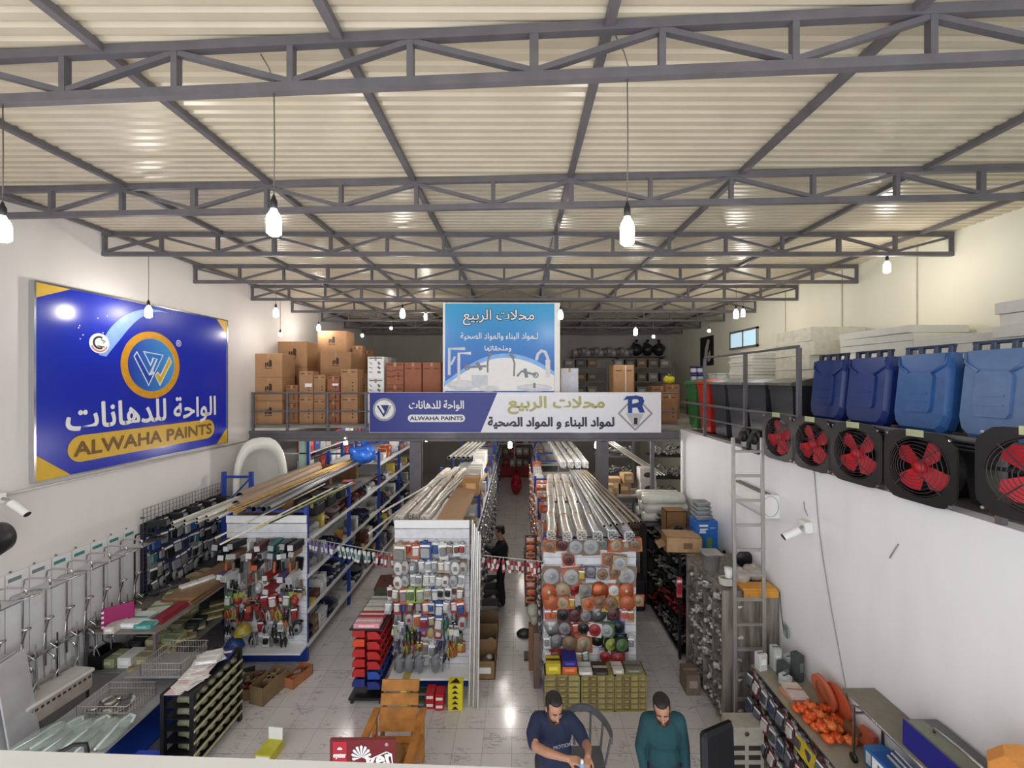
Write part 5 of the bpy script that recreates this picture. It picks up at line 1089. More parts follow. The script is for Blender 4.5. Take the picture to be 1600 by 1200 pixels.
# long lidded white box and the panels leaning beside it
t = thing('storage_box', 'long white lidded box of dotted tiles beneath the shower displays', 'box', (-6.08, 5.42, 0), -.1)
MB().box((0, 0, .87), (.3, .72, .22), 0, None, .01).build('body', C((176, 164, 152), .5), t); MB().box((0, 0, 1.0), (.34, .76, .05), 0, None, .015).build('lid', C((210, 206, 200), .5), t)
mb = MB()
for i in range(12): mb.box((.152, -.32 + .058 * i, .93), (.004, .03, .03))
mb.build('side_slots', C((60, 50, 44)), t); MB().box((0, 0, .38), (.26, .6, .755), 0, None, .01).build('support_block', C((110, 106, 102)), t)
for i in range(3):
    o = MB().box((0, 0, .55), (.02, .38, 1.1), 0, None, .01).build('bath_panel', mat('marbled_panel', (196, 196, 198), .25, 0, .12, 3)); o.location = (-6.0 + .05 * i, 4.86 + .06 * i, .62); o.rotation_euler = (0, -.14, .2); tag(o, 'marbled white panel leaning on the wall, %s from it' % ORD[i], 'panel', 'leaning marbled panels')
o = MB().bx(-6.3, -5.75, 4.5, 5.04, 0, .60).build('storage_block', C((90, 88, 86))); tag(o, 'dark grey block beneath the leaning marbled panels', 'block')
# wire baskets
def basket(w_, d_, h_, lab, loc, rz=0):
    t = thing('wire_basket', lab, 'wire basket', loc, rz); mb = MB()
    for z in (0, h_ / 2, h_): mb.tube([(-w_ / 2, -d_ / 2, z), (w_ / 2, -d_ / 2, z), (w_ / 2, d_ / 2, z), (-w_ / 2, d_ / 2, z)], .005 if z else .004, 5, 0, True)
    nx, ny = int(w_ / .035), int(d_ / .035)
    for i in range(nx + 1):
        x = -w_ / 2 + w_ * i / nx
        for y in (-d_ / 2, d_ / 2): mb.cyl((x, y, 0), (x, y, h_), .0022, n=4)
        mb.cyl((x, -d_ / 2, 0), (x, d_ / 2, 0), .0022, n=4)
    for i in range(ny + 1):
        y = -d_ / 2 + d_ * i / ny
        for x in (-w_ / 2, w_ / 2): mb.cyl((x, y, 0), (x, y, h_), .0022, n=4)
    mb.build('wires', C((190, 186, 176), .4, .3), t); return t
basket(.55, .5, .18, 'cream wire basket beside the papers on the pipe-fitting rack', (-4.86, 5.9, .985))
basket(.62, .42, .16, 'grey wire basket of metal fittings before the cream basket', (-5.15, 5.35, .815))
for i in range(12):
    inst('loose_fitting', ('lfit', i % 3), lambda: MB().tube([(-.05, 0, .02), (.02, .01, .02), (.05, .05, .03)], .018, 7).mesh('loose_fitting', [[CHROME, STEEL, C((200, 196, 186), .3)][i % 3]]), (-5.38 + .12 * (i % 4), 5.24 + .1 * (i // 4), .826), 'loose metal fitting in the grey wire basket, %s of twelve' % ORD[i], 'fitting', 'fittings in the grey basket', rot=(0, 0, i * 1.3))
t = thing('stand', 'blue posted wire stand carrying the baskets and bagged taps', 'stand', (-5.15, 5.2, 0), 0)
for x, y in ((-.5, -.45), (.42, -.45), (-.5, .85), (.42, .85)): MB().bx(x - .03, x + .03, y - .03, y + .03, 0, .78).build('upright', BLUEM, t)
MB().bx(-.55, .47, -.5, .9, .785, .805).build('shelf', C((150, 150, 150), .5), t); MB().bx(-.55, .47, -.5, .9, .35, .37).build('shelf', BLUEM, t)
MB().bx(-.2, .62, .45, .95, .96, .98).build('shelf', C((150, 150, 150), .5), t); MB().bx(.5, .56, .5, .56, 0, .955).build('upright', BLUEM, t)
# bagged goose-neck taps
for i in range(6):
    t = thing('bagged_tap', 'goose-neck tap in a clear bag, %s across the blue stand' % ORD[i], 'tap', (-5.60 + .16 * i, 4.86 + .05 * (i % 2), .81), -.5 + .12 * i, 'bagged taps')
    MB().tube([(0, -.22, .03), (0, .0, .05), (0, .12, .08), (.05, .2, .09), (.12, .18, .08), (.14, .1, .07)], .014, 8).build('spout', PAPER if i % 2 else CHROME, t)
    mb = MB(); mb.ell((.05, 0, .062), (.11, .27, .06), 0, 12, 7, (0, 0, .1)); mb.ell((.08, .12, .08), (.08, .1, .055), 0, 9, 5); mb.build('bag', mat('green_tinted_bag', (190, 208, 196), .15, 0, .12, 14, .6, alpha=.30), t)
o = bpy.data.objects.new('carton', s_carton(.26, .2, .1, (44, 64, 176), (220, 224, 236))); COL.objects.link(o); o.location = (-4.40, 4.86, .5); tag(o, 'bright blue box low beside the black pipe-fitting rack', 'box')
o = MB().bx(-4.55, -4.25, 4.72, 5.0, 0, .5).build('storage_block', C((60, 60, 66))); tag(o, 'dark block under the bright blue box', 'block')
# black cart handles at the frame corner
for i, x in enumerate((-4.55, -3.66)):
    y0_ = 3.55; z0_ = 1.93
    t = thing('hand_cart', 'black tubular cart handle low in the corner, %s' % ('beside the leaning panels' if i == 0 else 'before the bagged taps'), 'hand cart', (x, y0_, 0), 0)
    MB().tube([(-.02, .0, .02), (-.02, 0, 1.84), (-.03, 0, 1.9), (-.10, -.03, 1.92), (-.6, -.35, 1.78), (-.62, -.36, .02)], .017, 8).build('frame', BLACKM, t); MB().cyl((-.02, 0, 1.62), (-.62, -.36, 1.56), .012, n=6).build('crossbar', BLACKM, t)
    for xx in (-.02, -.62): MB().lathe([(.02, -.02), (.09, -.02), (.1, 0), (.09, .02), (.02, .02)], (xx, .02 if xx > -.1 else -.34, .1), 14, 0, 'x').build('wheel', BLACK, t)
# ---------------------------------------------------------------- black rack of pipe fittings
PX0, PX1, PY0, PY1, PZ = -4.50, -4.08, 5.22, 6.15, 1.06
t = thing('fittings_rack', 'black rack of angled grey pipe fittings with papers piled on top', 'rack', (0, 0, 0))
for x in (PX0 + .025, PX1 - .025):
    for y in (PY0 + .025, PY1 - .025): MB().bx(x - .025, x + .025, y - .025, y + .025, 0, PZ - .02).build('post', BLACKM, t)
MB().bx(PX0, PX1, PY0, PY1, PZ - .02, PZ).build('top', BLACK, t)
for i in range(6):
    z = .12 + i * .15; MB().bx(PX0 + .01, PX1 - .01, PY0 + .03, PY1 - .03, z, z + .008).build('shelf', BLACKM, t); MB().bx(PX1 - .004, PX1 + .01, PY0 + .01, PY1 - .01, z, z + .03).build('shelf_edge', C((186, 182, 138), .4), t)
    if i < 6:
        for k in range(6):
            p_ = (PX1 - .10, PY0 + .12 + .14 * k, z + .065)
            inst('pipe_fitting', ('elbow',), lambda: MB().tube([(-.16, 0, 0), (-.02, 0, 0), (.03, 0, .01), (.05, .0, .035)], [.052, .052, .05, .042], 10).lathe([(.045, -.01), (.06, -.01), (.06, .015), (.045, .015)], (-.02, 0, 0), 10, 0, 'x').mesh('pipe_fitting', [C((132, 132, 108), .4)]), p_, 'khaki pipe fitting, %s on the %s shelf of the black rack' % (ORD[k], ORD[i]), 'pipe fitting', 'khaki pipe fittings', rot=(R.uniform(-.3, .3), 0, R.uniform(-.15, .15)))
for i in range(14):
    o = MB().box((0, 0, .004), (.21, .297, .006)).build('paper_sheet', C((226, 222, 216), .7) if i % 4 else C((214, 190, 190), .7)); o.location = (PX0 + .18 + .05 * (i % 3) - .02, PY0 + .14 + .035 * i, PZ + .001 + .0075 * i * (1 if i < 8 else .9)); o.rotation_euler = (0, 0, R.uniform(-.7, .7)); tag(o, 'loose paper sheet on the black rack, %s from the bottom' % ORD[i], 'paper', 'papers on the black rack')
for i, (y, c_, lab) in enumerate(((5.72, (206, 204, 202), 'thick pale catalogue on the black rack papers'), (5.95, (34, 50, 110), 'navy catalogue at the far end of the black rack'))):
    o = bpy.data.objects.new('catalogue', s_carton(.26, .22, .05, c_, (230, 230, 226))); COL.objects.link(o); o.location = (PX0 + .26, y, PZ + (.11 if i == 0 else .001)); o.rotation_euler = (0, 0, .2); tag(o, lab, 'catalogue')
# ---------------------------------------------------------------- things on the floor in front of the racks
for i, (x, y, w_, d_, h_, rz, c_, lab) in enumerate([(-4.98, 7.0, .38, .34, .24, .1, (206, 206, 202), 'white carton with a black label before the trowel rack'), (-4.62, 6.85, .46, .4, .12, .5, (60, 60, 58), 'black flat tray before the trowel rack'),
        (-4.33, 6.72, .3, .45, .16, .2, (128, 106, 76), 'brown open carton beside the black tray'), (-3.98, 6.65, .26, .5, .28, -.25, (130, 108, 74), 'tall brown carton nearest on the floor before the trowel rack'), (-3.68, 6.95, .22, .4, .16, -.35, (170, 110, 70), 'orange-brown open carton at the trowel rack corner')]):
    t = thing('open_carton' if i else 'carton', lab, 'carton', (x, y, .001), rz); mb = MB()
    mb.bx(-w_ / 2, w_ / 2, -d_ / 2, d_ / 2, 0, .008); mb.bx(-w_ / 2, -w_ / 2 + .008, -d_ / 2, d_ / 2, 0, h_); mb.bx(w_ / 2 - .008, w_ / 2, -d_ / 2, d_ / 2, 0, h_); mb.bx(-w_ / 2, w_ / 2, -d_ / 2, -d_ / 2 + .008, 0, h_); mb.bx(-w_ / 2, w_ / 2, d_ / 2 - .008, d_ / 2, 0, h_)
    mb.build('body', C(c_, .7), t)
    mb = MB(); rr = random.Random(i)
    for k in range(7): mb.box((rr.uniform(-.3, .3) * w_, rr.uniform(-.35, .35) * d_, h_ * .7), (w_ * .16, d_ * .3, h_ * .3), k % 2, (0, 0, rr.uniform(-1, 1)), .004)
    o = mb.build('contents', [C([(120, 90, 70), (196, 190, 180), (150, 60, 50), (140, 116, 80), (196, 110, 70)][i], .5), C((150, 140, 130), .5)], t); o['kind'] = 'stuff'
for i, (x, y, s_, lab) in enumerate(((-2.85, 8.9, 1, 'dark olive lidded storage crate on the aisle floor'), (-2.98, 9.55, 1.02, 'maroon storage crate behind the olive one on the aisle floor'))):
    o = bpy.data.objects.new('storage_crate', s_toolbox(.5, .62, .42, [(72, 80, 66), (92, 44, 40)][i], (60, 60, 60))); COL.objects.link(o); o.location = (x, y, .001); o.rotation_euler = (0, 0, .1); tag(o, lab, 'crate')
# wheeled bin stand
t = thing('bin_stand', 'black wheeled stand hung with red and blue tray bins beside the middle rack', 'bin stand', (-2.36, 6.45, 0), 0)
MB().bx(-.26, .26, -.04, .34, .07, .11).build('base', BLACKM, t)
for x, y in ((-.22, 0), (.22, 0), (-.22, .3), (.22, .3)): MB().lathe([(.01, -.015), (.035, -.015), (.035, .015), (.01, .015)], (x, y, .036), 12, 0, 'x').build('caster', BLACK, t)
MB().bx(-.025, .025, .12, .19, .11, 1.16).build('post', BLACKM, t)
for s_ in (-1, 1): MB().box((s_ * .1, .14, .22), (.02, .02, .3), 0, (0, s_ * .8, 0)).build('brace', BLACKM, t)
MB().bx(-.24, .26, -.06, .84, 1.16, 1.185).build('top', BLACK, t)
MB().bx(.0, .02, .16, .8, .2, 1.15).build('hanging_panel', BLACKM, t); MB().bx(-.03, .03, .74, .8, .0, 1.15).build('post', BLACKM, t)
for side in (-1, 1):
    for r_ in range(6):
        for k in range(5 if side > 0 else 1):
            z = .22 + r_ * .155; red = ('red', (186, 36, 36)) if not (r_ == 1 and side > 0) else ('blue', (40, 84, 180))
            if r_ == 0: red = ('dark blue', (30, 50, 130))
            if side < 0 and r_ == 4: red = ('orange', (214, 78, 40))
            inst('tray_bin', ('trayb', red[0]), lambda: s_bin(.13, .2, .12, red[1], (120, 60, 50)), (-2.36 + (.12 if side > 0 else -.14), 6.50 + .145 * k + (.06 if side < 0 else 0), z), '%s tray bin, %s along row %s of the bin stand, %s side' % (red[0], ORD[k], ['one', 'two', 'three', 'four', 'five', 'six'][r_], 'rack' if side > 0 else 'aisle'), 'tray bin', 'tray bins on the wheeled stand', rot=(0, 0, PI / 2 * side))
for i, (y, c_, c2, lab) in enumerate(((6.5, (216, 150, 160), (220, 214, 206), 'pink tray of small packs at the near end of the bin stand'), (6.68, (170, 50, 60), (220, 190, 180), 'red bag of parts on top of the bin stand'), (6.9, (206, 204, 196), (150, 150, 146), 'white blister set on top of the bin stand'), (7.14, (190, 190, 184), (120, 120, 120), 'grey-white boxed set at the far end of the bin stand'))):
    o = bpy.data.objects.new('boxed_goods', s_carton(.4, .2, .07, c_, c2)); COL.objects.link(o); o.location = (-2.34, y, 1.186); tag(o, lab, 'box')
# warning cones boxes at the middle rack foot
for i in range(6):
    x = -.97 if i % 2 == 0 else -1.13; z = .001 + .085 * (i // 2) * 2
for i in range(5):
    inst('yellow_pack', ('ypack',), lambda: MB().box((0, 0, .04), (.22, .16, .078), 0, None, .004).prism([(-.05, .02), (.05, .02), (0, .07)], -.083, -.0805, 1).prism([(-.08, -.05), (.08, -.05), (0, .06)], .0785, .0805, 1, 'xy').mesh('yellow_pack', [C((222, 208, 44), .4), BLACK]), (-.96, 6.38, .001 + .08 * i), 'yellow warning-sign pack, %s from the bottom of its pile' % ORD[i], 'yellow pack', 'yellow warning packs')
for i in range(4):
    inst('red_pack', ('rpack',), lambda: MB().box((0, 0, .06), (.13, .2, .118), 0, None, .006).box((0, -.101, .06), (.1, .003, .04), 1).mesh('red_pack', [C((190, 32, 40), .35), PAPER]), (-1.2 - .15 * (i % 2), 6.40 + .03 * (i % 2), .001 + .12 * (i // 2)), '%s red pack beside the yellow warning packs at the middle rack foot, %s' % (('inner', 'outer')[i % 2], ('lower', 'upper')[i // 2]), 'red pack', 'red packs')
for x, y, w_, d_, h_, c_, lab in ((-1.52, 6.5, .24, .3, .1, (60, 74, 66), 'dark green flat box before the middle rack'), (-1.76, 6.52, .12, .3, .34, (190, 180, 70), 'slim yellow-green bag standing before the middle rack'), (-2.0, 6.9 - .4, .001, .001, .001, (0, 0, 0), '')):
    if lab: o = bpy.data.objects.new('boxed_goods', s_carton(w_, d_, h_, c_, (150, 150, 150))); COL.objects.link(o); o.location = (x, y, .001); tag(o, lab, 'box')
for i, x in enumerate((-1.9, -1.74, -1.58, -1.32)):
    inst('grey_glove_bag', ('gg',), lambda: s_bag(.15, .13, .4, (120, 122, 126), (70, 70, 74)), (x, 6.63, .34), 'grey bagged glove bundle, %s along the foot shelf of the middle rack' % ORD[i], 'glove bundle', 'grey glove bundles')
# cartons and baskets on the aisle floor by the middle rack
for i, (y, c_, h_, lab) in enumerate(((7.15, (140, 110, 74), .3, 'brown open carton with a white label, nearest on the middle aisle floor'), (7.62, (132, 104, 72), .3, 'brown open carton second in line on the middle aisle floor'), (8.1, (138, 112, 84), .26, 'brown open carton third in line on the middle aisle floor'), (8.6, (190, 186, 178), .24, 'pale basin carton on the middle aisle floor'), (9.05, (84, 86, 90), .36, 'grey plastic tub on the middle aisle floor'), (9.8, (96, 98, 100), .34, 'grey plastic tub further along the middle aisle floor'))):
    t = thing('open_carton' if i < 4 else 'plastic_tub', lab, 'carton' if i < 4 else 'tub', (-.56 if i < 3 else -.60, y, .001), 0); w_ = .34; d_ = .38; mb = MB()
    mb.bx(-w_ / 2, w_ / 2, -d_ / 2, d_ / 2, 0, .008); mb.bx(-w_ / 2, -w_ / 2 + .01, -d_ / 2, d_ / 2, 0, h_); mb.bx(w_ / 2 - .01, w_ / 2, -d_ / 2, d_ / 2, 0, h_); mb.bx(-w_ / 2, w_ / 2, -d_ / 2, -d_ / 2 + .01, 0, h_); mb.bx(-w_ / 2, w_ / 2, d_ / 2 - .01, d_ / 2, 0, h_ + (.14 if i < 3 else 0))
    mb.build('body', C(c_, .7), t); o = MB().ell((0, 0, h_ * .5), (w_ * .42, d_ * .42, h_ * .3), 0, 9, 5).ell((.05, .05, h_ * .7), (w_ * .2, d_ * .2, h_ * .15), 1, 7, 5).build('contents', [C((90, 84, 80)), C((200, 196, 190))], t); o['kind'] = 'stuff'
    if i == 0: MB().box((0, -d_ / 2 - .002, h_ * .5), (.2, .003, .1)).build('label', PAPER, t)
inst('plastic_bag', ('bigbag2',), lambda: s_bag(.6, .7, .8, (170, 168, 160), (120, 110, 90)), (-.55, 11.5, 0), 'large dusty grey bag slumped on the middle aisle floor', 'bag')
for i, (y, lab) in enumerate(((11.5, 'low carton of bottles at the disc rack side of the middle aisle'), (10.6, 'brown carton at the disc rack side of the middle aisle'))):
    o = bpy.data.objects.new('carton', s_carton(.3, .5, .3, (110, 96, 84), (190, 190, 190))); COL.objects.link(o); o.location = (.30, y, .001); tag(o, lab, 'carton')
t = thing('floor_fan_cover', 'black round disc lying by the aisle corner of the disc rack', 'disc', (.12, 8.2, .02)); MB().lathe([(.001, .03), (.13, .03), (.16, 0), (.13, -.02), (.001, -.02)], (0, 0, .0), 18).build('disc', BLACK, t)
# wooden slatted chair and the red counter display
t = thing('wooden_chair', 'orange varnished wooden slatted armchair below the middle rack', 'chair', (-1.58, 5.05, 0), 0)
for i in range(4):
    z = .40 + i * .152; y = .40 + i * .045
    if i == 0: z += .03
    MB().box((0, y, z + .06), (.50, .025, .135), 0, (-.28, 0, 0), .004).build('backrest_slat', WOOD, t)
for x in (-.2, .2): MB().box((x, .485, .64), (.05, .03, .66), 0, (-.28, 0, 0)).build('back_rail', TIMBER, t)
for i in range(4): MB().bx(-.26, .26, -.16 + i * .13, -.05 + i * .13, .38 - (3 - i) * -.0, .40).build('seat_slat', WOOD, t)
for x in (-.31, .31):
    MB().bx(x - .045, x + .045, -.28, .52, .60, .625).build('armrest', WOOD, t)
    for y in (-.2, .42): MB().bx(x - .03, x + .03, y - .03, y + .03, 0, .60).build('leg', WOOD, t)
    MB().bx(x - .015, x + .015, -.2, .45, .3, .38).build('side_rail', WOOD, t)
o = MB().ell((0, 0, .05), (.2, .2, .045), 0, 12, 6).build('cushion', C((140, 104, 60), .8)); o.location = (-1.58, 5.05, .402); tag(o, 'brown thin cushion on the wooden armchair seat', 'cushion')
t = thing('counter_sign', 'dark red counter display board with white shell emblem and lettering', 'sign', (-1.79, 3.95, 1.03), 0)
cw = .62
MB().bx(0, cw, 0, .03, 0, .56).build('board', mat('dark_red_print', (112, 26, 34), .35, 0, .1, 4), t); MB().bx(.03, .16, -.003, -.0005, .33, .545).build('red_panel', C((178, 36, 52), .4), t)
text('letters', 'oyster', PAPER, t, .095, -.005, .41, .118, .05, .003); flat('shell_emblem', [(arc(.095, .47, .024, 0, 180, 12), 0)], PAPER, t, -.0045)
shp = []
for i in range(9):
    a = math.radians(-25 + 230 * i / 8); shp.append(([(.30, .40), (.30 + .085 * math.cos(a - .17), .42 + .085 * math.sin(a - .17)), (.30 + .095 * math.cos(a), .42 + .095 * math.sin(a)), (.30 + .085 * math.cos(a + .17), .42 + .085 * math.sin(a + .17))], 0))
flat('shell_emblem', shp, PAPER, t, -.004)
tx = text('letters', 'ker', PAPER, t, .475, -.006, .385, .24, .13, .007); tx.rotation_euler = (PI / 2, -.28, 0)
lines('letter_outline', [([(.33, .30), (.36, .37), (.54, .45), (.585, .43), (.60, .30)], .012, 0, False)], PAPER, t, -.005)
text('letters', '®', PAPER, t, .54, -.005, .52, .03)
o = MB().bx(-1.83, -1.13, 3.9, 4.2, 0, 1.02).build('counter_cabinet', C((90, 60, 44))); tag(o, 'brown counter block under the dark red display board', 'counter')
t = thing('open_carton', 'small open white carton with yellow label lying on the floor near the counter', 'carton', (-3.32, 5.55, 0), -.1)
MB().bx(-.11, .11, -.13, .13, 0, .12).build('body', C((196, 190, 60), .5), t); MB().box((0, .12, .20), (.2, .01, .16)).build('flap', PAPER, t); MB().bx(-.09, .09, -.132, -.1305, .02, .10).build('label', PAPER, t)
# ================================================================ under the balcony wall
# air conditioner
t = thing('air_conditioner', 'white split air conditioner high on the low wall behind the ladder', 'air conditioner', (XW - .002, 6.05, 3.0), 0)
prof = [(0, 0), (-.19, .0), (-.245, .06), (-.27, .16), (-.26, .28), (-.22, .335), (-.02, .335), (0, .32)]
mb = MB(); n = len(prof); Lc = .95
mb.prism(prof, 0, Lc, 0, 'xz'); mb.build('casing', WHITEB, t)
mb = MB()
for i in range(3): mb.bx(-.21 + .05 * i, -.19 + .05 * i, .06, Lc - .04, .336, .342)
mb.build('top_vent', C((70, 70, 72)), t)
MB().bx(-.2, -.06, .04, Lc - .04, -.006, .0).build('louvre', C((180, 182, 184), .4), t)
MB().tube([(-.02 - .11 + .115 * math.cos(a), -.003, .17 + .15 * math.sin(a)) for a in [PI * 2 * i / 24 for i in range(24)]], .003, 5, 0, True).build('end_cap_seam', C((120, 120, 122)), t)
t = thing('security_camera', 'white bullet camera on a square box on the low white wall', 'security camera', (XW - .002, 5.42, 3.10), -PI / 2)
MB().box((0, -.05, 0), (.14, .10, .14), 0, None, .012).build('junction_box', WHITEB, t)
MB().tube([(0, -.1, 0), (.04, -.15, -.01), (.07, -.19, -.02)], .018, 8).build('arm', ALU, t)
mb = MB(); mb.cyl((.06, -.18, -.02), (.04, -.37, -.12), .05, n=14); mb.cyl((.04, -.37, -.12), (.0395, -.376, -.1235), .042, n=14, m=1); mb.build('housing', [WHITEB, BLACK], t)
def wpt(px_, py_): d = XW * F / (px_ - CX); return Vector((XW - .008, d, H - (py_ - CY) * d / F))
o = MB().tube([wpt(1273, 733), wpt(1276, 770), wpt(1280, 820), wpt(1288, 880), wpt(1298, 940), wpt(1306, 985), wpt(1320, 1060), wpt(1328, 1110)], .006, 5).build('wall_cable', C((150, 150, 152))); tag(o, 'thin grey cable drooping down the low white wall', 'cable')
o = MB().tube([wpt(1257, 784), wpt(1258, 795), wpt(1263, 806)], .006, 5).build('wire', C((150, 150, 152))); tag(o, 'short bent wire sticking out above the wall camera', 'wire')
o = MB().tube([wpt(1405, 850), wpt(1391, 872)], .005, 5).build('wire', C((130, 126, 120))); tag(o, 'short slanting scratch-like wire on the low white wall', 'wire')
o = MB().tube([wpt(1219, 925), wpt(1222, 960), wpt(1226, 990)], .006, 5).build('wire', C((80, 80, 84))); tag(o, 'grey wire beside the grained cabinet on the low wall', 'wire')
# ladder
t = thing('ladder', 'aluminium ladder standing against the grained wooden cabinet', 'ladder', (3.24, 5.80, 0), 0)
for x in (-.205, .205): MB().box((x, .0, 2.10), (.05, .03, 4.2), 0, None, .006).build('side_rail', ALU, t)
for i in range(12): MB().bx(-.18, .18, -.016, .016, .19 + i * .345, .225 + i * .345).build('rung', ALU, t)
for x in (-.205, .205): MB().box((x, 0, .02), (.06, .05, .04), 0, None, .008).build('foot', BLACK, t)
t.rotation_euler = (-.02, 0, 0)
# grained cabinet of pigeonholes
GRAIN = bpy.data.materials.new('grey_wood_grain'); GRAIN.use_nodes = True; nt = GRAIN.node_tree; b_ = nt.nodes['Principled BSDF']
tc = nt.nodes.new('ShaderNodeTexCoord'); mp = nt.nodes.new('ShaderNodeMapping'); mp.inputs['Scale'].default_value = (9, 9, .8); n_ = nt.nodes.new('ShaderNodeTexNoise'); n_.inputs['Scale'].default_value = 2.2; n_.inputs['Detail'].default_value = 6
rp_ = nt.nodes.new('ShaderNodeValToRGB'); rp_.color_ramp.elements[0].position = .32; rp_.color_ramp.elements[0].color = (.10, .085, .07, 1); rp_.color_ramp.elements[1].position = .62; rp_.color_ramp.elements[1].color = (.29, .25, .215, 1)
for a, b in ((tc.outputs['Object'], mp.inputs[0]), (mp.outputs[0], n_.inputs['Vector']), (n_.outputs['Fac'], rp_.inputs['Fac']), (rp_.outputs['Color'], b_.inputs['Base Color'])): nt.links.new(a, b)
b_.inputs['Roughness'].default_value = .6
KX0, KX1, KY0, KY1, KZ = 2.96, 3.78, 6.04, 7.35, 1.95
t = thing('pigeonhole_cabinet', 'tall grey wood-grained cabinet of pigeonholes full of fittings behind the ladder', 'cabinet', (0, 0, 0))
MB().bx(KX0, KX1, KY0, KY0 + .03, 0, KZ).build('side_panel', GRAIN, t); MB().bx(KX0, KX1, KY1 - .03, KY1, 0, KZ).build('side_panel', GRAIN, t)
MB().bx(KX0, KX1, KY0 + .03, KY1 - .03, KZ - .03, KZ).build('top', GRAIN, t); MB().bx(KX1 - .02, KX1, KY0 + .03, KY1 - .03, .05, KZ - .03).build('back_panel', GRAIN, t)
for i in range(7): MB().bx(KX0 + .01, KX1 - .02, KY0 + .03, KY1 - .03, .05 + i * .265, .07 + i * .265).build('shelf', GRAIN, t)
for i in range(1, 4):
    y = KY0 + (KY1 - KY0) * i / 4; MB().bx(KX0 + .01, KX1 - .02, y - .01, y + .01, .05, KZ - .03).build('divider', GRAIN, t)
def heap(seed, w_, d_, h_, c, c2): return s_fittings(w_, d_, h_, c, c2, seed)
for i in range(7):
    for k in range(4):
        y = KY0 + .03 + (KY1 - KY0 - .06) * (k + .5) / 4; z = .072 + i * .265
        if z > 1.75: continue
        inst('fittings_heap', ('pile', (i + k) % 4), lambda: heap((i + k) % 4, .26, .34, .2, (160, 156, 148), (196, 194, 190)), (KX0 + .17, y, z), 'jumble of pipe fittings in pigeonhole %s from the ladder, shelf %s from the floor' % (ORD[k], ORD[i]), 'pipe fittings', 'fittings in the pigeonholes', rot=(0, 0, k))['kind'] = 'stuff'
# goods on the grained cabinet
t = thing('foam_mat', 'folded orange-yellow foam mat on the near edge of the grained cabinet', 'mat', (3.50, 6.12, KZ + .001), 0)
MB().box((0, 0, .02), (.5, .24, .04), 0, None, .015).build('mat', C((214, 150, 60), .7), t); MB().box((0, -.11, -.03), (.5, .035, .1), 0, None, .012).build('folded_edge', C((214, 150, 60), .7), t); kids(t)[-1].location = (0, -.012, 0)
def tub(r, h, c, lab, loc, lid=None):
    t = thing('plastic_tub', lab, 'tub', loc); MB().lathe([(r * .8, 0), (r, h), (r * 1.06, h), (r * 1.06, h - .01), (r * .95, h), (r * .76, .01), (.001, .01)], (0, 0, 0), 18).build('body', C(c, .45), t)
    if lid: MB().box((0, 0, h + .012), (r * 2, r * 1.8, .02), 0, None, .01).build('lid', C(lid, .4), t)
    return t
tub(.15, .26, (126, 122, 122), 'grey bucket with a square lid on the grained cabinet behind the ladder', (3.12, 6.75, KZ), (150, 148, 146))
def lampcup(lab, loc, c):
    t = thing('ceramic_basin', lab, 'basin', loc); MB().lathe([(.08, 0), (.13, .03), (.15, .12), (.13, .17), (.06, .19), (.001, .19)], (0, 0, 0), 18).build('bowl', C(c, .35), t); MB().lathe([(.04, .19), (.03, .22), (.001, .22)], (0, 0, 0), 10).build('knob', C(c, .35), t)
lampcup('cream rounded cistern part on the grained cabinet, nearer the bucket', (3.36, 6.32, KZ), (178, 170, 156)); lampcup('cream rounded cistern part on the grained cabinet beside the black disc', (3.62, 6.42, KZ), (170, 162, 150))
t = thing('coiled_hose', 'white coiled hose with a cup on the cabinet corner', 'hose', (3.10, 6.18, KZ + .03)); MB().tube([(.10 * math.cos(i * .45) * (1 + i * .003), .08 * math.sin(i * .45), .004 * i * .45) for i in range(60)], .014, 6).build('coil', C((200, 198, 190), .4), t); MB().lathe([(.045, .1), (.06, .24), (.001, .24)], (.02, 0, 0), 12).build('cup', WHITEB, t)
t = thing('black_disc_lamp', 'black round flange leaning behind the cream parts on the cabinet', 'flange', (3.68, 6.78, KZ)); MB().lathe([(.13, -.02), (.14, 0), (.13, .02), (.001, .02)], (0, 0, .145), 20, 0, 'y').build('disc', BLACK, t)
t = thing('open_carton', 'open tan carton spilling small parts between the blue carton and the cabinet', 'carton', (2.98, 7.62, 1.93), -.1)
def obox(t, w_, d_, h_, c, flap=True):
    mb = MB(); mb.bx(-w_ / 2, w_ / 2, -d_ / 2, d_ / 2, 0, .01); mb.bx(-w_ / 2, -w_ / 2 + .01, -d_ / 2, d_ / 2, 0, h_); mb.bx(w_ / 2 - .01, w_ / 2, -d_ / 2, d_ / 2, 0, h_); mb.bx(-w_ / 2, w_ / 2, -d_ / 2, -d_ / 2 + .01, 0, h_); mb.bx(-w_ / 2, w_ / 2, d_ / 2 - .01, d_ / 2, 0, h_); mb.bx(-w_ / 2, w_ / 2, -d_ / 2, d_ / 2, h_ - .01, h_); mb.build('body', C(c, .7), t)
    if flap: MB().box((-w_ / 2 - .06, 0, h_ * .3), (.14, d_ * .8, .006), 0, (0, -.5, 0)).build('flap', C(c, .7), t)
    MB().box((w_ * .1, -d_ / 2 - .002, h_ * .45), (w_ * .25, .002, h_ * .4)).build('printed_mark', C((120, 92, 66), .7), t)
obox(t, .62, .4, .27, (178, 144, 104))
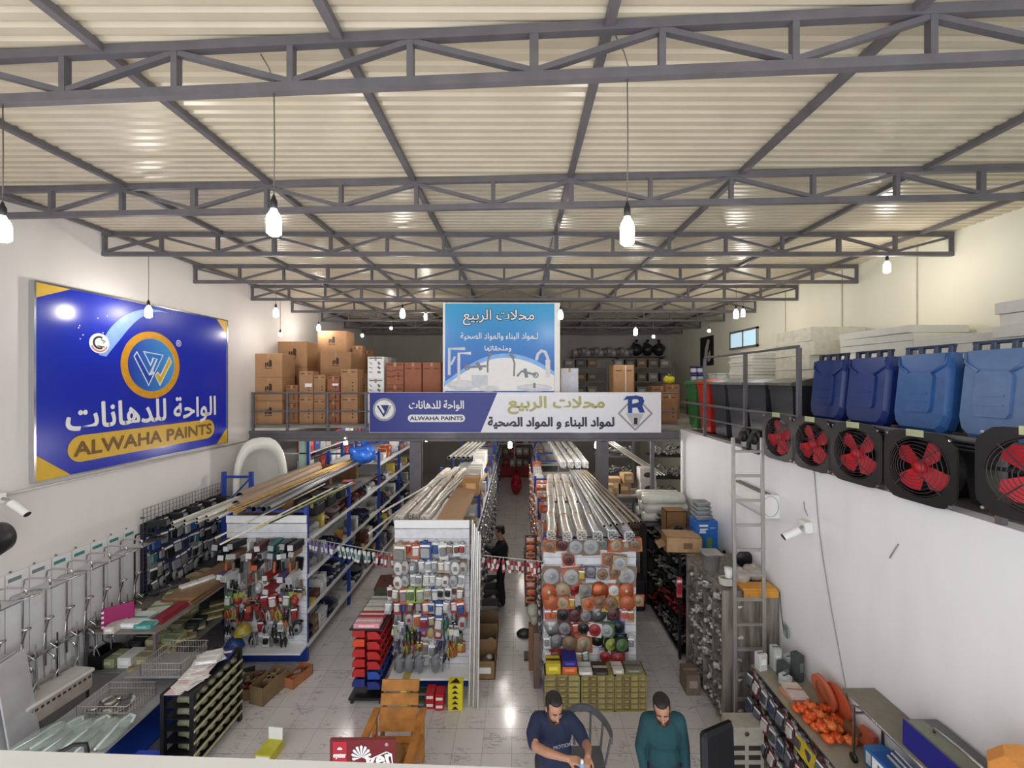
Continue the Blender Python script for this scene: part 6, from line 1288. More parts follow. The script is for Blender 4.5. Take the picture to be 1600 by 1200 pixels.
# black fitting racks towards the rear
t = thing('fittings_rack', 'black steel rack of jumbled fittings along the low white wall', 'rack', (0, 0, 0))
BX0, BX1 = 2.90, 3.70
for y in (7.48, 9.3):
    for x in (BX0, BX1): MB().bx(x - .02, x + .02, y - .02, y + .02, 0, 1.95).build('post', BLACKM, t)
for z in (.12, .62, 1.12, 1.55, 1.90): MB().bx(BX0, BX1, 7.46, 9.32, z - .02, z).build('shelf', BLACKM if z < 1.8 else STEEL, t)
cc3 = [((136, 34, 34), (84, 26, 28)), ((110, 108, 104), (160, 158, 150)), ((60, 60, 62), (120, 118, 112)), ((150, 146, 138), (90, 88, 84))]
for i, z in enumerate((.12, .62, 1.12, 1.55)):
    for k in range(6):
        c_ = cc3[0] if (i == 1 and k < 4) or (i == 0 and k == 5) else cc3[1 + (i + k) % 3]
        inst('fittings_heap', ('bp', cc3.index(c_), k % 2), lambda: heap(10 + k % 2, .34, .36, .24, *c_), (BX0 + .2, 7.66 + k * .29, z + .001), '%s jumble of fittings, %s along shelf %s of the black steel rack' % ('red' if c_ is cc3[0] else 'grey', ORD[k], ORD[i]), 'pipe fittings', 'fittings on the black steel rack', rot=(0, 0, k * 1.1))['kind'] = 'stuff'
for k in range(6):
    inst('bundled_fittings', ('bf', k % 3), lambda: heap(20 + k % 3, .3, .3, .3, [(50, 50, 52), (90, 88, 86), (70, 80, 74)][k % 3], (130, 128, 124)), (3.12, 7.95 + k * .26 if k else 8.1, 1.902), 'dark bundle of fittings, %s along the top of the black steel rack' % ORD[k], 'pipe fittings', 'dark bundles on the black rack', rot=(0, 0, k))
# red striped card strip, blue carton, trays, white rolls
t = thing('blue_carton', 'tall blue carton with white print on the top of the black steel rack', 'carton', (3.46, 7.78, 1.901), .0)
MB().box((0, 0, .26), (.40, .3, .52), 0, None, .006).build('body', C((30, 96, 176), .5), t)
for i, (x, z, w_, h_) in enumerate(((-.06, .44, .16, .035), (-.06, .375, .14, .02), (-.08, .345, .1, .02), (-.08, .315, .12, .02), (.1, .40, .1, .008))): MB().box((x, -.152, z), (w_, .003, h_)).build('printed_line', PAPER, t)
MB().box((.04, -.152, .12), (.1, .003, .2)).build('printed_picture', C((90, 130, 70)), t)
for i in range(4):
    inst('grey_tray', ('gtray',), lambda: MB().lathe([(.16, 0), (.2, .09), (.215, .09), (.215, .08), (.15, -.01)], (0, 0, 0), 4).mesh('grey_tray', [C((150, 156, 158), .35)]), (3.42, 7.78, 2.435 + i * .075), 'grey square tray on the blue carton, %s from the bottom' % ORD[i], 'tray', 'stacked grey trays', rot=(0, 0, PI / 4), scale=(1 - .06 * i, 1 - .06 * i, 1))
t = thing('open_carton', 'tall brown carton standing behind the blue carton', 'carton', (3.12, 8.35, 1.901), 0); obox(t, .4, .3, .52, (126, 92, 54), False)
for i in range(9):
    inst('plastic_film_roll', ('wr',), lambda: MB().lathe([(.03, -.45), (.1, -.45), (.105, -.2), (.1, .2), (.1, .45), (.03, .45)], (0, 0, .1), 14, 0, 'x').mesh('plastic_film_roll', [mat('white_film', (214, 214, 206), .3, 0, .06, 8, .4)]), (3.15 + .05 * (i % 2), 9.05 + .21 * (i % 3), 1.95 + .185 * (i // 3)), 'white plastic-wrapped roll, %s in the pile beside the rear table' % ORD[i], 'roll', 'white rolls pile')
o = MB().bx(2.75, 3.72, 8.92, 9.60, 1.9 - .02, 1.945).build('roll_shelf', STEEL); tag(o, 'steel shelf board under the white rolls', 'shelf')
o = MB().bx(2.80, 3.70, 9.34, 9.58, 0, 1.878).build('storage_cabinet', C((60, 54, 52))); tag(o, 'dark cabinet under the white rolls', 'cabinet')
for i in range(5):
    o = bpy.data.objects.new('carded_strip', g_blister(.1, .34, (196, 90, 90), (170, 50, 60))); COL.objects.link(o); o.location = (BX0 - .03, 7.42, 1.5 - .0 * i + .06 * i * 0); o.rotation_euler = (0, 0, 0); tag(o, 'red striped card strip on the corner post of the black steel rack', 'card strip'); break
# black wheelie tubs standing beyond the disc rack
for i, (x, y, h_) in enumerate(((2.55, 9.2, .62), (2.5, 9.75, .8))):
    t = thing('black_bin', 'black %s bin on the floor between disc rack and black steel rack' % ('nearer' if i == 0 else 'farther taller'), 'bin', (x, y, .001)); MB().box((0, 0, h_ / 2), (.42, .4, h_), 0, None, .03).build('body', BLACK, t); MB().box((0, 0, h_ + .02), (.46, .44, .04), 0, None, .015).build('lid', BLACKM, t)
# rear table with cartons, under the deck
t = thing('steel_table', 'steel counter under the deck carrying pump cartons', 'table', (2.05, 10.3, 0))
TX = 1.55
for x in (.04, TX - .04):
    for y in (.04, .76): MB().bx(x - .025, x + .025, y - .025, y + .025, 0, 2.10).build('leg', STEEL, t)
MB().bx(0, TX, 0, .8, 2.10, 2.14).build('top', C((140, 134, 126), .5), t); MB().bx(0, TX, 0, .02, 1.98, 2.1).build('apron', STEEL, t); MB().bx(0, TX, 0.03, .8, 1.0, 1.03).build('lower_shelf', C((90, 70, 60)), t)
for i in range(6):
    o = bpy.data.objects.new('carton', s_carton(.24, .4, .3, [(96, 70, 56), (70, 60, 56), (60, 40, 38)][i % 3], (120, 100, 80))); COL.objects.link(o); o.location = (2.2 + .25 * i, 10.6, 1.031); tag(o, 'dark brown carton, %s along the lower shelf of the steel counter' % ORD[i], 'carton', 'cartons under the steel counter')
for i, (px_, w_, h_, z, c_, lab) in enumerate([(957, .36, .40, 0, (168, 136, 96), 'tan carton at the end of the steel counter'), (951, .2, .28, 0, (184, 156, 116), 'small tan carton before the tall ones on the counter'), (974, .30, .27, 0, (150, 118, 82), 'tan carton with slanted neighbour on the counter'), (979, .27, .24, .275, (170, 138, 98), 'tan carton tilted on top of another on the counter')]):
    y = 10.62 if i != 1 else 10.42; x = (px_ - CX) * y / F
    o = bpy.data.objects.new('carton', s_carton(w_, .26, h_, c_, (190, 170, 130))); COL.objects.link(o); o.location = (x, y, 2.142 + z); o.rotation_euler = (0, 0, .2 if i == 3 else 0); tag(o, lab, 'carton')
for i in range(2):
    t = thing('pump_carton', '%s white carton with a dark pump picture on the steel counter' % ('lower', 'upper')[i], 'carton', (3.26 - .02 * i, 10.55, 2.142 + .335 * i))
    MB().box((0, 0, .165), (.40, .3, .33), 0, None, .004).build('body', C((204, 196, 194), .6), t); mb = MB(); mb.ell((0, -.151, .17), (.11, .003, .07), 0, 10, 6); mb.box((.06, -.152, .15), (.1, .004, .06), 0, (0, .3, 0)); mb.build('pump_picture', C((60, 54, 58), .6), t)
# rear fittings shelves against the right wall, seen under the deck
t = thing('rear_shelf', 'dark steel shelves heaped with grey fittings under the deck end', 'shelf rack', (0, 0, 0))
for x in (3.7, 6.3): MB().bx(x - .03, x + .03, 11.4, 11.46, 0, 3.8).build('post', BLACKM, t)
for z in (1.7, 2.3, 2.9): MB().bx(3.66, 6.34, 11.4, 12.0, z, z + .03).build('shelf', BLACKM, t)
for i, z in enumerate((1.73, 2.33, 2.93)):
    for k in range(7):
        inst('fittings_heap', ('rs', (i + k) % 3), lambda: heap(30 + (i + k) % 3, .46, .4, .34, (176, 174, 172), (120, 118, 118)), (3.95 + k * .33, 11.66, z + .001), 'pale heap of fittings, %s along shelf %s of the dark rear shelves' % (ORD[k], ORD[i]), 'pipe fittings', 'heaps on the dark rear shelves', rot=(0, 0, k))['kind'] = 'stuff'
t = thing('rear_shelf', 'steel shelves with leaning pipes behind the steel counter', 'shelf rack', (0, 0, 0))
for x in (2.5, 3.6): MB().bx(x - .03, x + .03, 13.0, 13.06, 0, 3.8).build('post', STEEL, t)
for z in (.8, 1.4, 2.0, 2.6, 3.2): MB().bx(2.48, 3.62, 13.0, 13.6, z, z + .03).build('shelf', STEEL, t)
for i, z in enumerate((.83, 1.43, 2.03, 2.63, 3.23)):
    for k in range(4):
        inst('fittings_heap', ('rt', (i + k) % 3), lambda: heap(40 + (i + k) % 3, .4, .4, .34, (186, 186, 182), (110, 116, 116)), (2.68 + k * .27, 13.28, z + .001), 'pale heap of fittings, %s along shelf %s behind the steel counter' % (ORD[k], ORD[i]), 'pipe fittings', 'heaps behind the steel counter', rot=(0, 0, k))['kind'] = 'stuff'
for i in range(3): pipe('silver_pipe', (3.70 + .09 * i, 11.0, 2.5), (2.60 + .09 * i, 12.6, 3.2), .03, ALU, 'silver pipe leaning down across the rear shelves, %s of three' % ORD[i], 'pipe', 'pipes across the rear shelves')
# red and white shelves at the far end
t = thing('far_shelf', 'white and dark red shelves at the far end of the middle aisle', 'shelf rack', (0, 0, 0))
for x in (-1.9, -.2, 1.0, 2.4): MB().bx(x - .04, x + .04, 21.6, 21.7, 0, 3.4).build('post', C((170, 160, 158)), t)
for i, z in enumerate((.5, 1.1, 1.7, 2.3, 2.9)): MB().bx(-1.9, 2.4, 21.6, 22.2, z, z + .04).build('shelf', C((150, 60, 64)) if i < 2 else WHITEP, t)
MB().bx(-1.9, 2.4, 21.58, 21.62, .05, .5).build('plinth', C((150, 34, 44)), t)
for i, z in enumerate((.54, 1.14, 1.74, 2.34, 2.94)):
    for k in range(12):
        inst('boxed_goods', ('far', (i * 5 + k * 3) % 4), lambda: s_carton(.28, .3, .36, [(190, 186, 182), (150, 40, 46), (120, 112, 104), (170, 150, 130)][(i * 5 + k * 3) % 4], (200, 200, 200)), (-1.7 + k * .35, 21.85, z + .001), 'carton on the far end shelves, %s along shelf %s' % (ORD[k], ORD[i]), 'carton', 'cartons on the far end shelves')
inst('red_bag', ('redbag',), lambda: s_bag(.5, .5, 1.1, (176, 30, 46), (120, 20, 30)), (-.1, 18.3, 0), 'tall red bag standing at the far end of the middle aisle', 'bag')
# rear blue shelves along the sign wall under the deck, with boxes
t = thing('rear_shelf', 'blue shelves of boxes along the wall behind the upright bathtub', 'shelf rack', (0, 0, 0))
for x in (-6.1, -5.25):
    for y in (10.4, 12.4, 14.4): MB().bx(x - .03, x + .03, y - .03, y + .03, 0, 3.5).build('upright', BLUEM, t)
for z in (1.2, 1.9, 2.6, 3.2): MB().bx(-6.13, -5.22, 10.4, 14.4, z - .03, z).build('shelf', WHITEP, t)
for i, z in enumerate((1.9, 2.6, 3.2)):
    for k in range(12):
        c_ = [(60, 80, 150), (200, 202, 200), (196, 190, 180), (70, 74, 80), (180, 60, 50)][(i * 2 + k) % 5]
        inst('shelf_box', ('rb', (i * 2 + k) % 5), lambda: s_carton(.28, .3, .38, c_, (220, 220, 220)), (-5.42, 10.6 + k * .32, z + .001), 'box on the blue rear shelves by the wall, %s along shelf %s' % (ORD[k], ORD[i]), 'box', 'boxes on the blue rear shelves', rot=(0, 0, PI / 2))
t = thing('glass_door_panel', 'pale green glass panel standing upright beyond the bathtub', 'glass panel', (-5.35, 10.4, 0)); MB().bx(-.14, .14, 0, .02, 1.5, 3.75).build('pane', mat('green_glass_panel', (176, 206, 192), .15, 0, .03), t)
MB().bx(-.16, .16, -.01, .04, 0, 1.5).build('base', C((110, 110, 110)), t)
for i in range(6):
    inst('slim_box', ('wp',), lambda: s_carton(.3, .05, .5, (214, 214, 214), (160, 160, 160)), (-5.42 + .0 * i, 9.95 + .06 * i, 2.24), 'white slim panel, %s of the row beside the glass panel' % ORD[i], 'panel', 'white slim panels', rot=(0, 0, .3))
o = MB().bx(-5.62, -5.22, 9.85, 10.35, 0, 2.235).build('storage_block', C((70, 66, 64))); o.location = (0, 0, 0); tag(o, 'dark block beneath the slim white panels', 'block')
# ---------------------------------------------------------------- near shelf along the wall, bottom corner
SX = 3.22; SZ = 1.08
t = thing('low_shelf_unit', 'low shelf unit along the white wall packed with tools, bottom corner', 'shelf rack', (0, 0, 0))
for y in (3.5, 4.6, 5.75): MB().bx(SX, 3.78, y - .02, y + .02, 0, SZ - .02).build('side_panel', C((120, 110, 96), .6), t)
for z in (.12, .42, .76, SZ): MB().bx(SX, 3.78, 3.5, 5.75, z - .02, z).build('shelf', C((150, 142, 124), .6), t)
for i, z in enumerate((.12, .42, .76)):
    for r_ in range(3):
        for k in range(13):
            ck = [((46, 48, 56), (90, 94, 104)), ((96, 98, 104), (50, 60, 90)), ((150, 150, 152), (70, 70, 78)), ((110, 50, 56), (190, 186, 180))][(k * 5 + i * 3 + r_) % 4 if not (i == 1 and k in (2, 3)) else 3]
            inst('carded_tool', ('ct', tuple(ck)), lambda: g_blister(.13, .19, *ck), (SX - .02 - .03 * r_, 3.66 + k * .163, z + .31), 'dark carded tool, %s along hook row %s of the near wall shelf, %s' % (ORD[k], ORD[i], ('inner', 'middle', 'outer')[r_]), 'packaged tool', 'carded tools on the near wall shelf', rot=(R.uniform(-.2, .0), R.uniform(-.1, .1), -PI / 2 + R.uniform(-.25, .25)))
def S1(x, y, w_, d_, h_, c, c2, lab, rz=0, z=0, nm='boxed_goods', cat='box'):
    o = bpy.data.objects.new(nm, s_carton(w_, d_, h_, c, c2)); COL.objects.link(o); o.location = (x, y, SZ + .001 + z); o.rotation_euler = (0, 0, rz); return tag(o, lab, cat)
S1(3.30, 5.66, .12, .1, .22, (206, 206, 204), (90, 90, 90), 'white upright box with a picture at the far corner of the near wall shelf', .2)
for i, (x, y, h_) in enumerate(((3.5, 5.66, .30), (3.5, 5.5, .20), (3.66, 5.62, .2), (3.66, 5.46, .34), (3.44, 5.36, .13))):
    S1(x, y, .10, .12, h_, (190, 194, 190) if i % 2 == 0 else (70, 78, 76), (60, 66, 64), '%s box, %s of the group beside the coiled cable at the cabinet end' % (('tall white', 'grey', 'white', 'tall grey', 'low white')[i], ORD[i]), .1 * i)
S1(3.42, 5.13, .22, .3, .05, (196, 140, 110), (210, 190, 180), 'pink-orange flat pack near the big orange disc', .1); S1(3.42, 5.15, .2, .26, .05, (206, 190, 180), (170, 110, 90), 'pale flat pack stacked on the pink-orange one', -.1, .052)
t = thing('orange_disc', 'large dull orange disc with pale centre standing against the wall on the shelf', 'disc', (3.66, 4.98, SZ + .19), 0, rot=(0, -.2, 0)); MB().lathe([(.19, -.02), (.19, .02), (.13, .02), (.12, -.01), (.001, -.01)], (0, 0, 0), 26, 0, 'x').build('rim', C((206, 110, 76), .5), t); MB().lathe([(.12, .0), (.12, .008), (.001, .01)], (-.02, 0, 0), 20, 0, 'x').build('centre', C((150, 140, 120), .5), t)
t = thing('orange_disc', 'second large orange disc behind the first, nearer the viewer', 'disc', (3.72, 4.84, SZ + .19), 0, rot=(0, -.15, 0)); MB().lathe([(.19, -.015), (.19, .015), (.14, .015), (.13, -.01), (.001, -.01)], (0, 0, 0), 26, 0, 'x').build('rim', C((206, 96, 60), .5), t)
S1(3.66, 4.55, .07, .18, .14, (120, 80, 50), (90, 60, 40), 'brown box between the discs and the orange packs', .2); S1(3.72, 4.42, .05, .16, .20, (190, 96, 66), (160, 80, 60), 'orange card standing by the wall behind the orange packs', .1)
for i in range(22):
    r_, k = i // 6, i % 6
    inst('orange_pack', ('op', i % 3), lambda: s_bag(.13, .13, .11, [(222, 96, 36), (206, 84, 30), (226, 120, 60)][i % 3], (150, 60, 30)), (3.30 + .11 * (k % 4) + .02 * r_, 4.90 - .13 * r_ - .05 * (k // 4) + R.uniform(-.03, .03), SZ + .001 + (.07 if k > 3 else 0)), 'orange bagged pack, %s from the disc in the heap on the near wall shelf' % ORD[i], 'orange pack', 'orange packs', rot=(0, 0, R.uniform(0, 3)))
o = MB().box((0, 0, 0), (.02, .3, .16), 0, (0, .2, 0)).build('price_board', C((196, 170, 40), .5)); o.location = (SX - .10, 4.52, SZ - .12); tag(o, 'yellow slanted board hanging at the shelf edge below the orange packs', 'board')
t = thing('blue_box', 'small light-blue box against the wall after the orange packs', 'box', (3.66, 4.20, SZ + .001), .05); MB().box((0, 0, .09), (.22, .16, .18), 0, None, .004).build('body', C((52, 124, 190), .4), t); MB().box((-.112, 0, .09), (.003, .1, .12)).build('label', PAPER, t)
t = thing('printed_carton', 'blue and white carton with line drawings beside the chrome trolley', 'carton', (3.56, 3.87, SZ + .001), .05)
MB().box((0, 0, .16), (.26, .36, .32), 0, None, .004).build('body', C((40, 96, 176), .4), t); MB().box((-.132, .02, .19), (.003, .28, .20)).build('label', PAPER, t); MB().box((-.02, -.182, .2), (.16, .003, .14)).build('label', PAPER, t)
for i in range(4): MB().box((-.134, -.06 + .05 * i, .2 + .02 * (i % 2)), (.003, .02, .08)).build('drawing', C((90, 100, 120)), t)
t = thing('roll_of_tape', 'clear cylindrical tub lying on the near wall shelf beside the blue carton', 'tub', (3.30, 4.0, SZ + .065), .3); MB().cyl((-.1, 0, 0), (.1, 0, 0), .06, n=16).build('tub', C((190, 188, 184), .2), t); MB().cyl((.1, 0, 0), (.13, 0, 0), .063, n=16).build('lid', BLACK, t)
S1(3.42, 3.62, .16, .14, .2, (200, 200, 198), (40, 70, 150), 'white and blue box in front of the drawn carton', .1)
# coiled cable beside cabinet
t = thing('cable_coil', 'grey cable hanging in a coil on the white wall above the shelf end', 'cable', (3.775, 5.86, 1.42)); MB().tube([(0, .05 * math.cos(a * .6), .06 * math.sin(a * .6) + .003 * a) for a in range(34)], .009, 6).build('coil', C((140, 150, 148), .4), t)
# chrome trolley, leaning board, large blue box with handle, foam bag
CB = mat('grey_board', (120, 114, 100), .5)
o = MB().box((0, 0, 0), (.34, 1.1, .018)).build('leaning_board', CB); a_ = at(1322, 1066, 4.55); o.location = (3.62, 3.88, 1.72); o.rotation_euler = (-.0, .0, 0); tag(o, 'plain grey-brown board lying across the top of the chrome trolley', 'board')
t = thing('trolley', 'chrome tube trolley frame on the low shelf unit by the white wall', 'trolley', (0, 0, 0))
for x in (3.45, 3.75):
    MB().tube([(x, 4.28, 1.17), (x, 4.28, 1.66), (x, 4.2, 1.70), (x, 3.1, 1.70)], .015, 8).build('side_tube', CHROME, t); MB().cyl((x, 3.56, 1.17), (x, 3.56, 1.69), .015, n=8).build('leg', CHROME, t)
for y in (4.26, 3.56): MB().cyl((3.45, y, 1.6), (3.75, y, 1.6), .012, n=8).build('crossbar', CHROME, t)
for x in (3.45, 3.75):
    for y in (4.28, 3.56): MB().lathe([(.01, -.012), (.045, -.012), (.045, .012), (.01, .012)], (x, y, SZ + .046), 12, 0, 'x').build('wheel', BLACK, t)
t = thing('tool_case', 'deep blue and grey long case with a curved chrome handle at the bottom corner', 'case', (3.62, 3.42, 1.715), .0)
MB().box((0, 0, .12), (.30, .66, .24), 0, None, .01).build('body', C((96, 96, 100), .5), t); MB().box((-.153, 0, .12), (.006, .66, .24)).build('blue_side', C((34, 34, 130), .4), t); MB().box((-.06, 0, .2415), (.14, .62, .003)).build('top_panel', C((124, 128, 112), .5), t)
MB().tube([(-.02, .18, .245), (-.04, .16, .29), (-.05, -.02, .31), (-.03, -.2, .29), (0, -.24, .245)], .012, 8).build('handle', CHROME, t)
for i in range(3): pipe('chrome_tube', (3.40 - .035 * i, 3.75, 1.66 - .02 * i), (3.40 - .035 * i, 2.75, 1.62 - .02 * i), .012, CHROME, 'chrome tube alongside the deep blue case, %s from it' % ORD[i], 'tube', 'chrome tubes beside the case', n=8)
t = thing('foam_bag', 'orange padded bag with a dark underside in the bottom corner by the wall', 'bag', (3.52, 2.72, 2.0), 0)
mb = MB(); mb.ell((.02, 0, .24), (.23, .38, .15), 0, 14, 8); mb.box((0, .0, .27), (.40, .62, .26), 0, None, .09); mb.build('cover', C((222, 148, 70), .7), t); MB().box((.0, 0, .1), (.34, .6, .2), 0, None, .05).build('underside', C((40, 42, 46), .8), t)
o = MB().bx(3.3, 3.79, 2.3, 3.06, 0, 1.998).build('storage_cabinet', C((70, 68, 66))); tag(o, 'dark cabinet beneath the orange padded bag', 'cabinet')
# white framed rack front at the foot of the ladder, box on floor
t = thing('label_box', 'cream slotted box front with dark windows at the foot of the ladder', 'box', (2.93, 5.42, .001), 0)
MB().bx(-.22, .20, -.12, .12, 0, .58).build('body', C((176, 170, 156), .5), t)
for i in range(3):
    for k in range(2): MB().box((-.12 + .2 * k, -.122, .08 + .12 * i), (.15, .004, .06)).build('window', C((50, 44, 42)), t)
MB().lathe([(.03, 0), (.03, .004), (.001, .005)], (-.02, -.122, .50), 14, 0, 'y').build('round_mark', C((70, 66, 60)), t)
o = bpy.data.objects.new('carton', s_carton(.22, .3, .32, (120, 104, 92), (150, 130, 110))); COL.objects.link(o); o.location = (2.78, 6.75, .001); tag(o, 'grey-brown carton on the floor before the pigeonholes', 'carton')
# black office chair back
t = thing('office_chair', 'black office chair, only its rounded back showing beside the teal sweatshirt', 'chair', (2.06, 4.30, 0), .5)
mb = MB(); mb.box((0, 0, 1.04), (.5, .09, .70), 0, (-.12, .12, 0), .07); mb.build('backrest', C((20, 21, 26), .6), t); MB().box((0, -.28, .52), (.5, .5, .09), 0, None, .04).build('seat', C((20, 21, 26), .6), t); MB().box((0, .06, .66), (.06, .03, .4)).build('back_bar', BLACKM, t)
MB().cyl((0, -.28, .1), (0, -.28, .48), .03, n=10).build('column', BLACKM, t)
for i in range(5):
    a = 2 * PI * i / 5; MB().box((.14 * math.cos(a), -.28 + .14 * math.sin(a), .09), (.3, .05, .03), 0, (0, 0, a)).build('foot', BLACKM, t); MB().lathe([(.01, -.012), (.03, -.012), (.03, .012), (.01, .012)], (.28 * math.cos(a), -.28 + .28 * math.sin(a), .031), 10, 0, 'x').build('caster', BLACK, t)
# grey rounded chair behind the navy shirt
t = thing('plastic_chair', 'grey rounded-back plastic chair behind the person in the navy shirt', 'chair', (.80, 4.98, 0), 0)
pts = [(.30 * math.cos(a), .28 * math.sin(a) + .02, .86 - .10 * abs(math.cos(a)) ** 2) for a in [PI * (-.12 + 1.24 * i / 20) for i in range(21)]]
mb = MB(); vs = []
for x, y, z in pts: vs += [(x, y, z + .03), (x * 1.1, y * 1.1, z + .03), (x * 1.1, y * 1.1, z - .05), (x, y, z - .05)]
mb._add(vs, [(i * 4 + j, i * 4 + (j + 1) % 4, i * 4 + 4 + (j + 1) % 4, i * 4 + 4 + j) for i in range(20) for j in range(4)] + [(0, 1, 2, 3), (83, 82, 81, 80)], 0); mb.build('back_hoop', C((92, 94, 98), .4), t)
for i in (5, 8, 12, 15): x, y, z = pts[i]; MB().cyl((x, y, z - .03), (x * .85, y * .85, .44), .014, n=6).build('back_spindle', C((92, 94, 98), .4), t)
MB().box((0, 0, .43), (.46, .44, .03), 0, None, .012).build('seat', C((92, 94, 98), .4), t)
for x in (-.2, .2):
    for y in (-.19, .19): MB().cyl((x * 1.1, y * 1.1, 0), (x, y, .42), .018, n=8).build('leg', C((92, 94, 98), .4), t)
for i in (1, 19): x, y, z = pts[i]; MB().cyl((x, y, z - .03), (x * .8, y * .9, .44), .014, n=6).build('arm_post', C((92, 94, 98), .4), t)
# ================================================================ balcony: bins, fans, foam
ZB = 3.862
def wheelie(x, y, c, lid, lab, h=1.12, w_=.56, d_=.62, rz=0, z=ZB):
    t = thing('wheeled_bin', lab, 'bin', (x, y, z), rz, 'wheeled bins on the balcony'); mb = MB()
    k = .78; vs = []
    for (kk, zz) in ((k, .04), (1, h - .12), (1.04, h - .12), (1.04, h - .06), (1, h - .06)):
        vs += [(-w_ / 2 * kk, -d_ / 2 * kk, zz), (w_ / 2 * kk, -d_ / 2 * kk, zz), (w_ / 2 * kk, d_ / 2 * kk, zz), (-w_ / 2 * kk, d_ / 2 * kk, zz)]
    mb._add(vs, [(3, 2, 1, 0)] + [(r * 4 + j, r * 4 + (j + 1) % 4, r * 4 + 4 + (j + 1) % 4, r * 4 + 4 + j) for r in range(4) for j in range(4)] + [(16, 17, 18, 19)], 0); mb.build('body', C(c, .4), t)
    mb = MB(); mb.prism([(-d_ / 2 - .05, h - .055), (d_ / 2 + .06, h - .055), (d_ / 2 + .05, h + .03), (0, h + .06), (-d_ / 2 - .04, h - .01)], -w_ / 2 - .03, w_ / 2 + .03, 0, 'yz'); mb.build('lid', C(lid, .35), t)
    MB().tube([(-w_ / 2, d_ / 2 + .04, h - .05), (-w_ / 2, d_ / 2 + .12, h - .03), (w_ / 2, d_ / 2 + .12, h - .03), (w_ / 2, d_ / 2 + .04, h - .05)], .016, 8).build('handle', C(c, .4), t)
    for s_ in (-1, 1): MB().lathe([(.02, -.025), (.1, -.025), (.1, .025), (.02, .025)], (s_ * (w_ / 2 - .04), d_ / 2 * k + .02, .1), 14, 0, 'x').build('wheel', BLACK, t)
wheelie(4.35, 10.35 - 1.35 + .75, (50, 110, 66), (60, 120, 76), 'green wheeled bin at the far end of the balcony', rz=-PI / 2)
wheelie(4.33, 9.05, (190, 46, 40), (196, 52, 44), 'red wheeled bin between the green and the dark bins', rz=-PI / 2)
for i, (y, c_) in enumerate(((8.38, (58, 60, 66)), (7.72, (50, 52, 58)), (7.05, (44, 46, 52)), (6.38, (40, 42, 46)))):
    wheelie(4.33, y, c_, (120, 122, 124) if i < 3 else (96, 94, 86), 'dark grey wheeled bin, %s from the red one' % ORD[i], rz=-PI / 2)
NB = [(5.50, (34, 54, 114)), (4.88, (34, 54, 120)), (4.22, (50, 94, 154)), (3.56, (84, 116, 162))]
for i, (y, c_) in enumerate(NB):
    t = thing('wheeled_bin', '%s wheeled bin with its lid turned to the room, %s' % (('navy blue', 'navy blue', 'mid blue', 'pale blue')[i], ('farthest of the blue ones', 'second along', 'third along', 'nearest and largest')[i]), 'bin', (4.36, y, ZB), -PI / 2, 'blue wheeled bins on the balcony')
    w_ = .56; bc = C(c_, .28)
    # dark nested body underneath with stacked rims
    vs = []
    for kk, zz in ((.8, .03), (.96, .5)): vs += [(-w_ / 2 * kk, -.3 * kk, zz), (w_ / 2 * kk, -.3 * kk, zz), (w_ / 2 * kk, .3 * kk, zz), (-w_ / 2 * kk, .3 * kk, zz)]
    mb = MB(); mb._add(vs, [(3, 2, 1, 0), (4, 5, 6, 7)] + [(j, (j + 1) % 4, 4 + (j + 1) % 4, 4 + j) for j in range(4)], 0); mb.build('lower_body', BLACK, t)
    for q_ in range(3): MB().box((0, -.02, .515 + .035 * q_), (w_ + .04, .66, .022), 0, None, .008).build('stacked_rim', C((50, 52, 66), .35), t)
    # lid panel leaning back
    LM = Matrix.Translation((0, -.30, .62)) @ Euler((-.10, 0, 0)).to_matrix().to_4x4()
    h_ = .80; prof = [(-.20, 0), (.20, 0), (.255, .05), (.285, .16), (.28, h_ * .8), (.25, h_), (-.25, h_), (-.28, h_ * .8), (-.285, .16), (-.255, .05)]
    mb = MB(); mb.M = LM; n = len(prof)
    ins = [(a * .90, .045 + (b - .0) * .93) for a, b in prof]
    vs = [(a, .10, b) for a, b in prof] + [(a, .02, b) for a, b in prof] + [(a, -.035, b) for a, b in ins]
    mb._add(vs, [tuple(range(n - 1, -1, -1))] + [(j, (j + 1) % n, n + (j + 1) % n, n + j) for j in range(n)] + [(n + j, n + (j + 1) % n, 2 * n + (j + 1) % n, 2 * n + j) for j in range(n)], 0, False)
    mb._add(vs[2 * n:], [tuple(range(n))], 0); mb.build('lid', bc, t)
    mb = MB(); mb.M = LM; mb.prism([(-.12, .20), (.12, .20), (.14, .24), (.14, .56), (.11, .60), (-.11, .60), (-.14, .56), (-.14, .24)], -.056, -.03); mb.bx(-.10, .10, -.064, -.055, .38, .40); mb.bx(-.10, .10, -.062, -.055, .30, .31); mb.build('lid_relief', bc, t)
    mb = MB(); mb.M = LM
    for s_ in (-1, 1): mb.tube([(s_ * .25, -.035, h_ - .02), (s_ * .24, -.045, h_ - .12), (s_ * .13, -.045, h_ - .2)], .012, 6)
    mb.build('lid_rib', bc, t)
    mb = MB(); mb.M = LM; mb.cyl((-.25, .03, h_ + .065), (.25, .03, h_ + .065), .018, n=8)
    for xx in (-.22, -.08, .08, .22): mb.box((xx, .03, h_ + .03), (.045, .05, .08), 0, None, .008)
    mb.build('hinge_handle', C(tuple(int(v * .55) for v in c_), .35), t)
    # bin body behind the lid
    mb = MB(); vs = []
    for kk, zz in ((.92, .64), (.98, 1.35)): vs += [(-w_ / 2 * kk, -.12, zz), (w_ / 2 * kk, -.12, zz), (w_ / 2 * kk * .9, .34 * kk, zz), (-w_ / 2 * kk * .9, .34 * kk, zz)]
    mb._add(vs, [(3, 2, 1, 0), (4, 5, 6, 7)] + [(j, (j + 1) % 4, 4 + (j + 1) % 4, 4 + j) for j in range(4)], 0); mb.build('body', C((64, 66, 68), .4), t)
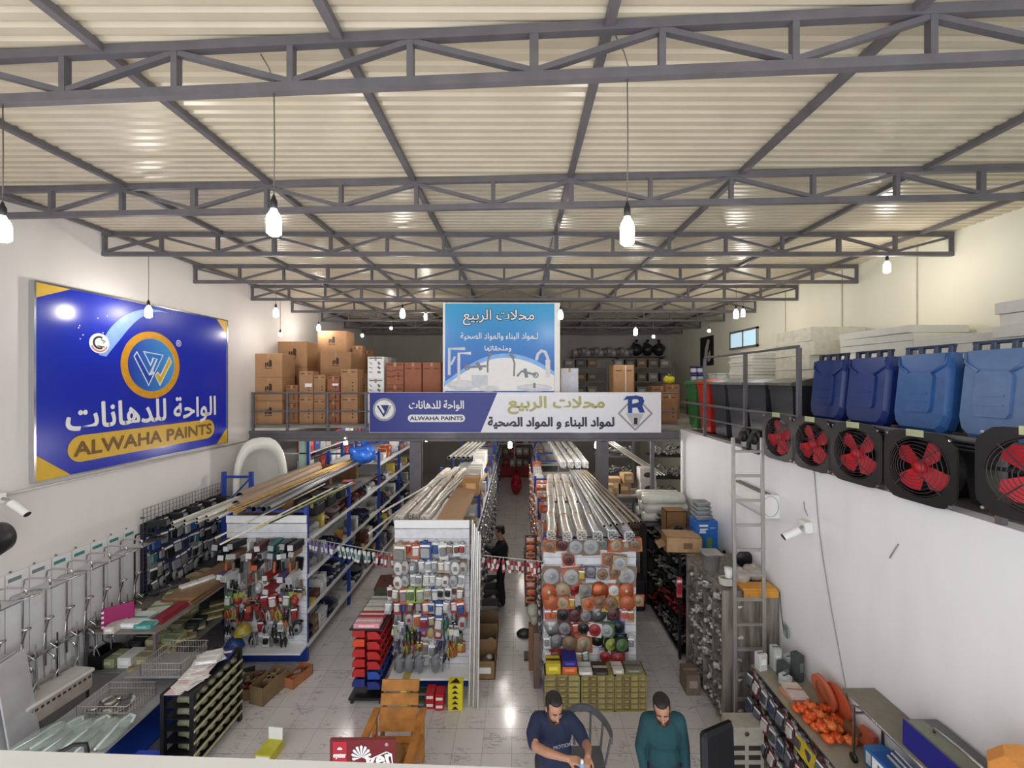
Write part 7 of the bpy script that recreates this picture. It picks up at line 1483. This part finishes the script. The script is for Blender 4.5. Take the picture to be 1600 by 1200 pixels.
# exhaust fans tied along the railing
def fan(loc, rot, lab, sz=.68, ang=0.4):
    t = thing('exhaust_fan', lab, 'fan', loc, 0, 'exhaust fans along the balcony edge', rot); s = sz / 2; n = 40; r = s * .84
    fr = []
    for i in range(n):
        a = 2 * PI * i / n; c_, s_ = math.cos(a), math.sin(a); m_ = max(abs(c_), abs(s_)); q_ = (s / m_) if m_ > .82 else s / .82 * .985
        fr.append((c_ * min(q_, s * 1.22), s_ * min(q_, s * 1.22)))
    mb = MB(); vs = [(a, 0, b) for a, b in fr] + [(r * math.cos(2 * PI * i / n), 0, r * math.sin(2 * PI * i / n)) for i in range(n)]
    vs += [(a, .02, b) for a, b in fr] + [(r * math.cos(2 * PI * i / n), .16, r * math.sin(2 * PI * i / n)) for i in range(n)]
    mb._add(vs, [(i, (i + 1) % n, n + (i + 1) % n, n + i) for i in range(n)] + [(i, 2 * n + i, 2 * n + (i + 1) % n, (i + 1) % n) for i in range(n)] + [(n + i, n + (i + 1) % n, 3 * n + (i + 1) % n, 3 * n + i) for i in range(n)], 0); mb.build('frame', C((22, 20, 22), .35), t)
    mb = MB()
    for k in range(7): rr = r * (.30 + .11 * k); mb.tube([(rr * math.cos(2 * PI * i / 32), -.05 + .05 * (k / 6) ** 2, rr * math.sin(2 * PI * i / 32)) for i in range(32)], .0035, 4, 0, True)
    for k in range(4): a = PI / 4 + k * PI / 2; mb.cyl((r * .3 * math.cos(a), -.05, r * .3 * math.sin(a)), (r * 1.05 * math.cos(a), -.005, r * 1.05 * math.sin(a)), .006, n=5)
    mb.build('wire_guard', C((70, 68, 70), .4, .5), t)
    RB = mat('red_fan_blade', (196, 34, 48), .4)
    MB().lathe([(.001, -.03), (.05, -.025), (.055, .05), (.001, .06)], (0, .05, 0), 16, 0, 'y').build('hub', RB, t)
    for k in range(4):
        a = ang + k * PI / 2; M = Matrix.Translation((0, .05, 0)) @ Euler((0, -a, 0)).to_matrix().to_4x4(); b_ = MB(); b_.M = M
        o_ = [(.03, -.035), (.08, -.07), (r * .62, -.12), (r * .86, -.08), (r * .9, .02), (r * .8, .07), (.1, .05), (.03, .035)]
        m_ = len(o_); v1 = [(a_, .035 * (c_ / .12), c_) for a_, c_ in o_]; v2 = [(a_, y_ + .006, c_) for a_, y_, c_ in v1]
        b_._add(v1 + v2, [tuple(range(m_)), tuple(range(2 * m_ - 1, m_ - 1, -1))] + [(j, m_ + j, m_ + (j + 1) % m_, (j + 1) % m_) for j in range(m_)], 0); b_.build('blade', RB, t)
    for sx_ in (-1, 1):
        for sz_ in (-1, 1): MB().cyl((sx_ * s * .86, -.012, sz_ * s * .86), (sx_ * s * .86, 0, sz_ * s * .86), .012, n=8).build('bolt', CHROME, t)
    MB().bx(-r, r, .13, .15, -.015, .015).build('motor_strut', BLACKM, t); MB().cyl((0, .08, 0), (0, .19, 0), .06, n=14).build('motor', BLACK, t)
    MB().bx(-.10, .06, -.006, -.002, s - .05, s + .015).build('label', C((176, 180, 140), .6), t)
    return t
for i, (y, a) in enumerate(((5.95, .5), (5.26, .7), (4.58, .9), (3.86, 1.1))):
    fan((3.70, y, 4.20), (0, 0, -PI / 2 + .06), 'black exhaust fan with red blades on the balcony edge, %s from the ladder' % ORD[i], .66, a)
fan((3.66, 2.92, 4.32), (0, 0, -PI / 2 + .3), 'nearest black exhaust fan, turned and cut by the frame edge', .68, .9)
for i, y in enumerate((6.48, 6.78)):
    t = thing('fan_motor', 'small black motor unit on the balcony edge, %s the ladder top' % ('beside' if i == 0 else 'behind'), 'motor', (3.72, y, 4.06)); MB().box((0, 0, 0), (.10, .22, .34), 0, None, .03).build('body', BLACK, t); MB().lathe([(.001, -.03), (.09, -.02), (.1, .04), (.001, .05)], (-.07, 0, .04), 14, 0, 'x').build('rotor', BLACKM, t); MB().box((0, 0, -.182), (.08, .16, .03)).build('foot', BLACKM, t)
# white foam slabs stacked along the wall
def slabs(x, y, w_, d_, n_, th, z, lab, cc=None, grp=None):
    for i in range(n_):
        key = ('slab', w_, d_, th)
        inst('foam_sheet', key, lambda: MB().box((0, 0, th / 2), (w_, d_, th - .006), 0, None, .006).mesh('foam_sheet', [cc or FOAM]), (x + R.uniform(-.03, .03), y + R.uniform(-.03, .03), z + i * th), '%s, %s from the bottom' % (lab, ORD[i]), 'foam slab', grp or lab, rot=(0, 0, R.uniform(-.05, .05)))
slabs(5.9, 10.2, .9, 1.1, 24, .075, ZB, 'thin white foam sheet in the uneven pile by the tall rail')
slabs(6.0, 8.35, 1.0, 1.1, 8, .27, ZB, 'thick pale foam block in the tall stack behind the rail', C((206, 204, 190), .8))
slabs(6.1, 6.7, .9, 1.3, 17, .115, ZB, 'white foam slab in the stack behind the navy bins')
slabs(6.1, 5.35, .9, 1.1, 15, .115, ZB, 'white foam slab in the stack behind the mid blue bin')
slabs(5.9, 4.35, .9, .8, 15, .135, ZB, 'large white foam board in the tall stack at the frame edge')
# poster, cabinet, blue cans near the far end of the right wall
t = thing('wall_poster', 'dark framed poster with pale figures on the wall beyond the small window', 'poster', (XR - .001, 14.6, 5.55), -PI / 2)
MB().bx(-.5, .5, -.02, 0, -.02, 1.0).build('frame', BLACK, t); mb = MB(); mb.prism([(-.2, .1), (.0, .1), (.1, .5), (.25, .85), (.1, .9), (-.1, .6)], -.024, -.0205); mb.prism([(.1, .1), (.3, .15), (.3, .5), (.15, .4)], -.024, -.0205); mb.build('pale_figure', C((200, 196, 186)), t)
t = thing('white_cabinet', 'white cabinet on the deck beside the foam sheets', 'cabinet', (5.55, 11.2, ZD), 0); MB().box((0, 0, .62), (.62, .5, 1.2), 0, None, .01).build('body', C((206, 214, 208), .4), t); MB().box((0, 0, 1.24), (.66, .54, .03)).build('top', C((220, 224, 220)), t); MB().box((0, 0, .01), (.56, .44, .04)).build('plinth', BLACK, t)
for i in range(8):
    o = bpy.data.objects.new('blue_can', s_can(.09, .24, (44, 50, 130), (190, 190, 200))); COL.objects.link(o); o.location = (5.35 + .2 * (i % 2), 12.6 + .02 * i, ZD + .5 + .25 * (i // 2)); tag(o, 'blue can in the small stack beside the white cabinet, %s' % ORD[i], 'can', 'blue cans')
o = MB().bx(5.2, 5.7, 12.4, 12.9, ZD, ZD + .498).build('storage_block', C((80, 76, 70))); tag(o, 'dark crate block under the blue cans', 'block')
# ================================================================ the deck: cartons and dim rear shelves
def print_house(t, y, cx_, cz_, s):
    mb = MB(); mb.prism([(cx_ + .02 * s, cz_ - .1 * s), (cx_ + .16 * s, cz_ - .08 * s), (cx_ + .16 * s, cz_ + .2 * s), (cx_ + .06 * s, cz_ + .25 * s), (cx_ + .02 * s, cz_ + .18 * s)], y, y + .001)
    mb.prism([(cx_ - .16 * s, cz_ - .1 * s), (cx_ - .10 * s, cz_ - .1 * s), (cx_ - .10 * s, cz_ + .14 * s), (cx_ - .16 * s, cz_ + .08 * s)], y, y + .001); mb.prism([(cx_ - .08 * s, cz_ - .06 * s), (cx_ + .0 * s, cz_ - .06 * s), (cx_ + .0 * s, cz_ + .12 * s), (cx_ - .08 * s, cz_ + .1 * s)], y, y + .001)
    for k in range(5): mb.box((cx_ - .14 * s + .07 * s * k, y, cz_ - .16 * s), (.04 * s, .002, .05 * s), 0, (0, .3 * (-1) ** k, 0))
    mb.build('printed_emblem', INK, t)
def dcart(px0, px1, d, z, h_, lab, c=CARD, emb=None, dp=None, lines_=True, sticker=False, grp='cartons stacked on the deck', top=None):
    x0 = (px0 - CX) * d / F; x1 = (px1 - CX) * d / F; w_ = x1 - x0; dp = dp or min(.6, w_ * .9)
    t = thing('carton', lab, 'carton', ((x0 + x1) / 2, d + dp / 2, z), 0, grp); g_ = .004
    MB().box((0, 0, h_ / 2), (w_ - .01, dp, h_ - g_), 0, None, .008).build('body', c, t)
    MB().box((0, 0, h_ - g_ / 2 + .0008), (w_ * .98, .06, .0016)).build('tape', TAPE, t)
    MB().box((0, -dp / 2 - .0008, h_ - .05), (.05, .0016, .1)).build('tape', TAPE, t)
    if emb: print_house(t, -dp / 2 - .002, 0, h_ * .52, min(w_, h_) * .9)
    elif lines_:
        mb = MB(); mb.box((-w_ * .25, -dp / 2 - .001, h_ * .9), (w_ * .3, .001, .02)); mb.box((w_ * .25, -dp / 2 - .001, h_ * .9), (w_ * .25, .001, .02))
        for k in range(3): mb.box((w_ * .2, -dp / 2 - .001, h_ * (.25 + .13 * k)), (.035, .001, .03))
        mb.build('printed_marks', INK, t)
    if sticker: MB().box((w_ * .18, -dp / 2 - .002, h_ * .45), (w_ * .5, .002, h_ * .14)).build('sticker', PAPER, t)
    return t
LV = ['bottom', 'second', 'third', 'fourth', 'fifth']
def dstack(px0, px1, d, hs, lab, **kw):
    z = ZD - .003
    for i, h_ in enumerate(hs):
        k = dict(kw); k['sticker'] = kw.get('sticker') and i == len(hs) - 1
        dcart(px0, px1, d, z, h_, '%s carton of %s' % (LV[i] if i < len(hs) - 1 else 'top', lab), **k); z += h_
dstack(398, 441, 10.0, [.57, .57, .57], 'the emblem printed stack nearest the sign wall', emb=1)
dstack(434, 480, 10.95, [.7, .7, .69], 'the taller emblem printed stack behind it at the wall', emb=1)
dstack(467, 489, 10.15, [.66, .63], 'the narrow stack with a white sticker', sticker=True)
dstack(490, 509, 10.2, [.6, .6], 'the narrow stack behind the railing post, unstickered')
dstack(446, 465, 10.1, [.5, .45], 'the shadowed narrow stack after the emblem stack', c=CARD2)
dstack(511, 530, 10.05, [.30, .28, .22, .36], 'the small box stack with a pink sticker', c=CARD3, sticker=True)
dstack(532, 559, 10.1, [.66, .68], 'the pair of tall cartons beside the white ones')
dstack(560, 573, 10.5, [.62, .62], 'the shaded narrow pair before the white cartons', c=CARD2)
dstack(500, 549, 11.0, [.62, .62, .58], 'the middle emblem stack', emb=1)
dstack(496, 541, 11.85, [.62, .62, .62, .62], 'the highest emblem stack on the deck', emb=1)
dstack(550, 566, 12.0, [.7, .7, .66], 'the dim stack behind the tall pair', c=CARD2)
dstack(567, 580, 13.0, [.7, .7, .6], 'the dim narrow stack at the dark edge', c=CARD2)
for i, (z, h_) in enumerate(((0, .55), (.55, .55), (1.1, .54))):
    t = dcart(574, 600, 10.1, ZD - .003 + z, h_, 'white carton with line drawings, %s of its stack' % ('bottom', 'middle', 'topmost')[i], c=PAPER, lines_=False, grp='white cartons on the deck')
    mb = MB(); 
    for k in range(6): mb.box((-.12 + .2 * (k % 2), -.185, h_ * (.3 + .2 * (k // 2))), (.08, .001, .05 if k % 2 else .02), 0, (0, .2 * k, 0))
    mb.box((0, -.186, h_ * .93), (.32, .001, .03)); mb.build('line_drawing', C((110, 112, 120)), t); kids(t)[-1].location = (0, -.0, 0)
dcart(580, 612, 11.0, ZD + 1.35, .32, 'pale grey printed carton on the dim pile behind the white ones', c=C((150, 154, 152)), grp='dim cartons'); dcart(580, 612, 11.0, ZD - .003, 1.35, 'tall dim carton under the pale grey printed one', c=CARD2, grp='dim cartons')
dcart(603, 631, 10.1, ZD - .003, .95, 'lower red-brown carton of the first column', c=CARD3, grp='red-brown cartons'); dcart(603, 631, 10.1, ZD + .947, .55, 'upper red-brown carton of the first column', c=CARD3, grp='red-brown cartons')
dcart(631.5, 659, 10.1, ZD - .003, 1.5, 'tall red-brown carton in the middle of the row', c=CARD3, grp='red-brown cartons'); dcart(660, 689, 10.1, ZD - .003, 1.5, 'tall red-brown carton partly behind the tap banner', c=CARD3, grp='red-brown cartons')
for o_ in list(COL.objects):
    if o_.get('group') == 'red-brown cartons':
        for z_ in (.22, .36): MB().tube([(-.2, -.195, z_ + .0), (-.08, -.197, z_ - .03), (.05, -.197, z_ + .02), (.2, -.195, z_ - .01)], .008, 5).build('printed_wave', C((110, 40, 40)), o_)
t = dcart(876, 904, 10.1, ZD - .003, 1.36, 'white carton with a blue band beside the tap banner', c=C((206, 206, 214)), lines_=False, grp=None)
MB().box((0, -.19, 1.22), (.42, .004, .2)).build('blue_band', C((40, 66, 150)), t); mb = MB()
for k in range(9): mb.box((-.12 + .12 * (k % 3), -.19, .5 + .16 * (k // 3)), (.07, .003, .08))
mb.build('printed_icons', C((120, 124, 134)), t)
t = dcart(958, 991, 10.3, ZD - .003, 1.45, 'tall upright brown carton strapped with a white band behind the long sign', c=CARD, grp=None); MB().box((.05, -.235, .72), (.015, .004, 1.42)).build('white_strap', PAPER, t)
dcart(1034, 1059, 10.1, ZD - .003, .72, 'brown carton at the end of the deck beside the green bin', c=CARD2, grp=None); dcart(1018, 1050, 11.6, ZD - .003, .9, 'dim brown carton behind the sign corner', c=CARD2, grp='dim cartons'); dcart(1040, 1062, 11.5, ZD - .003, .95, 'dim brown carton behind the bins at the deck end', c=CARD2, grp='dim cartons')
o = bpy.data.objects.new('yellow_bag', s_bag(.35, .3, .3, (190, 180, 40), (160, 150, 30))); COL.objects.link(o); o.location = (4.3, 11.9, ZD + .95); tag(o, 'yellow bag on the dim cartons at the deck end', 'bag')
# dim shelves on the rear wall of the deck
t = thing('rear_deck_shelf', 'dim long shelf high on the rear wall of the deck', 'shelf', (0, 0, 0)); MB().bx(2.2, 6.2, 17.4, 17.98, 6.0, 6.04).build('shelf', STEEL, t)
for x in (2.3, 4.2, 6.1): MB().bx(x - .02, x + .02, 17.4, 17.98, 5.8, 6.0).build('bracket', STEEL, t)
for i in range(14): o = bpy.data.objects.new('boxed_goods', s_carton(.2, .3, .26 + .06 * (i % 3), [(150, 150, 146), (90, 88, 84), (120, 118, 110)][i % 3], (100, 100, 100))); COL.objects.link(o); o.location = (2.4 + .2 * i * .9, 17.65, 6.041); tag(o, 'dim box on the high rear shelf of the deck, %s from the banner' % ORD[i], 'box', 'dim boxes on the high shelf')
for i in range(3): o = bpy.data.objects.new('black_sack', s_bag(.5, .45, .7, (44, 42, 44), (30, 30, 30))); COL.objects.link(o); o.location = (5.0 + .48 * i, 17.65, 6.041); o.rotation_euler = (0, 0, i); tag(o, 'black sack heaped on the high rear shelf, %s along' % ORD[i], 'sack', 'black sacks')
for k_, (x0, x1) in enumerate(((1.6, 3.2), (3.4, 5.6))):
    t = thing('deck_rack', 'dim steel rack of boxes at the rear of the deck, %s' % ('behind the white banded carton', 'beside the bins end', 'behind the tap banner', 'behind the carton stacks')[k_], 'shelf rack', (0, 0, 0))
    for x in (x0, x1): MB().bx(x - .025, x + .025, 15.0, 15.05, ZD, ZD + 1.75).build('post', STEEL, t)
    for z in (.5, 1.0, 1.5): MB().bx(x0, x1, 15.0, 15.5, ZD + z, ZD + z + .03).build('shelf', STEEL, t)
    for i, z in enumerate((.0, .53, 1.03, 1.53)):
        for k in range(int((x1 - x0) / .42)):
            q_ = (i * 3 + k) % 4
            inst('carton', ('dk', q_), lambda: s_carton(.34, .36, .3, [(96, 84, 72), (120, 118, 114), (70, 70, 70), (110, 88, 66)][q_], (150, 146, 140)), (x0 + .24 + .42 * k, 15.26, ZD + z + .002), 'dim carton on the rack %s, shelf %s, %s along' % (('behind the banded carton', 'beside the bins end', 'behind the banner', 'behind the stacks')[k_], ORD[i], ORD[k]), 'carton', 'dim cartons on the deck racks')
# ================================================================ people: one continuous body each, clothes and hair as their own layers
SKIN = mat('skin', (176, 128, 102), .55, 0, .05, 14); HAIR = mat('black_hair', (26, 20, 18), .6, 0, .2, 40); BEARD = mat('short_beard', (48, 34, 28), .8, 0, .2, 60)
def caps(mb, a, ra, b, rb, n=12, m=0):
    a = Vector(a); b = Vector(b); d = b - a; L_ = d.length; d.normalize(); u = d.orthogonal().normalized(); v = d.cross(u); vs = []; rings = []
    for i in range(4): t = PI / 2 * (i / 4 - 1) ; rings.append((a + d * ra * math.sin(t), ra * math.cos(t)))
    rings = [(p_, max(r, ra * .08)) for p_, r in rings] + [(a, ra), (b, rb)]
    for i in range(1, 5): t = PI / 2 * i / 4; rings.append((b + d * rb * math.sin(t), max(rb * math.cos(t), rb * .08)))
    for p_, r in rings: vs += [p_ + (u * math.cos(2 * PI * j / n) + v * math.sin(2 * PI * j / n)) * r for j in range(n)]
    k = len(rings)
    mb._add(vs, [(i * n + j, i * n + (j + 1) % n, (i + 1) * n + (j + 1) % n, (i + 1) * n + j) for i in range(k - 1) for j in range(n)] + [tuple(range(n - 1, -1, -1)), tuple((k - 1) * n + j for j in range(n))], m, True)
def skinobj(mb, name, mt, parent, vox=.008, smooth=6):
    o = mb.build(name, mt, parent); r = o.modifiers.new('remesh', 'REMESH'); r.mode = 'VOXEL'; r.voxel_size = vox; r.use_smooth_shade = True
    s = o.modifiers.new('smooth', 'SMOOTH'); s.iterations = smooth; s.factor = .5
    return o
def chain(mb, pts):
    for (a, ra), (b, rb) in zip(pts, pts[1:]): caps(mb, a, ra, b, rb)
def hand(mb, wrist, palm_dir, up, side, curl=.5, s=1.0):
    """palm box-like, four unequal bent fingers and a thumb leaving the side of the palm"""
    f = Vector(palm_dir).normalized(); n_ = Vector(up); n_ = (n_ - f * n_.dot(f)).normalized(); w_ = f.cross(n_) * side; W = Vector(wrist)
    for k in range(4): q_ = (k - 1.5) * .019 * s; caps(mb, W + w_ * q_ * .6, .014 * s, W + f * .085 * s + w_ * q_, .0125 * s, 8)
    for k, L_ in enumerate((.070, .080, .074, .058)):
        p0 = W + f * .085 * s + w_ * (k - 1.5) * .020 * s; ang = 0; 
        for j, fr in enumerate((.45, .32, .23)):
            ang += curl * (.6 + .25 * j); d_ = f * math.cos(ang) - n_ * math.sin(ang) + w_ * (k - 1.5) * .05; p1 = p0 + d_.normalized() * L_ * fr * s; caps(mb, p0, (.0098 - .0012 * j) * s, p1, (.0088 - .0012 * j) * s, 8); p0 = p1
    p0 = W + f * .025 * s - w_ * .030 * s; ang = .3
    for j, L_ in enumerate((.038, .030, .024)):
        d_ = f * math.cos(.75 - .2 * j) - w_ * math.sin(.75 - .2 * j) * (1 - .35 * j) - n_ * (.25 + curl * .3 * j); p1 = p0 + d_.normalized() * L_ * s; caps(mb, p0, (.0125 - .0015 * j) * s, p1, (.0115 - .0015 * j) * s, 8); p0 = p1
def head(t, body, c, yaw, pitch, roll, beard=True, hair_h=1.0):
    """skull, jaw, nose, ears fused into the body; eyes, brows, hair and beard as layers. head frame: -y forward"""
    M = Matrix.Translation(c) @ Euler((pitch, roll, yaw), 'XYZ').to_matrix().to_4x4() @ Matrix.Scale(1.08, 4); b = body; b.M = M
    b.ell((0, .012, .035), (.074, .092, .088), 0, 18, 12); b.ell((0, -.012, -.03), (.060, .072, .078), 0, 16, 10); b.ell((0, -.045, -.088), (.030, .030, .024), 0, 10, 8)
    b.ell((0, -.062, .01), (.050, .022, .034), 0, 12, 8); b.ell((-.035, -.055, -.022), (.022, .022, .022), 0, 8, 6); b.ell((.035, -.055, -.022), (.022, .022, .022), 0, 8, 6)
    caps(b, (0, -.080, .012), .007, (0, -.102, -.028), .012, 8); b.ell((-.012, -.090, -.030), (.009, .010, .007), 0, 8, 6); b.ell((.012, -.090, -.030), (.009, .010, .007), 0, 8, 6)
    for s_ in (-1, 1): b.ell((s_ * .076, .010, -.005), (.009, .020, .032), 0, 8, 8, (0, 0, s_ * -.3))
    b.ell((0, -.085, -.056), (.024, .010, .006), 0, 10, 6); b.ell((0, -.083, -.067), (.020, .011, .007), 0, 10, 6)
    b.M = None
    e = MB(); e.M = M
    for s_ in (-1, 1): e.ell((s_ * .030, -.0785, .006), (.012, .0065, .0045), 0, 10, 6); e.ell((s_ * .030, -.0835, .006), (.0055, .003, .0045), 1, 8, 6)
    e.build('eyes', [C((196, 188, 180), .4), C((30, 22, 20), .3)], t)
    e = MB(); e.M = M
    for s_ in (-1, 1): caps(e, (s_ * .014, -.088, .024), .0045, (s_ * .046, -.078, .026), .0035, 6)
    e.build('eyebrows', HAIR, t)
    e = MB(); e.M = M; caps(e, (-.018, -.096, -.060), .0035, (.018, -.096, -.060), .0035, 6); e.build('lips', C((150, 88, 78), .5), t)
    h_ = MB(); h_.M = M; h_.ell((0, .036, .056), (.082, .086, .072 * hair_h), 0, 18, 12); h_.ell((0, -.010, .096), (.064, .062, .034), 0, 14, 8); h_.ell((0, .06, -.005), (.070, .052, .07), 0, 14, 8)
    for s_ in (-1, 1): h_.ell((s_ * .070, .006, .03), (.010, .040, .036), 0, 10, 8)
    skinobj(h_, 'hair', HAIR, t, .006, 3)
    if beard:
        h_ = MB(); h_.M = M
        for s_ in (-1, 1): chain(h_, [((s_ * .068, -.008, .0), .009), ((s_ * .064, -.020, -.05), .012), ((s_ * .044, -.058, -.085), .014), ((0, -.074, -.098), .015)])
        chain(h_, [((-.026, -.090, -.048), .005), ((0, -.097, -.046), .006), ((.026, -.090, -.048), .005)]); caps(h_, (-.028, -.088, -.052), .006, (-.022, -.080, -.088), .008, 8); caps(h_, (.028, -.088, -.052), .006, (.022, -.080, -.088), .008, 8)
        skinobj(h_, 'beard', BEARD, t, .005, 3)
V_ = Vector
# ---- the person in the navy T-shirt, hands working in front
t = thing('person', 'person in a navy T-shirt with dark beard, bending over something held in both hands', 'person', (0, 0, 0))
b = MB()
hc = (.37, 4.285, 1.625)
chain(b, [((.375, 4.40, 1.43), .058), ((.372, 4.335, 1.55), .054)])
b.ell((.375, 4.47, 1.0), (.155, .11, .16)); b.ell((.375, 4.46, 1.25), (.165, .10, .20))
SA = [((.19, 4.42, 1.395), .060), ((.155, 4.33, 1.345), .052), ((.175, 4.20, 1.305), .046), ((.29, 4.10, 1.335), .042), ((.43, 4.02, 1.36), .030), ((.475, 4.00, 1.365), .027)]
SB = [((.56, 4.42, 1.395), .060), ((.63, 4.37, 1.33), .052), ((.69, 4.30, 1.26), .045), ((.70, 4.19, 1.31), .040), ((.68, 4.06, 1.36), .029), ((.675, 4.03, 1.365), .027)]
chain(b, SA); chain(b, SB)
hand(b, (.475, 4.00, 1.365), (.95, -.15, -.05), (-.1, -.3, .9), -1, .55)
hand(b, (.675, 4.03, 1.365), (-.35, -.9, -.15), (0, -.1, 1), 1, .65)
for s_ in (-1, 1): chain(b, [((.375 + s_ * .09, 4.47, .95), .095), ((.375 + s_ * .10, 4.45, .52), .062), ((.375 + s_ * .11, 4.49, .10), .042), ((.375 + s_ * .12, 4.38, .05), .038)])
head(t, b, hc, .30, .20, .05)
skinobj(b, 'body', SKIN, t, .006, 4)
g = MB(); g.ell((.375, 4.44, 1.27), (.205, .15, .215)); g.ell((.375, 4.46, 1.05), (.200, .155, .19)); chain(g, [((.21, 4.43, 1.395), .078), ((.54, 4.43, 1.395), .078)]); chain(g, [((.20, 4.42, 1.39), .080), ((.155, 4.33, 1.335), .076), ((.165, 4.255, 1.30), .070)]); chain(g, [((.55, 4.42, 1.39), .080), ((.63, 4.37, 1.33), .075), ((.668, 4.325, 1.275), .068)])
g.ell((.374, 4.42, 1.42), (.11, .09, .06))
NAVY = mat('navy_tshirt_cloth', (30, 38, 66), .85, 0, .12, 9, .3); skinobj(g, 't_shirt', NAVY, t, .009, 5)
g = MB(); g.ell((.375, 4.47, .93), (.185, .145, .13))
for s_ in (-1, 1): chain(g, [((.375 + s_ * .09, 4.47, .92), .115), ((.375 + s_ * .10, 4.45, .52), .085), ((.375 + s_ * .11, 4.49, .10), .07)])
skinobj(g, 'trousers', C((40, 42, 48), .8), t, .012, 4)
for s_ in (-1, 1): MB().ell((.375 + s_ * .12, 4.40, .045), (.05, .13, .045), 0, 14, 8).build('shoe', C((36, 34, 34), .6), t)
tx = text('shirt_lettering', 'MOTION', C((150, 156, 170), .6), t, .455, 4.268, 1.255, .20, .036, .001); tx.rotation_euler = (PI / 2 - .0, 0, .25)
# the bottle held
tb = thing('bottle', 'small pale blue bottle with a white cap held by the person in the navy T-shirt', 'bottle', (.605, 3.955, 1.305)); MB().lathe([(.022, 0), (.026, .006), (.026, .05), (.014, .062)], (0, 0, 0), 14).build('bottle_body', C((120, 160, 200), .3), tb); MB().lathe([(.014, .062), (.014, .09), (.001, .091)], (0, 0, 0), 12).build('cap', WHITEB, tb)
# ---- the person in the teal sweatshirt
t = thing('person', 'person in a dark teal sweatshirt with short dark hair, standing with head tilted down', 'person', (0, 0, 0)); b = MB()
X = 1.545; Y = 4.45
chain(b, [((X - .02, Y - .03, 1.42), .056), ((X - .045, Y - .085, 1.53), .052)])
b.ell((X, Y, 1.0), (.15, .11, .14)); b.ell((X, Y - .01, 1.25), (.165, .11, .20))
for s_ in (-1, 1):
    sh = V_((X + s_ * .17, Y, 1.37)); el = V_((X + s_ * .235, Y + .02, 1.08)); wr = V_((X + s_ * .22, Y - .10, .85)); chain(b, [(sh, .055), (el, .040), (wr, .026)]); hand(b, wr, (0 - s_ * .1, -.25, -1), (s_, 0, 0), 1, .35)
    chain(b, [((X + s_ * .085, Y, .93), .09), ((X + s_ * .09, Y - .02, .50), .058), ((X + s_ * .10, Y + .03, .10), .04), ((X + s_ * .11, Y - .08, .05), .036)])
head(t, b, (X - .06, Y - .15, 1.60), -.28, .26, -.10, True, 1.0); skinobj(b, 'body', SKIN, t, .006, 4)
g = MB(); g.ell((X, Y - .005, 1.25), (.195, .14, .21)); g.ell((X, Y, 1.02), (.185, .145, .19)); chain(g, [((X - .14, Y, 1.375), .078), ((X + .14, Y, 1.375), .078)])
for s_ in (-1, 1): chain(g, [((X + s_ * .165, Y, 1.365), .080), ((X + s_ * .235, Y + .02, 1.08), .060), ((X + s_ * .222, Y - .08, .89), .042)])
g.lathe([(.078, 0), (.066, .045)], (X - .02, Y - .035, 1.425), 16)
skinobj(g, 'sweatshirt', mat('teal_sweatshirt_cloth', (24, 66, 74), .85, 0, .12, 9, .3), t, .009, 5)
g = MB(); g.ell((X, Y, .93), (.175, .14, .13))
for s_ in (-1, 1): chain(g, [((X + s_ * .085, Y, .92), .11), ((X + s_ * .09, Y - .02, .5), .08), ((X + s_ * .10, Y + .03, .10), .065)])
skinobj(g, 'trousers', C((34, 38, 52), .8), t, .012, 4)
for s_ in (-1, 1): MB().ell((X + s_ * .11, Y - .05, .045), (.05, .13, .045), 0, 14, 8).build('shoe', C((30, 30, 30), .6), t)
# ---- the person in black in the aisle, reaching to the middle rack
t = thing('person', 'person in black clothes standing in the middle aisle reaching to the shelves', 'person', (0, 0, 0)); b = MB(); X = -.38; Y = 9.3
chain(b, [((X, Y, 1.43), .055), ((X - .03, Y - .0, 1.53), .05)]); b.ell((X, Y, 1.0), (.12, .15, .14)); b.ell((X, Y, 1.25), (.12, .165, .20))
for s_ in (-1, 1):
    sh = V_((X, Y + s_ * .17, 1.38)); el = V_((X - .20, Y + s_ * .19, 1.26)) if s_ < 0 else V_((X - .08, Y + .2, 1.12)); wr = el + (V_((-.19, 0, .12)) if s_ < 0 else V_((-.16, -.05, -.10))); chain(b, [(sh, .052), (el, .038), (wr, .025)]); hand(b, wr, (-1, 0, .1), (0, 0, 1), s_, .3)
    chain(b, [((X, Y + s_ * .08, .93), .09), ((X - .02, Y + s_ * .09, .50), .058), ((X + .03, Y + s_ * .09, .10), .04), ((X - .09, Y + s_ * .09, .05), .036)])
head(t, b, (X - .04, Y, 1.63), -PI / 2, .25, 0, False); skinobj(b, 'body', SKIN, t, .008, 4); BK = mat('black_cloth', (26, 26, 32), .85, 0, .15, 9)
g = MB(); g.ell((X, Y, 1.25), (.15, .19, .21)); g.ell((X, Y, 1.02), (.15, .18, .2)); chain(g, [((X, Y - .13, 1.38), .075), ((X, Y + .13, 1.38), .075)])
chain(g, [((X, Y - .17, 1.38), .07), ((X - .20, Y - .19, 1.26), .055), ((X - .36, Y - .19, 1.35), .04)]); chain(g, [((X, Y + .17, 1.38), .07), ((X - .08, Y + .2, 1.12), .055), ((X - .21, Y + .16, 1.04), .04)]); skinobj(g, 'jumper', BK, t, .012, 4)
g = MB(); g.ell((X, Y, .93), (.14, .17, .13))
for s_ in (-1, 1): chain(g, [((X, Y + s_ * .085, .92), .11), ((X - .02, Y + s_ * .09, .5), .08), ((X + .03, Y + s_ * .09, .10), .065)])
skinobj(g, 'trousers', C((22, 22, 28), .8), t, .012, 4)
for s_ in (-1, 1): MB().ell((X - .05, Y + s_ * .09, .045), (.13, .05, .045), 0, 14, 8).build('shoe', BLACK, t)
